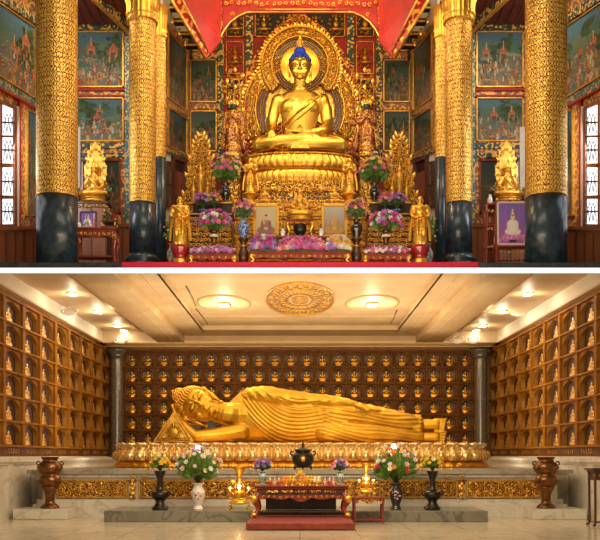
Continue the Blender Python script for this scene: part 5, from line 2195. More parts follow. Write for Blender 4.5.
# ---- dark roof space and bracketed beams either side of the canopy
for f in (False, True):
    side = 'right' if f else 'left'
    m_ = lambda p: mirror(p, f)
    for q, (pa, pb, row, d, th) in enumerate(((150, 215, 8, 26.2, 5), (155, 215, 22, 26.8, 4), (160, 215, 35, 27.6, 3.5), (163, 212, 46, 28.4, 3))):
        k = d / 900
        c = P(m_((pa + pb) / 2), row, d)
        t = thing('roof_beam', 'dark timber beam with gilt edge above the %s chancel wall, %s from the top' % (side, ordinal(q)), 'beam', tuple(c))
        mb = MB()
        mb.box((0, 0, 0), ((pb - pa) * k, .25, th * k))
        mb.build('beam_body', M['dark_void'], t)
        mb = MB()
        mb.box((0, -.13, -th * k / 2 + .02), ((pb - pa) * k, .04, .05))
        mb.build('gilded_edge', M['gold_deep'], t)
    for q, (px, row, d) in enumerate(((172, 20, 26.4), (179, 32, 26.9), (185, 43, 27.7))):
        k = d / 900
        t = thing('gilded_lantern', 'tiny gilt hanging bell ornament under the %s roof beams, %s from the column' % (side, ordinal(q)), 'ornament', tuple(P(m_(px), row, d)))
        mb = MB()
        mb.lathe(smooth_pts([(.1 * k, 4 * k), (1.0 * k, 3.4 * k), (1.6 * k, 1.5 * k), (2.2 * k, 0)], 3), 14)
        mb.build('bell', M['gold_soft'], t)
        mb = MB()
        leaf(mb, (0, 0, 0), (0, 0, -3.5 * k), 1.2 * k)
        mb.tube([(0, 0, 4 * k), (0, 0, 8 * k)], .15 * k, 5)
        mb.build('clapper', M['gold_soft'], t)
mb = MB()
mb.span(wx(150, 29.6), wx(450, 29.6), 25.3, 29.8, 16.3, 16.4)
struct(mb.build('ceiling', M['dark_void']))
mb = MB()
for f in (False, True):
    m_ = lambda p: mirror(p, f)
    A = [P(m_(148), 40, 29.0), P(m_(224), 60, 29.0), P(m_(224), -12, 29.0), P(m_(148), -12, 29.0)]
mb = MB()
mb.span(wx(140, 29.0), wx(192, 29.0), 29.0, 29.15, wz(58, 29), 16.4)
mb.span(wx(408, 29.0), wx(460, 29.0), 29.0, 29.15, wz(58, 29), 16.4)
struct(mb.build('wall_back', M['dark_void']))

# ---- red canopy
t = thing('red_canopy', 'carved bright red and gold canopy arching over the altar', 'canopy', (0, 25.6, wz(12, 25.6)))
OFF = Vector(t.location)


def wbuild(mb, name, m, parent):
    of = Vector(parent.location) if parent.parent is None else Vector(parent.parent.location)
    mb.v = [tuple(Vector(v) - of) for v in mb.v]
    return mb.build(name, m, parent)


k = 25.6 / 900
arch = [(205, 60), (207, 52), (211, 44), (217, 41), (221, 36), (224, 30), (230, 22), (238, 16), (246, 12.5), (252, 12), (300, 12)]
prof = arch + [(600 - a, b) for a, b in reversed(arch[:-1])]
top = [(600 - 190, -14), (190, -14)]
mb = MB()
# header strip built as quads between arch line and the top edge
vs, n = [], len(prof)
for (a, b) in prof:
    vs.append(P(a, b, 25.6))
for (a, b) in prof:
    vs.append(P(a, -14, 25.6))
vs2 = [v + Vector((0, .12, 0)) for v in vs]
fs = [(i, i + 1, n + i + 1, n + i) for i in range(n - 1)]
m2 = 2 * n
fs += [(m2 + i, m2 + n + i, m2 + n + i + 1, m2 + i + 1) for i in range(n - 1)]
fs += [(i, m2 + i, m2 + i + 1, i + 1) for i in range(n - 1)]
mb.add(vs + vs2, fs)
wbuild(mb, 'header', M['red_paint'], t)
mb = MB()
pts = [P(a, b, 25.55) for a, b in prof]
mb.tube(pts, .9 * k, 6)
pts = [P(a, b, 25.52) for a, b in ((252, 9.5), (300, 9.5), (348, 9.5))]
mb.tube(pts, .7 * k, 6)
wbuild(mb, 'gilded_edge', M['gold'], t)
mb = MB()
rnd = random.Random(4)
for i in range(26):
    px = 226 + i * 6
    for row in (3.5,):
        curl(mb, tuple(P(px, row + rnd.uniform(-1, 1), 25.55)), 2.4 * k, 1 if i % 2 else -1, 0, i, 4, 8, .26)
for px in (219.5, 380.5):
    for j in range(6):
        curl(mb, tuple(P(px, 3 + j * 5, 25.50)), 2.1 * k, 1 if j % 2 else -1, 0, j, 4, 8, .3)
for f in (False, True):
    for (a, b) in ((206, 44), (212, 32), (207, 22), (200, 12), (232, 14), (196, 26)):
        curl(mb, tuple(P(mirror(a, f), b, 25.3)), 2.4 * k, -1 if f else 1, 0, a, 4, 8, .22)
wbuild(mb, 'gilded_scroll_pattern', M['gold_soft'], t)
mb = MB()
for px in (219.5, 380.5):
    mb.box(P(px, 13, 25.56), (5.5 * k, .06, 31 * k))
wbuild(mb, 'pendant_board', M['border_canopy'], t)
for f in (False, True):
    m_ = lambda p: mirror(p, f)
    # splayed wing boards
    mb = MB()
    q = [P(m_(174), -14, 23.9), P(m_(222), -14, 25.5), P(m_(221), 40, 25.5), P(m_(207), 57, 25.2)]
    mb.add(q + [v + Vector((0, .1, 0)) for v in q], [(0, 1, 2, 3), (4, 5, 6, 7), (0, 1, 5, 4), (1, 2, 6, 5), (2, 3, 7, 6), (3, 0, 4, 7)])
    wbuild(mb, 'wing_board', M['red_paint'], t)
    mb = MB()
    a0, a1 = P(m_(166), -10, 23.7), P(m_(205.5), 58, 25.1)
    b0, b1 = P(m_(178), -10, 23.8), P(m_(208.5), 52, 25.1)
    q = [a0, b0, b1, a1]
    mb.add(q + [v + Vector((0, .12, 0)) for v in q], [(0, 1, 2, 3), (4, 5, 6, 7), (0, 1, 5, 4), (1, 2, 6, 5), (2, 3, 7, 6), (3, 0, 4, 7)])
    wbuild(mb, 'patterned_rafter', M['border_canopy'], t)
    mb = MB()
    mb.tube([a0, a1], .05, 5)
    mb.tube([b0, b1], .03, 5)
    wbuild(mb, 'gilded_edge', M['gold_soft'], t)

# ---------------------------------------------------------------- lights of the temple, real and added
area('temple_front_fill', (0, 15.5, 13.5), (0, 26, 9.5), 8, 350, (1, .84, .62), 4)  # fill lamp added outside the open front of the building
area('altar_spot_left', (-3.6, 21.5, 14.6), (0, 27, 10.5), 2.4, 150, (1, .74, .40), 2.4)
area('altar_spot_right', (3.6, 21.5, 14.6), (0, 27, 10.5), 2.4, 150, (1, .74, .40), 2.4)
area('altar_top_light', (0, 25.0, 15.6), (0, 28.6, 11.5), 3.5, 110, (1, .62, .22), .8)
for sg in (-1, 1):
    area('aisle_light', (sg * 5.6, 22.6, 13.2), (sg * 5.9, 25.2, 9), 1.6, 55, (1, .82, .58), 1.2)
    area('chancel_fill', (sg * .8, 24.3, 13.2), (sg * 4.0, 27.2, 8.8), .8, 60, (1, .84, .62), .8)  # added lamp, lifts the chancel plaster and murals
    area('window_light', (sg * 6.7, 21.9, 9.4), (sg * 3.5, 24.6, 8.4), 1.1, 70, (.86, .93, 1), 2.4)
# ================================================================ UPPER: the seated Buddha and its altar
def local(mb, loc):
    mb.v = [tuple(Vector(v) - Vector(loc)) for v in mb.v]
    return mb


HD = 26.75                       # distance of the statue
KU = HD / 900


def seated_buddha():
    mb = MB()
    # torso
    secs = [(2, 17, 11, 1), (8, 16.5, 11, 1), (16, 15.2, 10, 1), (24, 16.0, 10, .5), (34, 17.5, 11, 0), (44, 20.5, 11.8, 0), (52, 22.4, 11, .5), (57, 20.0, 9.5, 1), (61, 14.0, 8, 1), (64, 8.0, 6.6, .5)]
    q = smooth_pts(secs, 5)
    vs, fs, seg = [], [], 30
    for (z, rx, ry, yc) in q:
        for k in range(seg):
            a = 2 * PI * k / seg
            vs.append((rx * math.cos(a), yc + ry * math.sin(a), z))
    n = len(q)
    for i in range(n - 1):
        for k in range(seg):
            k2 = (k + 1) % seg
            fs.append((i * seg + k, i * seg + k2, (i + 1) * seg + k2, (i + 1) * seg + k))
    fs += [tuple(reversed(range(seg))), tuple(range((n - 1) * seg, n * seg))]
    mb.add(vs, fs, True)
    limb(mb, [(0, .5, 60, 7.0), (0, -.5, 67, 5.9), (0, -1, 75, 6.2)], 16, 4)
    for z in (64.5, 67.2, 69.8):
        ring(mb, 6.5, .6, z, 24, Matrix.Translation((0, -.4, 0)))
    # chest and shoulder swell
    for s in (-1, 1):
        mb.ell((s * 9, -6.5, 46), (9.5, 5.5, 7))
        mb.ell((s * 20.5, 0, 53), (6.6, 6.8, 6.8))
        # folded legs
        limb(mb, [(s * 8, 0, 9.5, 10), (s * 24, -5, 9.5, 9.6), (s * 38, -9, 9.0, 9.0)], 16, 4)
    limb(mb, [(39, -10, 8.6, 8.6), (24, -16, 8.0, 7.2), (6, -19, 7.0, 6.0), (-12, -19, 6.0, 4.6)], 16, 4)
    limb(mb, [(-39, -10, 8.6, 8.6), (-26, -17, 9.0, 7.0), (-8, -20, 11.0, 5.4), (10, -19, 12.0, 4.2)], 16, 4)
    mb.ell((16, -18, 13.0), (8, 4, 2.8), rot=(0, R(8), 0))          # upturned sole
    mb.ell((0, -12, 5), (36, 11, 5.0), 24, 10)
    mb.ell((0, -9, 10), (17, 8, 6), 20, 10)
    # his right arm, reaching down over the knee
    limb(mb, [(-22, 0, 53, 6.6), (-25.5, 1, 44, 5.8), (-28, 0, 33, 5.4), (-29, -5, 25, 4.9), (-29, -12, 20, 4.2), (-28.5, -18, 17, 3.8)], 16, 5)
    mb.ell((-28.4, -19.5, 14.5), (4.4, 2.6, 5.0))
    for k in range(4):
        x = -31.3 + k * 2.1
        limb(mb, [(x, -20, 12.5, 1.35), (x + .1, -20.8, 7.5, 1.2), (x + .3, -20.4, 3.2 + (1.2, .2, 0, 1.0)[k], 1.0)], 8, 3)
    limb(mb, [(-24.6, -19, 15.5, 1.5), (-22.6, -20, 11.5, 1.25), (-22.4, -20.2, 8.8, 1.0)], 8, 3)
    # his left arm, hand open in the lap
    limb(mb, [(22, 0, 53, 6.6), (25.5, 1, 44, 5.8), (27.5, 0, 33, 5.4), (27, -6, 26, 4.9), (22, -13, 21, 4.6), (13, -17, 18.5, 3.8)], 16, 5)
    mb.ell((7, -18, 17.6), (7, 4.4, 2.3))
    for k in range(4):
        y = -21.4 + k * 1.9
        limb(mb, [(3, y, 18, 1.25), (-2.5, y, 18.4, 1.15), (-7 - (0, 1.2, 1.5, .6)[k], y, 18.6, .95)], 8, 3)
    limb(mb, [(7, -15, 19.5, 1.4), (3, -15.4, 21.4, 1.2), (0, -16, 21.6, 1.0)], 8, 3)
    # robe edge: sash over the left shoulder and the gathered hem at the waist
    mb.tube(smooth_pts([(21, -6, 58.5), (12, -11.5, 50), (0, -12.2, 41), (-11, -11.6, 33), (-17, -7.6, 27)], 5), .7, 8)
    mb.tube(smooth_pts([(23, -6, 57), (15.5, -11.5, 48), (4, -12.2, 38), (-7, -11.6, 30), (-14.5, -8.6, 25)], 5), .5, 8)
    mb.tube(smooth_pts([(-15, -6, 21), (-8, -10.8, 18.6), (0, -11.6, 18), (8, -10.8, 18.6), (15, -6, 21)], 5), 1.5, 8)
    mb.tube(smooth_pts([(-15, -7, 24), (-8, -10.6, 21.6), (0, -11.4, 21), (8, -10.6, 21.6), (15, -7, 24)], 5), 1.0, 8)
    for k in range(6):
        a = k * PI / 3
        mb.ell((2.2 * math.cos(a), -11.6, 24.6 + 2.2 * math.sin(a)), 1.1, 8, 6)
    # hem fan in front of the ankles
    for k in range(7):
        mb.tube([(-1.5 + k * .5, -22.5, 8), (-9 + k * 3.0, -24, 1.2)], 1.2, 6)
    # head
    hc = 85
    mb.ell((0, -.5, hc + 2), (10.8, 10.8, 11.4), 24, 16)
    mb.ell((0, -2.4, hc - 5.0), (8.4, 8.4, 8.2), 20, 14)
    mb.ell((0, -8.2, hc - 11.0), (3.0, 2.6, 2.4))
    for s in (-1, 1):
        mb.ell((s * 4.8, -6.2, hc - 4.6), (3.2, 3.2, 3.4))
        mb.tube(smooth_pts([(s * 1.2, -10.8, hc + 2.4), (s * 3.6, -10.7, hc + 4.0), (s * 6.4, -9.2, hc + 3.8), (s * 8.2, -7.0, hc + 2.4)], 4), .52, 6)
        mb.ell((s * 4.2, -9.2, hc + .6), (2.8, 1.6, 1.5), 12, 8)
        mb.tube(smooth_pts([(s * 1.8, -10.2, hc - .2), (s * 3.6, -10.9, hc - .9), (s * 5.6, -10.0, hc - .6), (s * 7.0, -8.3, hc + .2)], 4), .45, 6)
        mb.tube(smooth_pts([(s * 9.9, 0, hc + 3.5), (s * 11.2, 0, hc + 1), (s * 10.8, -.4, hc - 4), (s * 10.4, -1, hc - 9), (s * 9.8, -1.4, hc - 13.5)], 4), [1.2 + .4 * math.sin(i * .6) for i in range(17)], 8)
        mb.ell((s * 1.2, -11.0, hc - 3.9), (.9, 1.0, .8))
    limb(mb, [(0, -10.2, hc + 3.0, .8), (0, -11.2, hc, 1.0), (0, -12.3, hc - 3.0, 1.2), (0, -12.1, hc - 4.0, 1.2)], 10, 4)
    for z, w_, r in ((hc - 6.4, 2.9, .72), (hc - 7.8, 2.3, .85)):
        mb.tube(smooth_pts([(w_ * u, -10.6 + 1.3 * abs(u) ** 1.5, z + .35 * abs(u)) for u in (-1, -.5, 0, .5, 1)], 4), [r * (.45 + .55 * math.sin(PI * (i + .5) / 17.5)) for i in range(17)], 8)
    mb.ell((0, -10.9, hc + 6.2), .8, 8, 6)

    def disp(co, no):
        x, y, z = co[:, 0], co[:, 1], co[:, 2]
        # fine robe folds on his left arm, chest side and legs
        line = z - (41 + x * .83)
        robe = (line > 0) & (x > -18) & (z > 22) & (z < 60)
        robe = robe | ((x > 20) & (z > 20) & (z < 60))
        f = np.abs(np.sin((x * .75 - z * .62) / 3.4)) ** 1.5
        out = np.where(robe, .42 + .42 * f, 0)
        leg = (z < 19) & (z > 1)
        f2 = np.abs(np.sin((z + np.abs(x) * .28) / 3.0)) ** 3
        return out + np.where(leg & (y > -17.5), .35 * f2, 0)
    return fuse(mb, .55, 5, 'seated_buddha', M['gold_smooth'], disp)


me = seated_buddha()
zfix = wz(150.5, HD - 20 * KU)
me.transform(Matrix.Diagonal((KU, KU * .72, KU * 1.035, 1)))
for v_ in me.vertices:
    if v_.co.z < .01:
        v_.co.z = .01
sb = thing('great_seated_buddha', 'large gold seated Buddha with blue hair on the lotus throne', 'statue', (wx(300, HD), HD, wz(150.8, 26.3) + .003))
link('body', me, sb)
SBM = Matrix.Diagonal((KU, KU * .72, KU * 1.035, 1))
mb = MB()
hc = 85
for i in range(13):
    ph = R(-12 + i * 8.2)
    nc = max(4, int(30 * math.cos(ph)))
    for k in range(nc):
        a = 2 * PI * (k + .5 * (i % 2)) / nc
        x, y, z = 11.2 * math.cos(ph) * math.cos(a), -.2 + 11.2 * math.cos(ph) * math.sin(a), hc + 3 + 11.6 * math.sin(ph)
        if y < 2 and z < hc + 8.0 - .02 * x * x:
            continue
        mb.ell((x, y, z), 1.15, 7, 5)
mb.ell((0, 1.2, hc + 5), (11, 10.6, 10.4), 20, 12)
for i in range(6):
    ph = R(i * 15)
    nc = max(3, int(15 * math.cos(ph)))
    for k in range(nc):
        a = 2 * PI * k / nc
        mb.ell((5.2 * math.cos(ph) * math.cos(a), 5.2 * math.cos(ph) * math.sin(a), hc + 14.5 + 5.2 * math.sin(ph)), 1.1, 7, 5)
mb.ell((0, 0, hc + 14.5), (5.2, 5.2, 5.2))
o = mb.build('hair_curls', M['hair_blue'], sb)
o.data.transform(SBM)
mb = MB()
for k in range(5):
    leaf(mb, (0, 0, hc + 19), ((k - 2) * 1.6, 0, hc + 31 - 2.4 * abs(k - 2)), 1.6)
mb.lathe(smooth_pts([(2.6, hc + 18.5), (3.0, hc + 21), (1.6, hc + 24), (1.8, hc + 26), (.2, hc + 33)], 3), 12)
o = mb.build('flame_finial', M['gold'], sb)
o.data.transform(SBM)
for s in (-1, 1):
    mb = MB()
    mb.tube(smooth_pts([(s * 2.0, -10.9, hc + .1), (s * 3.7, -11.2, hc - .35), (s * 5.5, -10.4, hc - .1), (s * 6.7, -8.8, hc + .5)], 4), .28, 6)
    o = mb.build('eye', M['wood_dark'], sb)
    o.data.transform(SBM)

# ---- lotus throne
TY = 26.75
k = (TY - .8) / 900
t = thing('lotus_throne', 'gold double-lotus throne with stepped mouldings under the seated Buddha', 'throne', (0, TY, wz(206, 26.25)))
z0 = t.location.z
rowz = lambda r, d=26.3: wz(r, d) - z0


def petal_lathe(rows, rxs, petals, amp, name, m, sy=.30, dd=26.3):
    mb = MB()
    vs, fs, seg = [], [], petals * 8
    for (row, rx, pt) in zip(rows[0::1], rxs, amp):
        rr = rx * dd / 900
        for q in range(seg):
            a = 2 * PI * q / seg
            c = abs(math.sin(a * petals / 2)) ** .6
            r_ = rr * (1 + .045 * pt * (c - .5))
            vs.append((r_ * math.cos(a), r_ * math.sin(a) * sy, rowz(row, dd)))
    n = len(rxs)
    for i in range(n - 1):
        for q in range(seg):
            q2 = (q + 1) % seg
            fs.append((i * seg + q, i * seg + q2, (i + 1) * seg + q2, (i + 1) * seg + q))
    fs += [tuple(reversed(range(seg))), tuple(range((n - 1) * seg, n * seg))]
    mb.add(vs, fs, True)
    return mb.build(name, m, t)


petal_lathe([167.5, 166, 162, 158, 155, 152.5, 151], [44, 50, 53.5, 53, 50, 50, 47], 40, [0, .6, 1, 1, .8, .5, 0], 'upper_lotus', M['gold'])
petal_lathe([153.5, 152, 150.8], [51.5, 52.5, 49], 56, [1, 1, .5], 'stamen_band', M['gold_deep'])
petal_lathe([181, 179.5, 175, 171, 168.5, 167.6], [44, 46.5, 48.5, 48, 45, 42], 40, [0, .6, 1, 1, .5, 0], 'lower_lotus', M['gold'])
mb = MB()
for (r0, r1, hx) in ((181, 184, 51), (184, 187, 48.5), (187, 193, 46.5), (193, 196, 51), (196, 199, 54), (199, 206, 57)):
    kk = 26.2 / 900
    mb.span(-hx * kk, hx * kk, -.5, .95, rowz(r1, 26.25), rowz(r0, 26.25))
mb.build('stepped_base', M['gold_carved_fine'], t)
mb = MB()
mb.span(-1.45, 1.45, -.40, .9, 7.172 - z0, rowz(206, 26.25))
mb.build('core_block', M['gold_deep'], t)
mb = MB()
rnd = random.Random(8)
for i in range(25):
    x = (-44 + i * 88 / 24) * 26.2 / 900
    for row in (190, 202.5):
        curl(mb, (x, -.53, rowz(row, 26.25)), .075, 1 if i % 2 else -1, 0, i, 4, 7, .26)
mb.build('scroll_relief', M['gold'], t)
mb = MB()
for i in range(11):
    mb.ell(((-45 + i * 9) * 26.2 / 900, -.52, rowz(197.5, 26.25)), (.05, .03, .04), 8, 5)
mb.build('jewels', M['porcelain_blue'], t)

# ---- halo screen behind the statue
HB = 28.3
t = thing('flaming_halo', 'great carved gold halo screen with two rings and a red-gold flame point', 'halo', tuple(P(300, 165, HB)))
OFF = t.location.copy()
kh = HB / 900


def hp(px, row, out=0.0):
    return P(px, row, HB - out) if False else Vector((wx(px, HB), HB - out, wz(row, HB)))


def plate(outline, out0, out1, name, m):
    mb = MB()
    n = len(outline)
    a = [hp(x, y, out0) for x, y in outline]
    b = [hp(x, y, out1) for x, y in outline]
    c = Vector((0, 0, 0))
    for v in b:
        c += v
    c /= n
    mb.add(a + b + [c], [(i, (i + 1) % n, n + (i + 1) % n, n + i) for i in range(n)] + [(n + i, n + (i + 1) % n, 2 * n) for i in range(n)])
    return local(mb, OFF).build(name, m, t)


fl = [(300, 9)]
right_ = [(306, 17), (316, 24), (325, 30), (333, 38), (337, 47), (343, 52), (347, 62), (353, 70), (358, 82), (364, 96), (367, 112), (366, 130), (362, 150), (362, 165)]
outline = fl + right_ + [(600 - a, b) for a, b in reversed(right_)]
plate(outline, 0.0, .10, 'flame_board', M['flame'])


def arc_band(name, cx, cy, rx, ry, w_, a0, a1, out, m, dome=.06, n=72, scal=0, sc=.0):
    """domed elliptical band; angles from the +x axis, anticlockwise"""
    mb = MB()
    vs, fs = [], []
    P_ = 6
    for i in range(n + 1):
        a = a0 + (a1 - a0) * i / n
        for j in range(P_ + 1):
            u = j / P_
            f = 1 - w_ * u / rx
            f2 = 1 - w_ * u / ry
            s_ = 1 + (sc * abs(math.sin(a * scal)) if j == 0 else 0)
            vs.append(hp(cx + rx * f * s_ * math.cos(a), cy - ry * f2 * s_ * math.sin(a), out + dome * math.sin(PI * u)))
    for i in range(n):
        for j in range(P_):
            a = i * (P_ + 1) + j
            fs.append((a, a + 1, a + P_ + 2, a + P_ + 1))
    mb.add(vs, fs, True)
    return mb


def bead_band(mb, cx, cy, rx, ry, n, r, a0, a1, out):
    for i in range(n):
        a = a0 + (a1 - a0) * (i + .5) / n
        mb.ell(hp(cx + rx * math.cos(a), cy - ry * math.sin(a), out), r, 6, 4)


def scroll_band(mb, cx, cy, rx, ry, n, r, a0, a1, out, rows=1, dr=0):
    for q in range(rows):
        for i in range(n):
            a = a0 + (a1 - a0) * (i + .5 * (q % 2) + .25) / n
            c = hp(cx + (rx - q * dr) * math.cos(a), cy - (ry - q * dr) * math.sin(a), out)
            curl(mb, tuple(c), r, 1 if (i + q) % 2 else -1, 0, a + q * 2, 4, 8, .26)


# body ring
LO, HI = -.55, PI + .55
bc = (300, 112)
ringB = arc_band('x', bc[0], bc[1], 56, 56, 13, LO, HI, .16, M['gold'], .05, 90, 26, .03)
local(ringB, OFF).build('body_halo_ring', M['ring_carved'], t)
mb = MB()
scroll_band(mb, bc[0], bc[1], 52.0, 52.0, 56, 2.0 * kh, LO, HI, .22, 2, 5)
for r_ in (55.6, 44.2):
    mb.tube([tuple(hp(bc[0] + r_ * math.cos(a), bc[1] - r_ * math.sin(a), .22)) for a in [LO + (HI - LO) * i / 70 for i in range(71)]], .9 * kh, 6)
local(mb, OFF).build('body_ring_scrolls', M['gold'], t)
mb = arc_band('x', bc[0], bc[1], 43, 43, 9, LO, HI, .13, None, .0, 72)
local(mb, OFF).build('dark_fretwork', M['wood_dark'], t)
mb = MB()
for rr, n_ in ((42.3, 110), (39.5, 100), (37, 92), (34.6, 84)):
    bead_band(mb, bc[0], bc[1], rr, rr, n_, .75 * kh, LO, HI, .15)
local(mb, OFF).build('fretwork_beads', M['gold'], t)
mb = arc_band('x', bc[0], bc[1], 34, 34, 33.5, LO, HI, .14, None, .02, 72)
local(mb, OFF).build('inner_board', M['gold_soft'], t)
# head ring in front of it
hcx, hcy = 300, 69
mb = arc_band('x', hcx, hcy, 38, 38, 11, -.75, PI + .75, .26, None, .06, 80, 18, .04)
local(mb, OFF).build('head_halo_ring', M['ring_carved'], t)
mb = MB()
scroll_band(mb, hcx, hcy, 35.0, 35.0, 42, 1.8 * kh, -.75, PI + .75, .33, 2, 4.6)
for r_ in (37.8, 28):
    mb.tube([tuple(hp(hcx + r_ * math.cos(a), hcy - r_ * math.sin(a), .33)) for a in [-.75 + (PI + 1.5) * i / 70 for i in range(71)]], .9 * kh, 6)
local(mb, OFF).build('head_ring_scrolls', M['gold'], t)
mb = arc_band('x', hcx, hcy, 27, 27, 8, 0, 2 * PI, .24, None, 0, 72)
local(mb, OFF).build('dark_fretwork', M['wood_dark'], t)
mb = MB()
for rr, n_ in ((26.4, 84), (24, 76), (21.6, 68), (19.6, 60)):
    bead_band(mb, hcx, hcy, rr, rr, n_, .72 * kh, 0, 2 * PI, .27)
local(mb, OFF).build('fretwork_beads', M['gold'], t)
mb = arc_band('x', hcx, hcy, 19, 19, 18.6, 0, 2 * PI, .26, None, .04, 60)
local(mb, OFF).build('head_disc', M['gold'], t)
mb = MB()
mb.box((0, HB + .12 - OFF.y, (7.172 + 10.6) / 2 - OFF.z), (2.2, .16, 10.6 - 7.172))
mb.build('support_post', M['wood_dark'], t)
# flame tongues round the head ring and edge
mb = MB()
for i in range(53):
    a = -.6 + (PI + 1.2) * i / 52
    r0, r1 = 37.5, 41.5 + (1.5 if i % 2 else 0)
    b_, t_ = hp(hcx + r0 * math.cos(a), hcy - r0 * math.sin(a), .22), hp(hcx + r1 * math.cos(a + .05), hcy - r1 * math.sin(a + .05), .26)
    leaf(mb, b_, t_, 1.4 * kh)
for i in range(60):
    a = LO + (HI - LO) * i / 59
    b_, t_ = hp(bc[0] + 56 * math.cos(a), bc[1] - 56 * math.sin(a), .18), hp(bc[0] + 59.5 * math.cos(a + .04), bc[1] - 59.5 * math.sin(a + .04), .22)
    leaf(mb, b_, t_, 1.4 * kh)
local(mb, OFF).build('flame_tongues', M['gold'], t)
# small gilt figures and scrolls over the flame point
mb = MB()
rnd = random.Random(11)
for i in range(60):
    y = rnd.uniform(16, 50)
    wv = np.interp(y, [10, 30, 50], [2, 24, 38])
    x = 300 + rnd.uniform(-wv, wv)
    if (x - 300) ** 2 + (y - hcy) ** 2 < 40 ** 2:
        continue
    curl(mb, tuple(hp(x, y, .12)), rnd.uniform(1.2, 2.2) * kh, rnd.choice((-1, 1)), 0, rnd.uniform(0, 6), 4, 8, .28)
local(mb, OFF).build('flame_scrolls', M['gold_deep'], t)

# ---- scrolling gilt branches and red banners each side of the halo
for f in (False, True):
    side = 'right' if f else 'left'
    dB_ = 27.6
    kb = dB_ / 900
    loc = P(mirror(236, f), 165, dB_)
    t = thing('gilded_branch_screen', 'openwork gilt branch screen with red boards, %s of the halo' % side, 'screen', tuple(loc))
    mb = MB()
    rnd = random.Random(5)
    for px in (226, 246):
        mb.box(P(mirror(px, f), 132, dB_ + .1), (2.2 * kb, .06, 66 * kb))
    local(mb, loc).build('red_board', M['red_paint'], t)
    mb = MB()
    for j in range(9):
        y0 = 160 - j * 10
        x0 = 236 + 5 * math.sin(j * 1.7)
        mb.tube(smooth_pts([tuple(P(mirror(236, f), 165, dB_)), tuple(P(mirror(x0, f), y0 + 8, dB_ - .05)), tuple(P(mirror(x0 + (8 if j % 2 else -8), f), y0, dB_ - .1))], 4), .6 * kb, 5)
    for i in range(90):
        y = rnd.uniform(68, 165)
        ww = np.interp(y, [68, 90, 165], [5, 12, 13])
        x = 235 + rnd.uniform(-ww, ww)
        curl(mb, tuple(P(mirror(x, f), y, dB_ - .08 + rnd.uniform(-.05, .05))), rnd.uniform(1.5, 2.8) * kb, rnd.choice((-1, 1)), 0, rnd.uniform(0, 6), 4, 8, .28)
    local(mb, loc).build('gilt_branches', M['gold_soft'], t)
    mb = MB()
    for i in range(16):
        y = 72 + i * 5.8
        x = 235 + 9 * math.sin(i * 2.1)
        p = P(mirror(x, f), y, dB_ - .12)
        leaf(mb, p, p + Vector((0, -.03, 5 * kb)), 1.6 * kb)
    local(mb, loc).build('gilt_leaves', M['gold'], t)


# ---------------------------------------------------------------- standing figures
def standing_mesh(name, hands='joined', skirt=1.0, vox=.32):
    """about 40 units tall, facing -y"""
    mb = MB()
    limb(mb, [(0, 0, 2, 6.2 * skirt), (0, 0, 8, 5.4 * skirt), (0, 0, 15, 5.2), (0, 0, 20, 5.0), (0, 0, 24, 4.2), (0, 0, 28, 5.0), (0, 0, 31, 4.9), (0, .2, 33, 2.6)], 20, 4)
    for s in (-1, 1):
        mb.ell((s * 4.6, 0, 31), (2.6, 2.4, 2.4))
        if hands == 'joined':
            limb(mb, [(s * 5.6, 0, 31, 2.0), (s * 6.6, 0, 26.5, 1.7), (s * 5.2, -3.5, 24, 1.5), (s * 1.4, -5.6, 27, 1.2)], 10, 4)
            for q in range(4):
                limb(mb, [(s * .9, -5.6, 27 + q * .2, .55), (s * .6, -5.8, 31 - q * .5, .42)], 6, 2)
        elif hands == 'bowl':
            limb(mb, [(s * 5.6, 0, 31, 2.0), (s * 6.8, 0, 26, 1.7), (s * 5.0, -3.5, 22.5, 1.5), (s * 2.4, -5.4, 22.5, 1.3)], 10, 4)
        else:
            limb(mb, [(s * 5.6, 0, 31, 2.0), (s * 7.0, 0, 26, 1.7), (s * 7.2, -1.4, 21, 1.4), (s * 6.8, -2.6, 17.6, 1.1)], 10, 4)
            for q in range(4):
                limb(mb, [(s * (6.1 + q * .5), -3.0, 17.4, .5), (s * (6.0 + q * .5), -3.4, 14.6 + .2 * q, .42)], 6, 2)
        limb(mb, [(s * 2.4, -1.2, 1.0, 1.6), (s * 2.8, -5.0, .9, 1.3)], 10, 3)
        mb.ell((s * 2.6, -4.8, 14), (1.6, 1.6, 7))
        mb.tube(smooth_pts([(s * 5.6, 1, 24), (s * 7.6, .8, 14), (s * 8.2, .5, 4)], 4), 1.3, 8, flat=.5)
        mb.ell((s * 2.45, -.2, 36.2), (.55, .8, 1.3))
    if hands == 'bowl':
        mb.ell((0, -6, 23), (2.6, 2.2, 2.0))
    for z in (10, 13, 16):
        ring(mb, 5.45, .45, z, 20, Matrix.Diagonal((1, 1, 1, 1)))
    mb.tube(smooth_pts([(-4.5, -3.4, 31), (0, -5.2, 27.5), (4.8, -3.4, 23.5)], 4), .7, 6)
    limb(mb, [(0, 0, 32, 1.7), (0, -.2, 35, 1.6)], 10, 3)
    mb.ell((0, -.3, 37), (2.5, 2.7, 3.1), 16, 12)
    mb.ell((0, -2.9, 36.6), (.45, .6, .8), 8, 6)
    mb.ell((0, -2.4, 35.3), (.9, .5, .35), 8, 6)
    for s in (-1, 1):
        mb.ell((s * .95, -2.5, 37.5), (.7, .4, .32), 8, 6)
    return fuse(mb, vox, 2, name)


def crown_mb(z=38, r=2.7, h=8):
    mb = MB()
    mb.lathe(smooth_pts([(r, z), (r * 1.12, z + .8), (r * .9, z + 2), (r * .65, z + h * .45), (r * .4, z + h * .6), (r * .28, z + h * .8), (.05, z + h)], 3), 16)
    for k in range(9):
        a = k * 2 * PI / 9
        leaf(mb, (r * math.cos(a), r * math.sin(a), z + .4), (r * 1.35 * math.cos(a), r * 1.35 * math.sin(a), z + 3.6), .9)
    return mb


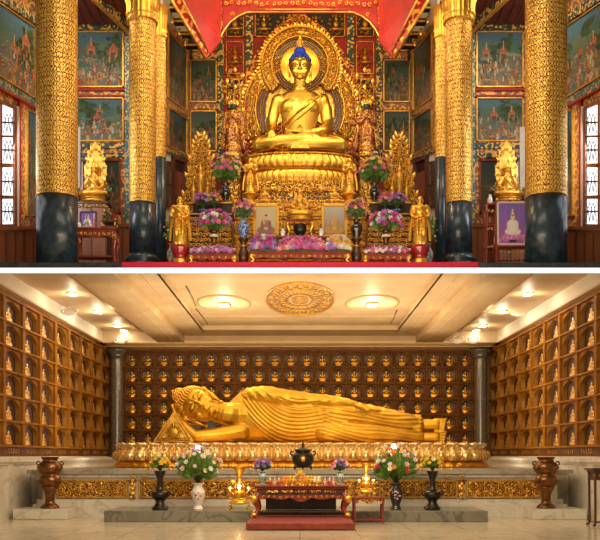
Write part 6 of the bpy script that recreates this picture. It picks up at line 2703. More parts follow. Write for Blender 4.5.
STJ = standing_mesh('standing_figure', 'joined')
STB = standing_mesh('standing_figure', 'bowl')
STD = standing_mesh('standing_figure', 'down')


def statue_at(src, name, label, cat, px, base, top, d, m, crown=True, ped=None, z=None, total=46.5):
    k = d / 900
    u = (base - top) * k / (total if crown else 40.5)
    t = thing(name, label, cat, (wx(px, d), d, wz(base, d) if z is None else z))
    me = src.copy()
    me.materials.clear()
    me.materials.append(m)
    for v_ in me.vertices:
        v_.co.z = max(v_.co.z, 0.05)
    me.transform(Matrix.Scale(u, 4))
    link('body', me, t)
    if crown:
        mb = crown_mb()
        o = mb.build('crown', M['gold'], t)
        o.data.transform(Matrix.Scale(u, 4))
    return t, u


# dark-faced crowned attendants in red and gold
for f in (False, True):
    side = 'right' if f else 'left'
    t, u = statue_at(STJ if f else STD, 'crowned_deity', 'dark-faced crowned deity in a red and gold robe, %s of the halo' % side, 'statue', mirror(233.5, f), 154, 95, 27.1, M['robe_red'], True)
    mb = MB()
    mb.ell((0, -.35, 37), (2.7, 2.95, 3.3), 16, 12)
    mb.ell((0, -3.15, 36.6), (.5, .6, .8), 8, 6)
    o = mb.build('face', M['skin_dark'], t)
    o.data.transform(Matrix.Scale(u, 4))
    mb = MB()
    for q in range(24):
        a = q * 2 * PI / 24
        mb.ell((5.0 * math.cos(a), 5.0 * math.sin(a), 29.5 - 1.5 * (math.sin(a) < 0)), .55, 6, 4)
    for z in (19.6, 5, 3):
        for q in range(20):
            a = q * 2 * PI / 20
            mb.ell((5.9 * math.cos(a), 5.9 * math.sin(a), z), .6, 6, 4)
    for s in (-1, 1):
        for q in range(5):
            curl(mb, (s * (9 + q * .5), 0, 8 + q * 5.5), 2.0, s, 0, q, 4, 8, .22)
    o = mb.build('gilt_pattern', M['gold'], t)
    o.data.transform(Matrix.Scale(u, 4))
    # its red pillar pedestal
    pz = t.location.z
    p = thing('pillar_pedestal', 'gilded pillar pedestal under the crowned deity, %s of the throne' % side, 'pedestal', (t.location.x, 27.1, 7.171))
    h = pz - 7.171 - .004
    mb = MB()
    mb.lathe([(.32, 0), (.32, .1), (.26, .2), (.24, h - .25), (.29, h - .12), (.30, h)], 8)
    mb.build('body', M['gold_carved_fine'], p)
    mb = MB()
    ring(mb, .28, .025, h - .12, 24)
    ring(mb, .28, .025, .12, 24)
    mb.build('gilt_rim', M['gold_soft'], p)

# ---- tiered gilded altar
ALT = thing('gilded_altar', 'broad tiered gilded altar crowded with carved relief below the throne', 'altar', (0, 24.0, tz(23.2) + .001))
za = ALT.location.z
tiers = [(22.95, 23.75, 226, 300 - 75, 262), (23.75, 24.45, 212, 300 - 64, 262), (24.45, 25.2, 203, 300 - 60, 262)]
for q, (d0, d1, row, px0, _) in enumerate(tiers):
    zt = wz(row, d0)
    xh = -wx(px0, d0)
    zb = za if q == 0 else (wz(tiers[q - 1][2], tiers[q - 1][0]) - .05)
    zb = max(zb, tz(d1) + .002) if q else za
    mb = MB()
    h = zt - zb
    mb.span(-xh, xh, d0 + .06, d1, zb, zt - .08)
    mb.span(-xh - .04, xh + .04, d0, d1 + .0, zt - .10, zt)
    mb.span(-xh - .02, xh + .02, d0 + .02, d1, zt - .18, zt - .12)
    mb.span(-xh - .03, xh + .03, d0 + .01, d1, zb, zb + .08)
    o = local(mb, ALT.location).build('tier', M['gold_deep'], ALT)
    mb = MB()
    rnd = random.Random(q + 30)
    n = int(2 * xh / .17)
    rows_ = max(1, int((h - .3) / .17))
    for i in range(n):
        for j in range(rows_):
            x = -xh + (i + .5) * 2 * xh / n
            z = zb + .14 + (j + .5) * (h - .34) / rows_
            s = 1 if x < 0 else -1
            curl(mb, (x, d0 + .05, z), .075, s if (i + j) % 2 else -s, 0, (i * 1.3 + j) * s, 4, 7, .28)
    r_ = local(mb, ALT.location).build('scroll_relief', M['gold'], o)
    mb = MB()
    for i in range(int(n / 2)):
        x = -xh + (i + .5) * 4 * xh / n
        mb.ell((x, d0 + .01, zt - .15), (.04, .03, .03), 8, 5)
    local(mb, ALT.location).build('jewels', M['porcelain_blue' if q % 2 else 'red_paint'], o)


def alt_top(q):
    return wz(tiers[q][2], tiers[q][0])


# small gilt figures standing on the upper tier flanking the throne
for f in (False, True):
    side = 'right' if f else 'left'
    d = 24.75
    z = alt_top(2) + .002
    px = mirror(250.5, f)
    # carved column stand
    hs = wz(194.5, d) - z
    p = thing('gilt_stand', 'small gilt lotus stand under the standing attendant, %s of the throne' % side, 'stand', (wx(px, d), d, z))
    mb = MB()
    mb.lathe(smooth_pts([(.22, 0), (.22, .06), (.13, hs * .3), (.13, hs * .6), (.24, hs * .9), (.24, hs)], 3), 20)
    mb.build('body', M['gold_soft'], p)
    statue_at(STJ, 'standing_attendant', 'small gold standing attendant with joined hands, %s of the lotus throne' % side, 'statue', px, 194, 157, d, M['gold'], False, None, z + hs + .003)
# crowded little gilt seated figures on the altar tiers
DEITY = None


def deity_mesh():
    mb = MB()
    limb(mb, [(0, 0, 4, 5.2), (0, 0, 9, 4.0), (0, 0, 14, 4.8), (0, 0, 17, 3.6)], 14, 4)
    for s in (-1, 1):
        limb(mb, [(s * 3, 0, 4, 3.4), (s * 9, -2, 3.6, 3.0), (s * 6, -6, 3.2, 2.4), (-s * 3, -7, 3.2, 2.0)], 10, 4)
        limb(mb, [(s * 4.6, 0, 16, 2.0), (s * 6.8, -.5, 11, 1.6), (s * 5.0, -4, 7.4, 1.4), (s * 1.2, -6, 7.0, 1.2)], 10, 4)
    mb.ell((0, -5, 3), (6, 4, 2.4))
    limb(mb, [(0, 0, 17, 1.8), (0, 0, 20, 1.6)], 10, 3)
    mb.ell((0, -.3, 22), (2.5, 2.6, 3.1), 14, 10)
    mb.ell((0, -2.8, 21.6), (.4, .5, .7), 8, 6)
    for s in (-1, 1):
        mb.ell((s * 2.5, -.2, 21), (.5, .7, 1.4), 8, 6)
        mb.ell((s * .9, -2.4, 22.5), (.6, .4, .3), 8, 6)
    mb.tube(smooth_pts([(-3.6, -3.4, 16), (0, -4.6, 12), (3.8, -3.2, 8)], 4), .6, 6)
    return fuse(mb, .38, 2, 'seated_deity')


DEITY = deity_mesh()


def seated_at(name, label, px, base, top, d, m, z=None, crown='crown', aura=0.0, total=32.0, group=None):
    k = d / 900
    u = (base - top) * k / total
    t = thing(name, label, 'statue', (wx(px, d), d, wz(base, d) if z is None else z), 0, group)
    me = DEITY.copy()
    me.materials.clear()
    me.materials.append(m)
    for v_ in me.vertices:
        v_.co.z = max(v_.co.z, 0.3)
    me.transform(Matrix.Translation((0, 0, 3.6 * u)) @ Matrix.Scale(u, 4))
    link('body', me, t)
    mb = MB()
    mb.lathe(smooth_pts([(9 * u, 0), (10.4 * u, .8 * u), (9.2 * u, 2 * u), (11 * u, 3.4 * u), (9 * u, 4.0 * u)], 3), 32, sy=.8, flute=14, fd=.08)
    mb.build('lotus_seat', M['gold_soft'], t)
    if crown:
        mb = crown_mb(23.6, 2.6, 8.4)
        o = mb.build('crown', M['gold'], t)
        o.data.transform(Matrix.Translation((0, 0, 3.6 * u)) @ Matrix.Scale(u, 4))
    if aura:
        mb = MB()
        out = []
        hh, ww = aura * u, aura * (.17 if aura > 40 else .235) * u
        for i in range(25):
            a = -PI / 2 + 2 * PI * i / 24
            r = 1 + .1 * math.sin(a * 9)
            tip = max(0, math.sin(a)) ** 6
            out.append((ww * r * math.cos(a) * (1 - .3 * tip), hh * .48 + hh * .46 * math.sin(a) * (1 + .16 * tip)))
        mb.prism(out[:-1], 5 * u, 6 * u)
        o = mb.build('aureole', M['gold_soft'] if aura > 40 else M['gold_carved_fine'], t)
        mb = MB()
        for i in range(22):
            a = 2 * PI * i / 22
            curl(mb, (ww * .82 * math.cos(a), 4.6 * u, hh * .48 + hh * .40 * math.sin(a)), ww * .15, 1 if i % 2 else -1, 0, a, 4, 7, .26)
            if math.sin(a) > -.6:
                leaf(mb, (ww * .95 * math.cos(a), 5 * u, hh * .48 + hh * .44 * math.sin(a)), (ww * 1.12 * math.cos(a), 5 * u, hh * .48 + hh * .54 * math.sin(a)), ww * .09)
        mb.build('aureole_scrolls', M['gold'], t)
    return t


for q, (px, row0, row1, tier) in enumerate(((265, 203, 184, 2), (335, 203, 184, 2), (268, 212, 197, 1), (332, 212, 197, 1), (281, 212, 199, 1), (319, 212, 199, 1))):
    d = (23.3, 24.1, 24.72)[tier]
    z = alt_top(tier) + .002
    nm = {265: 'outermost on the left, top tier', 335: 'outermost on the right, top tier', 268: 'left end of the middle tier', 332: 'right end of the middle tier', 281: 'left of centre on the middle tier', 319: 'right of centre on the middle tier'}[px]
    seated_at('seated_deity', 'little gilt crowned deity seated on the altar, ' + nm, px, row0, row1, d, M['gold_soft'], z, 'crown', 26)

# ---------------------------------------------------------------- offerings before the altar
G0 = tz(20.8) + .0065       # carpet on the lowest terrace
G1 = tz(21.8) + .0065

# display bench behind the flowers
db = 21.42
k = db / 900
t = thing('altar_bench', 'dark red lacquered bench behind the front flowers, carrying the framed portraits', 'bench', (0, db, G0))
zb_ = wz(238, db) - G0
mb = MB()
mb.box((0, 0, zb_ - .03), (100 * k, .40, .06), None, .01)
mb.box((0, 0, zb_ - .11), (96 * k, .34, .09))
mb.build('top', M['wood_red'], t)
for sx in (-1, -.33, .33, 1):
    for sy in (-1, 1):
        mb = MB()
        mb.box((sx * 46 * k, sy * .14, (zb_ - .15) / 2), (.09, .07, zb_ - .15), None, .01)
        mb.build('leg', M['wood_red'], t)
BT = G0 + zb_ + .001


def portrait(seed, robe, bg, skin=(.55, .33, .18), bg2=None, hat=None):
    c = Canvas(44, 60, seed=seed)
    c.grad(bg2 or tuple(x * .8 for x in bg), bg)
    c.ell(.5, .16, .46, .17, robe)
    c.ell(.5, .30, .25, .24, robe)
    c.ell(.32, .32, .08, .20, tuple(x * .8 for x in robe))
    c.ell(.68, .32, .08, .20, tuple(x * .8 for x in robe))
    c.ell(.40, .44, .06, .07, skin, .9)
    c.ell(.5, .22, .12, .04, skin)
    c.ell(.5, .545, .045, .05, skin)
    c.ell(.5, .62, .088, .088, skin)
    c.ell(.5, .685, .08, .04, hat or (.12, .09, .07))
    c.ell(.47, .63, .012, .008, (.08, .05, .03))
    c.ell(.53, .63, .012, .008, (.08, .05, .03))
    c.ell(.5, .59, .022, .006, (.35, .12, .08))
    c.rect(0, 1, 0, .05, tuple(x * .6 for x in robe))
    c.speck(.12)
    return c


def framed(name, label, px, d, z, w_, h_, canvas, lean=8, fr='gold', fw=.05, cat='picture', parent_stand=None):
    t = thing(name, label, cat, (wx(px, d), d, z))
    L = R(lean)
    Mx = Matrix.Rotation(-L, 4, 'X')
    mb = MB()
    for (a, b, c_, e) in ((-w_ / 2, w_ / 2, 0, fw), (-w_ / 2, w_ / 2, h_ - fw, h_), (-w_ / 2, -w_ / 2 + fw, 0, h_), (w_ / 2 - fw, w_ / 2, 0, h_)):
        mb.span(a, b, -.02, .03, c_, e, .008)
    mb.v = [tuple(Mx @ Vector(v)) for v in mb.v]
    mb.build('frame', M[fr], t)
    q = [Mx @ Vector(p) for p in ((-w_ / 2 + fw * .9, .0, fw * .9), (w_ / 2 - fw * .9, .0, fw * .9), (w_ / 2 - fw * .9, .0, h_ - fw * .9), (-w_ / 2 + fw * .9, .0, h_ - fw * .9))]
    link('picture_canvas', canvas.mesh('picture', q, M['portrait']), t)
    mb = MB()
    mb.box((0, .035, h_ / 2), (w_ - .02, .02, h_ - .02))
    mb.v = [tuple(Mx @ Vector(v)) for v in mb.v]
    mb.build('backing_board', M['wood_dark'], t)
    return t


framed('framed_portrait', 'gold-framed portrait of a seated person in a greyish robe, left of centre', 266, db - .06, BT, 26 * k, 34.5 * k, portrait(1, (.26, .13, .10), (.50, .40, .24)), 5, 'gold', 3.0 * k)
framed('framed_portrait', 'gold-framed portrait of a seated person in a tan robe, right of centre', 334.5, db - .06, BT, 26 * k, 34.5 * k, portrait(2, (.42, .24, .07), (.42, .38, .34), (.50, .28, .13), (.22, .12, .10), (.5, .3, .13)), 5, 'gold', 3.0 * k)

# little gold table with the bowl and the small gold Buddha
t = thing('gilt_side_table', 'small gilt openwork table at the centre of the bench carrying a small gold Buddha', 'table', (0, db, BT))
hh = wz(221.5, db) - BT
mb = MB()
mb.box((0, 0, hh - .02), (26 * k, .34, .04), None, .008)
mb.build('top', M['wood_red'], t)
for sx in (-1, 1):
    for sy in (-1, 1):
        mb = MB()
        limb(mb, [(sx * 11 * k, sy * .13, hh - .05, .035), (sx * 12.6 * k, sy * .14, hh * .7, .045), (sx * 10.5 * k, sy * .12, hh * .35, .026), (sx * 12 * k, sy * .13, .03, .028)], 8, 3)
        mb.build('leg', M['gold'], t)
mb = MB()
for i in range(9):
    curl(mb, ((-9 + i * 2.25) * k, -.16, hh - .065), .03, 1 if i % 2 else -1, 0, i, 4, 7, .28)
mb.build('apron_scrolls', M['gold'], t)
seated_at('small_gold_buddha', 'small gold Buddha seated on the little gilt table at the altar centre', 300, 221, 192, db, M['gold'], BT + hh + .001, None, 0, 26)
lathe_thing('incense_bowl', 'black incense bowl under the small gold Buddha', 'bowl', (0, db, BT + .001), [(3.6 * k, 0), (5 * k, .8 * k), (3.6 * k, 2.4 * k), (6.0 * k, 6 * k), (6.6 * k, 10 * k), (6.0 * k, 11.5 * k)], M['black'], [('rim', [(6.1 * k, 11.0 * k), (6.6 * k, 11.6 * k), (6.0 * k, 12.2 * k)], M['black'])])
for px, lab in ((283, 'left'), (321, 'right')):
    lathe_thing('white_jar', 'small white porcelain jar on the bench, %s of the incense bowl' % lab, 'jar', (wx(px, db), db - .10, BT + .001), [(1.6 * k, 0), (2.2 * k, 2 * k), (2.6 * k, 5 * k), (1.6 * k, 7 * k), (1.9 * k, 8 * k)], M['porcelain'],
                [('lid', [(1.7 * k, 8.0 * k), (1.2 * k, 9.2 * k), (.5 * k, 9.8 * k), (.5 * k, 10.6 * k), (.05 * k, 11 * k)], M['porcelain_blue'])])

# ---- low carved tables in front
def low_table(px0, px1, top, base, d, label, z0, dep=.36, m='wood_red'):
    k = d / 900
    xc = wx((px0 + px1) / 2, d)
    w_ = (px1 - px0) * k
    t = thing('low_altar_table', label, 'table', (xc, d, z0))
    h = wz(top, d - dep / 2) - z0
    mb = MB()
    mb.box((0, 0, h - .022), (w_, dep, .044), None, .01)
    mb.box((0, 0, h - .075), (w_ * .96, dep * .9, .06))
    mb.build('top', M[m], t)
    mb = MB()
    n = 30
    pts = [(-w_ * .47, h - .10)] + [(-w_ * .47 + w_ * .94 * i / n, h - .125 - .035 * abs(math.cos(i * PI / 7.5))) for i in range(n + 1)] + [(w_ * .47, h - .10)]
    mb.prism(pts, -dep / 2 + .02, -dep / 2 + .04)
    ap = mb.build('apron', M[m], t)
    mb = MB()
    nn = int(w_ / .14)
    for i in range(nn):
        x = -w_ * .44 + w_ * .88 * i / (nn - 1)
        curl(mb, (x, -dep / 2 + .01, h - .105), .033, 1 if x < 0 else -1, 0, i, 4, 7, .26)
    mb.build('gilt_scrolls', M['gold'], ap)
    for sx in (-1, 1):
        for sy in (-1, 1):
            mb = MB()
            limb(mb, [(sx * w_ * .46, sy * dep * .40, h - .08, .04), (sx * w_ * .48, sy * dep * .42, h * .62, .05), (sx * w_ * .45, sy * dep * .38, h * .3, .028), (sx * w_ * .475, sy * dep * .40, .032, .032)], 8, 3)
            mb.build('leg', M['gold_soft'], t)
    return t, z0 + h


t, ft = low_table(249, 351, 251.5, 265, 20.98, 'long low red and gilt table at the front centre, covered with flowers', G0, .34)
t, lt = low_table(190, 236, 253, 263, 20.98, 'short low red table left of the centre, edged with orchid garlands', G0, .30)
t, rt = low_table(364, 410, 253, 263, 20.98, 'short low red table right of the centre, edged with orchid garlands', G0, .30)


def flower_bank(px0, px1, zbase, h, d, cols, label, seed, n=40, size=.9, dep=.26, foliage=True):
    """a long mound of blossoms"""
    rnd = random.Random(seed)
    k = d / 900
    w_ = (px1 - px0) * k
    t = thing('flower_arrangement', label, 'flowers', (wx((px0 + px1) / 2, d), d, zbase + .001))
    fo = MB()
    for i in range(n * 2):
        x = rnd.uniform(-.5, .5) * w_
        b = Vector((x, rnd.uniform(-.3, .3) * dep, 0.0))
        tip = b + Vector((rnd.uniform(-.08, .08), rnd.uniform(-.06, .04), rnd.uniform(.35, .95) * h))
        leaf(fo, b, tip, .022)
    fo.box((0, 0, h * .12), (w_ * .96, dep * .6, h * .24), None, .02)
    fo.build('foliage', M['leaf_dark'], t)
    for i in range(n):
        x = (i + rnd.uniform(.1, .9)) / n - .5
        lvl = (i * 7 % 5) / 4
        p = Vector((x * w_, -dep * (.42 - .30 * lvl), h * (.30 + .66 * lvl) * (1 - .35 * abs(2 * x) ** 3)))
        o = link('blossom', blossom(cols[rnd.randrange(len(cols))]), t)
        o.location = p
        o.rotation_euler = Vector((rnd.uniform(-.4, .4), -1, .35 + lvl * .7)).to_track_quat('Z', 'Y').to_euler()
        o.scale = (size * rnd.uniform(.85, 1.3),) * 3
    return t


kk = 20.98 / 900
BS = 1.5
flower_bank(251, 276, ft, 17 * kk, 20.98, ['lilac', 'lilac', 'violet', 'white', 'magenta'], 'mound of lilac and violet flowers on the left of the front centre table', 1, 46, BS, .26)
flower_bank(279.5, 323.5, ft, 15.5 * kk, 20.98, ['pink', 'magenta', 'pink', 'blush', 'lilac'], 'mound of pink and magenta flowers at the middle of the front centre table', 2, 64, BS, .26)
flower_bank(327, 349.5, ft, 17 * kk, 20.98, ['cream', 'yellow', 'lilac', 'white', 'blush'], 'mound of cream, yellow and lilac flowers on the right of the front centre table', 3, 42, BS, .26)
flower_bank(191, 235, lt, 6.5 * kk, 20.96, ['lilac', 'white', 'magenta', 'lilac'], 'row of lilac and white orchids along the low table left of centre', 4, 40, 1.2, .24)
flower_bank(365, 409, rt, 6.5 * kk, 20.96, ['magenta', 'white', 'pink', 'lilac'], 'row of magenta and white orchids along the low table right of centre', 5, 40, 1.2, .24)

# ---- side altars carrying the tall vases
for f in (False, True):
    side = 'right' if f else 'left'
    m_ = lambda p: mirror(p, f)
    xa_, xb_ = sorted((m_(189), m_(233)))
    d = 22.5
    kk = d / 900
    z0 = tz(22.2) + .0005
    t = thing('side_altar', 'dark red and gilt stepped side altar, %s of the main altar' % side, 'altar', (wx(m_(211), d), d, z0 + .007))
    zt1 = wz(213, d - .3)
    zt2 = wz(202, d)
    mb = MB()
    xx0, xx1 = wx(xa_, d), wx(xb_, d)
    mb.span(xx0, xx1, d - .28, d + .30, z0 + .007, zt1 - .06)
    mb.span(xx0 - .03, xx1 + .03, d - .32, d + .33, zt1 - .06, zt1)
    mb.span(xx0 + .1, xx1 - .0, d + .02, d + .30, zt1, zt2 - .04)
    mb.span(xx0 + .07, xx1 + .0, d, d + .33, zt2 - .04, zt2)
    local(mb, t.location).build('body', M['wood_dark'], t)
    mb = MB()
    rnd = random.Random(17)
    for i in range(16):
        for j in range(9):
            x = xx0 + .06 + i * (xx1 - xx0 - .12) / 15
            z = z0 + .15 + j * (zt1 - z0 - .3) / 8
            if True:
                curl(mb, (x, d - .30, z), .06, 1 if i % 2 else -1, 0, i + j, 4, 7, .26)
    for z in (zt1 - .03, zt2 - .02, z0 + .06):
        mb.box(((xx0 + xx1) / 2, d - .325 if z < zt1 else d - .005, z), (xx1 - xx0, .02, .03))
    local(mb, t.location).build('gilt_relief', M['gold_soft'], t)
    for j in range(3):
        mb = MB()
        zz = z0 + .35 + j * (zt1 - z0 - .4) / 3
        mb.span(xx0 + .02, xx1 - .02, d - .30, d - .285, zz, zz + .05)
        local(mb, t.location).build('red_band', M['red_paint'], t)
    # tall dark vase with mixed bouquet, on the upper step
    pv = m_(225.5)
    dv = d + .17
    kv = dv / 900
    lathe_thing('altar_flower_vase', 'dark bronze-red vase on the upper step of the %s side altar' % side, 'vase', (wx(pv, dv), dv, zt2 + .001),
                [(3.4 * kv, 0), (3.8 * kv, 1 * kv), (2.2 * kv, 3 * kv), (4.6 * kv, 9 * kv), (5.2 * kv, 13 * kv), (3.4 * kv, 17 * kv), (4.4 * kv, 20 * kv)], M['porcelain_black'], [('rim', [(4.3 * kv, 19.6 * kv), (4.8 * kv, 20.3 * kv), (4.3 * kv, 21 * kv)], M['bronze_red'])])
    bouquet('flower_bouquet', 'tall mixed bouquet of pink and yellow flowers over the %s side altar' % side, (wx(pv, dv), dv, zt2 + 20.4 * kv), .40, .70,
            ['pink', 'blush', 'yellow', 'pink', 'cream', 'orange'] if not f else ['orange', 'pink', 'yellow', 'blush', 'orange', 'cream'], 52, 1.5, 'leaf', 61 + f, .02, None, .1, 120)
    # orchid bowls on the lower step
    for q, (pp, cols, nm) in enumerate(((203, ['lilac', 'magenta', 'lilac', 'white'], 'lilac orchids'), (214.5, ['pink', 'blush', 'yellow', 'pink'], 'pink and yellow blossoms'))):
        do = d - .19
        lathe_thing('orchid_bowl', 'patterned bowl of %s, lower step of the %s side altar' % (nm, side), 'bowl', (wx(m_(pp), do), do, zt1 + .001),
                    [(2.0 * kv, 0), (2.4 * kv, .6 * kv), (1.6 * kv, 1.2 * kv), (3.6 * kv, 3.4 * kv), (3.8 * kv, 4.4 * kv)], M['porcelain_blue'])
        bouquet('flower_bouquet', 'round cluster of %s on the lower step of the %s side altar' % (nm, side), (wx(m_(pp), do), do, zt1 + 4.2 * kv), (.22 if q == 0 else .15), .34, cols, 34, 1.25, 'leaf_dark', 81 + q + 3 * f, .07)
    # tall floor vase on a carved stand, front of the main altar corner
    ps = m_(243.5)
    ds = 21.28
    ks = ds / 900
    lathe_thing('carved_vase_stand', 'tall dark carved wooden vase stand %s of the centre bench' % side, 'stand', (wx(ps, ds), ds, G0 + .0005),
                [(5.6 * ks, 0), (5.8 * ks, 1.5 * ks), (3.4 * ks, 4 * ks), (4.8 * ks, 8 * ks), (5.0 * ks, 14 * ks), (3.2 * ks, 19 * ks), (3.0 * ks, 24 * ks), (5.2 * ks, 27.5 * ks), (5.2 * ks, 29 * ks)], M['wood_dark'],
                [('gilt_collar', [(3.2 * ks, 20 * ks), (3.9 * ks, 21 * ks), (3.2 * ks, 22 * ks)], M['gold_soft'])])
    lathe_thing('porcelain_vase', '%s baluster vase on the carved stand %s of the centre bench' % ('blue patterned' if not f else 'dark purple-brown', side), 'vase', (wx(ps, ds), ds, G0 + 29.05 * ks + .001),
                [(3.0 * ks, 0), (3.2 * ks, 1 * ks), (4.4 * ks, 4 * ks), (6.3 * ks, 9 * ks), (5.4 * ks, 13 * ks), (3.0 * ks, 16 * ks), (4.4 * ks, 18.5 * ks)], M['porcelain_blue' if not f else 'porcelain_black'])
    bouquet('flower_bouquet', 'upright bunch of pink flowers in the vase %s of the centre bench' % side, (wx(ps, ds), ds, G0 + 47.3 * ks), .24, .46, ['pink', 'magenta', 'pink', 'blush', 'yellow'], 36, 1.3, 'leaf_dark', 91 + f, .0)
    # red vase with the large orchid bouquet on the low table
    pr = m_(214)
    dr_ = 21.32
    kr = dr_ / 900
    zr = G0
    p = thing('vase_stool', 'small gilt-edged red stool behind the low table, %s side' % side, 'stool', (wx(pr, dr_), dr_, zr))
    hh = wz(247, dr_) - zr
    mb = MB()
    mb.lathe([(.17, 0), (.17, .04), (.11, .08), (.11, hh - .08), (.17, hh - .03), (.17, hh)], 8)
    mb.build('body', M['wood_red'], p)
    mb = MB()
    ring(mb, .17, .014, hh - .015, 24)
    mb.build('gilt_edge', M['gold'], p)
    lathe_thing('baluster_vase', 'dark red and cream baluster vase on the stool, %s of the main altar' % side, 'vase', (wx(pr, dr_), dr_, zr + hh + .001),
                [(3.4 * kr, 0), (3.7 * kr, 1 * kr), (2.0 * kr, 3 * kr), (3.0 * kr, 7 * kr), (4.6 * kr, 11 * kr), (3.0 * kr, 14 * kr), (4.4 * kr, 16.5 * kr)], M['bronze_red'], [('cream_band', [(4.35 * kr, 9.4 * kr), (4.7 * kr, 11 * kr), (4.2 * kr, 12.3 * kr)], M['porcelain'])])
    bouquet('flower_bouquet', 'wide bouquet of magenta and lilac orchids, %s of the main altar' % side, (wx(pr, dr_), dr_, zr + hh + 16.2 * kr), .38, .46, ['magenta', 'lilac', 'pink', 'magenta', 'white'], 64, 1.5, 'leaf', 101 + f, .0, None, .25, 70)
    # standing gold statue on a glossy red pedestal
    pg = m_(180)
    dg = 21.0
    kg = dg / 900
    p = thing('statue_pedestal', 'glossy dark red round pedestal with gilt foot under the standing gold statue, %s' % side, 'pedestal', (wx(pg, dg), dg, G0))
    hh = wz(246, dg) - G0
    mb = MB()
    mb.lathe(smooth_pts([(6.5 * kg, hh * .25), (6.0 * kg, hh * .4), (7.6 * kg, hh * .6), (9.2 * kg, hh * .85), (9.0 * kg, hh)], 4), 32)
    mb.build('body', M['pedestal_red'], p)
    mb = MB()
    mb.lathe([(7.6 * kg, 0), (7.8 * kg, hh * .1), (6.6 * kg, hh * .22), (6.4 * kg, hh * .3)], 32, flute=10, fd=.1)
    mb.build('gilt_foot', M['gold'], p)
    statue_at(STB, 'standing_gold_statue', 'standing gold robed statue holding a bowl on the red pedestal, %s end of the altar' % side, 'statue', pg, 246, 196, dg, M['gold'], False, None, G0 + hh + .002)
    # leafy flower spray behind it
    dq = 21.45
    lathe_thing('spray_vase', 'slim grey vase standing behind the %s standing gold statue' % side, 'vase', (wx(m_(172), dq), dq, G0 + .0005), [(.11, 0), (.12, .03), (.07, .10), (.13, .34), (.06, .52), (.09, .60)], M['porcelain_grey'])
    bouquet('flower_bouquet', 'loose tall spray of small cream and pink flowers behind the %s standing statue' % side, (wx(m_(172), dq), dq, G0 + .58), .22, .75, ['cream', 'blush', 'yellow'], 22, .7, 'leaf', 111 + f, .02, None, .6, 60)

    # ---- tall gilded filigree throne-screen
    pk = m_(201)
    dk = 23.3
    kf = dk / 900
    z0 = tz(23.2) + .001
    loc = Vector((wx(pk, dk), dk, z0))
    t = thing('gilded_filigree_shrine', 'tall pointed gilded filigree shrine rising behind the %s side altar' % side, 'shrine', tuple(loc))
    zr_ = lambda r: wz(r, dk) - z0
    prof = [(17, 262), (17, 214), (19, 208), (15, 203), (17, 196), (13, 188), (14, 178), (11, 172), (11, 160), (7, 157), (5, 154), (7, 150), (6.5, 145), (4, 141), (2, 137), (.6, 133)]
    pts = [(-a * kf, zr_(r)) for a, r in prof] + [(a * kf, zr_(r)) for a, r in reversed(prof)]
    mb = MB()
    n = len(prof)
    vs = []
    for y in (-.04, .04):
        for (a, r) in prof:
            vs += [(-a * kf, y, zr_(r)), (a * kf, y, zr_(r))]
    fs = []
    m2 = 2 * n
    for i in range(n - 1):
        a = 2 * i
        fs += [(a, a + 1, a + 3, a + 2), (m2 + a, m2 + a + 2, m2 + a + 3, m2 + a + 1), (a, a + 2, m2 + a + 2, m2 + a), (a + 1, m2 + a + 1, m2 + a + 3, a + 3)]
    mb.add(vs, fs)
    mb.build('back_board', M['gold_carved_fine'], t)
    mb = MB()
    rnd = random.Random(23)
    for row in range(140, 260, 4):
        hw_ = np.interp(row, [133, 137, 141, 145, 150, 154, 157, 160, 172, 178, 188, 196, 203, 208, 214, 262], [.6, 2, 4, 6.5, 7, 5, 7, 11, 11, 14, 13, 17, 15, 19, 17, 17])
        nn = max(1, int(hw_ / 2.2))
        for i in range(nn + 1):
            x = -hw_ + 2 * hw_ * i / max(1, nn)
            curl(mb, (x * kf * .95, -.06, zr_(row)), 2.0 * kf, 1 if x < 0 else -1, 0, i + row, 4, 8, .28)
    mb.build('filigree', M['gold'], t)
    mb = MB()
    for (a, r) in prof[1:-1]:
        for s in (-1, 1):
            leaf(mb, (s * a * kf, -.03, zr_(r)), (s * (a + 2.0) * kf, -.03, zr_(r - 6)), 1.5 * kf)
    mb.build('flame_leaves', M['gold'], t)
    for q, (dx, r0, r1) in enumerate(((-7, 205, 182), (7, 205, 182), (0, 196, 166))):
        mb = MB()
        kq = (r0 - r1) * kf / 40
        mb.lathe(smooth_pts([(4.5 * kq, 0), (4.0 * kq, 12 * kq), (5 * kq, 24 * kq), (2.5 * kq, 29 * kq), (2.8 * kq, 34 * kq), (1.2 * kq, 37 * kq), (.1 * kq, 46 * kq)], 3), 12, c=(dx * kf, -.12, zr_(r0)))
        mb.build('gilt_figurine', M['gold_soft'], t)
# ================================================================ UPPER: side tables, cabinets, the easel picture
S0 = tz(21.8)
# ---- left side table
d, dep = 22.25, .50
k = d / 900
t = thing('carved_side_table', 'red-brown carved wooden table with gilt trim between the left columns', 'table', (wx(97, d), d, S0 + .001))
h = wz(227, d - dep / 2) - S0
w_ = 42 * k
mb = MB()
mb.box((0, 0, h - .025), (w_, dep, .05), None, .012)
mb.box((0, 0, h - .10), (w_ * .95, dep * .9, .10))
mb.build('top', M['wood_red'], t)
mb = MB()
n = 24
pts = [(-w_ * .46, h - .14)] + [(-w_ * .46 + w_ * .92 * i / n, h - .20 - .06 * abs(math.cos(i * PI / 12))) for i in range(n + 1)] + [(w_ * .46, h - .14)]
mb.prism(pts, -dep * .44, -dep * .40)
ap = mb.build('apron', M['wood_red'], t)
mb = MB()
for i in range(9):
    x = -w_ * .42 + w_ * .84 * i / 8
    curl(mb, (x, -dep * .46, h - .16), .045, 1 if x < 0 else -1, 0, i, 4, 7, .28)
mb.build('gilt_scrolls', M['gold_soft'], ap)
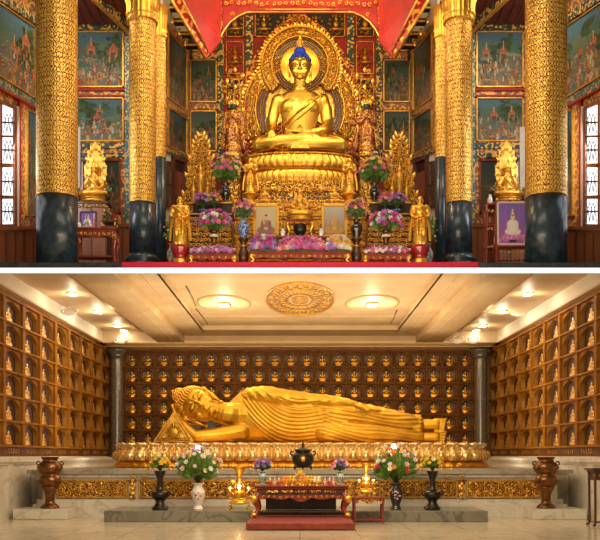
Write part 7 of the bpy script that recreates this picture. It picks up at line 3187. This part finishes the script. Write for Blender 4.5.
for sx in (-1, 1):
    for sy in (-1, 1):
        mb = MB()
        limb(mb, [(sx * w_ * .45, sy * dep * .40, h - .16, .06), (sx * w_ * .47, sy * dep * .42, h - .3, .075), (sx * w_ * .44, sy * dep * .39, h * .4, .045), (sx * w_ * .47, sy * dep * .42, .055, .05)], 10, 4)
        lg = mb.build('leg', M['wood_red'], t)
        mb = MB()
        curl(mb, (sx * w_ * .47, sy * dep * .42 - .08, h - .26), .06, sx, 0, 1, 4, 8, .3)
        mb.build('gilt_knee', M['gold'], lg)
mb = MB()
mb.box((0, 0, h * .25), (w_ * .9, dep * .7, .04))
mb.build('lower_shelf', M['wood_red'], t)
T1 = S0 + .001 + h + .001


def shrine_picture(seed):
    c = Canvas(40, 46, seed=seed)
    c.grad((.38, .10, .30), (.16, .12, .42))
    for x in (.1, .25, .75, .9):
        c.ell(x, .7, .05, .35, (.26, .12, .50), .8)
    c.ell(.5, .18, .42, .10, (.55, .16, .40))
    c.ell(.5, .30, .22, .09, (.62, .40, .52))
    c.ell(.5, .30, .30, .085, (.70, .62, .62))
    c.ell(.5, .44, .15, .16, (.74, .68, .60))
    c.ell(.5, .52, .19, .08, (.74, .68, .60))
    c.ell(.33, .42, .045, .13, (.70, .62, .56))
    c.ell(.67, .42, .045, .13, (.70, .62, .56))
    c.ell(.5, .665, .085, .08, (.72, .52, .38))
    c.ell(.5, .715, .085, .04, (.30, .22, .15))
    c.ell(.5, .755, .045, .04, (.78, .66, .40))
    c.ell(.5, .83, .015, .04, (.80, .70, .45))
    for i in range(30):
        c.ell(c.rs.rand(), .05 + .18 * c.rs.rand(), .03, .025, [(.70, .25, .45), (.60, .50, .60), (.40, .10, .45)][c.rs.randint(3)], .9)
    c.rect(.36, .64, .03, .09, (.05, .03, .05))
    c.speck(.15)
    return c


framed('framed_picture', 'purple picture propped on the red-brown table between the left columns', 88, d + .14, T1, 17 * k, 20 * k, shrine_picture(5), 4, 'wood_dark', 1.0 * k)
lathe_thing('silver_stupa', 'small silver-grey stupa ornament in front of the purple picture on the left table', 'ornament', (wx(87, d), d - .1, T1), [(3.6 * k, 0), (3.8 * k, 1.2 * k), (2.4 * k, 2.4 * k), (3.0 * k, 4.5 * k), (2.2 * k, 7 * k), (1.0 * k, 9 * k), (.8 * k, 12 * k), (.1 * k, 16 * k)], M['porcelain_grey'], [('gilt_ring', [(2.4 * k, 2.2 * k), (2.9 * k, 2.8 * k), (2.4 * k, 3.2 * k)], M['gold'])])
lathe_thing('small_jar', 'small cream jar on the left table, left of the stupa', 'jar', (wx(80.5, d), d - .12, T1), [(1.4 * k, 0), (2.0 * k, 1.5 * k), (1.8 * k, 4 * k), (1.0 * k, 5 * k), (1.2 * k, 6 * k)], M['porcelain'])
lathe_thing('candle_holder', 'slim brass candle holder on the left table, right of the stupa', 'candle holder', (wx(95, d), d - .12, T1), [(2.0 * k, 0), (2.0 * k, .6 * k), (.6 * k, 1.4 * k), (.8 * k, 5 * k), (.5 * k, 8 * k), (1.4 * k, 9.4 * k)], M['gold'], [('candle', [(.6 * k, 9.4 * k), (.6 * k, 14 * k), (.05 * k, 15 * k)], M['petal_white'])])
# dark carved miniature throne
t = thing('miniature_throne', 'dark carved miniature throne at the right end of the left table', 'ornament', (wx(109.5, d), d, T1))
mb = MB()
mb.box((0, 0, 7 * k), (14 * k, .3, 2 * k), None, .01)
mb.box((0, 0, 1 * k), (15 * k, .32, 2 * k), None, .01)
mb.build('seat', M['wood_dark'], t)
mb = MB()
mb.prism([(-7 * k, 8 * k), (7 * k, 8 * k), (7.5 * k, 15 * k), (4 * k, 17 * k), (0, 20 * k), (-4 * k, 17 * k), (-7.5 * k, 15 * k)], .10, .13)
mb.build('backrest', M['wood_red'], t)
for sx in (-1, 1):
    for sy in (-1, 1):
        mb = MB()
        mb.tube([(sx * 6 * k, sy * .12, 2 * k), (sx * 6.6 * k, sy * .13, 4.5 * k), (sx * 6 * k, sy * .12, 6.2 * k)], .022, 6)
        mb.build('leg', M['gold_soft'], t)
mb = MB()
for q in range(9):
    curl(mb, ((-5 + q * 1.25) * k, .08, (10.5 + 3 * math.sin(q * .8)) * k), 1.1 * k, 1 if q % 2 else -1, 0, q, 4, 7, .3)
mb.build('gilt_carving', M['gold'], t)
bouquet('flower_bouquet', 'small posy of white and orange flowers on the miniature throne of the left table', (wx(107, d), d - .05, T1 + 8.0 * k + .01), .10, .34, ['white', 'orange', 'cream'], 16, .75, 'leaf_dark', 131, .0)

# ---- cabinets with the crowned gold statues, against the frontal walls
for f in (False, True):
    side = 'right' if f else 'left'
    px = mirror(94 if not f else 92, f)
    d = 24.3
    k = d / 900
    z0 = tz(23.9) + .001
    t = thing('tall_cabinet', 'dark wooden cabinet under the crowned gold statue in the %s aisle' % side, 'cabinet', (wx(px, d), d, z0))
    h = wz(204, d) - z0
    mb = MB()
    mb.box((0, 0, h / 2), (30 * k, .5, h - .02))
    mb.box((0, 0, h - .03), (34 * k, .56, .05), None, .012)
    mb.box((0, 0, .04), (32 * k, .54, .08), None, .012)
    mb.build('carcass', M['wood_dark'], t)
    for s in (-1, 1):
        mb = MB()
        mb.box((s * 7.2 * k, -.255, h / 2), (13 * k, .02, h - .35), None, .008)
        dr = mb.build('door', M['wood_panel'], t)
        mb = MB()
        mb.ell((s * 1.6 * k, -.28, h / 2), .025, 8, 6)
        mb.build('knob', M['gold'], dr)
    mb = MB()
    for i in range(8):
        curl(mb, ((-13 + i * 3.7) * k, -.27, h - .12), .045, 1 if i % 2 else -1, 0, i, 4, 7, .28)
    mb.build('gilt_frieze', M['gold_soft'], t)
    seated_at('crowned_gold_statue', 'gold seated statue with a tall pointed crown and lacy aureole in the %s aisle' % side, px, 204, 163, d - .02, M['gold_soft'], z0 + h + .002, 'crown', 50, 32)
    # vases beside it
    for q, dx in enumerate((-14.5, 14.5)):
        lathe_thing('aisle_vase', 'small dark vase on the %s aisle cabinet, %s of its statue' % (side, 'left' if q == 0 else 'right'), 'vase', (wx(px, d) + dx * k, d - .08, z0 + h + .002),
                    [(1.8 * k, 0), (2.0 * k, .6 * k), (1.0 * k, 2 * k), (2.4 * k, 5 * k), (1.2 * k, 8 * k), (1.8 * k, 10 * k)], M['bronze_black'])
        bouquet('flower_bouquet', 'tiny %s flower sprig on the %s aisle cabinet, %s of its statue' % ('cream' if q else 'orange', side, 'left' if q == 0 else 'right'), (wx(px, d) + dx * k, d - .08, z0 + h + .002 + 9.8 * k), .10, .2, ['cream' if q else 'orange', 'blush'], 8, .6, 'leaf', 141 + q + 2 * f, .0)

# ---- right: easel with the purple picture
d = 21.95
k = d / 900
t = thing('carved_easel', 'red lacquered carved stand holding the purple picture beside the right front column', 'stand', (wx(513, d), d, S0 + .001))
zr_ = lambda r: wz(r, d - .1) - S0 - .001
for sx in (-1, 1):
    mb = MB()
    mb.box((sx * 16.5 * k, 0, zr_(200) / 2), (2.2 * k, .09, zr_(200)), None, .012)
    mb.build('upright', M['wood_red'], t)
    mb = MB()
    mb.tube([(sx * 16.5 * k, .05, zr_(215)), (sx * 16.5 * k, .40, .05)], .035, 6)
    mb.build('rear_leg', M['wood_red'], t)
mb = MB()
for r_ in (200.5, 247, 259):
    mb.box((0, 0, zr_(r_)), (35 * k, .08, 2.2 * k), None, .01)
mb.box((0, -.10, zr_(247)), (33 * k, .18, .03), None, .008)
mb.build('crossbar', M['wood_red'], t)
mb = MB()
for i in range(7):
    curl(mb, ((-12 + i * 4) * k, -.06, zr_(251)), 1.7 * k, 1 if i < 3.5 else -1, 0, i, 4, 8, .28)
    curl(mb, ((-12 + i * 4) * k, -.06, zr_(259)), 1.2 * k, 1 if i < 3.5 else -1, 0, i, 4, 8, .28)
for s in (-1, 1):
    mb.ell((s * 16.5 * k, -.05, zr_(199)), (1.5 * k, .03, 1.5 * k), 8, 6)
mb.ell((0, -.05, zr_(199)), (3 * k, .03, 1.3 * k), 8, 6)
mb.build('gilt_pattern', M['gold'], t)
framed('framed_picture', 'purple picture of a white-robed seated figure on the red stand by the right front column', 513, d - .155, S0 + .001 + zr_(245.8), 31 * k, 44 * k, shrine_picture(9), 3, 'plaster', 1.8 * k)
# side shelf stand
t = thing('carved_shelf_stand', 'narrow dark carved shelf stand between the second right column and the easel', 'stand', (wx(491, 22.55), 22.55, S0 + .001))
k = 22.55 / 900
H_ = wz(203, 22.4) - S0
for r_ in (203, 224, 246):
    mb = MB()
    mb.box((0, 0, wz(r_, 22.4) - S0 - .03), (13 * k, .34, .05), None, .01)
    mb.build('shelf', M['wood_red'], t)
for sx in (-1, 1):
    for sy in (-1, 1):
        mb = MB()
        limb(mb, [(sx * 5.6 * k, sy * .14, H_ - .06, .035), (sx * 5.6 * k, sy * .14, H_ * .5, .03), (sx * 6 * k, sy * .15, .04, .038)], 8, 3)
        mb.build('leg', M['wood_red'], t)
mb = MB()
for q in range(3):
    for j in range(3):
        curl(mb, ((-4 + 4 * q) * k, -.175, H_ * (.30 + .27 * j) + .05), 1.5 * k, 1 if q % 2 else -1, 0, q + j, 4, 7, .3)
mb.build('gilt_carving', M['gold_soft'], t)
lathe_thing('white_vase', 'small white vase on top of the narrow carved shelf stand', 'vase', (wx(490, 22.5), 22.5, S0 + .001 + H_ - .003), [(1.4 * k, 0), (2.2 * k, 2 * k), (2.4 * k, 5 * k), (1.2 * k, 8 * k), (1.6 * k, 9.4 * k)], M['porcelain'])
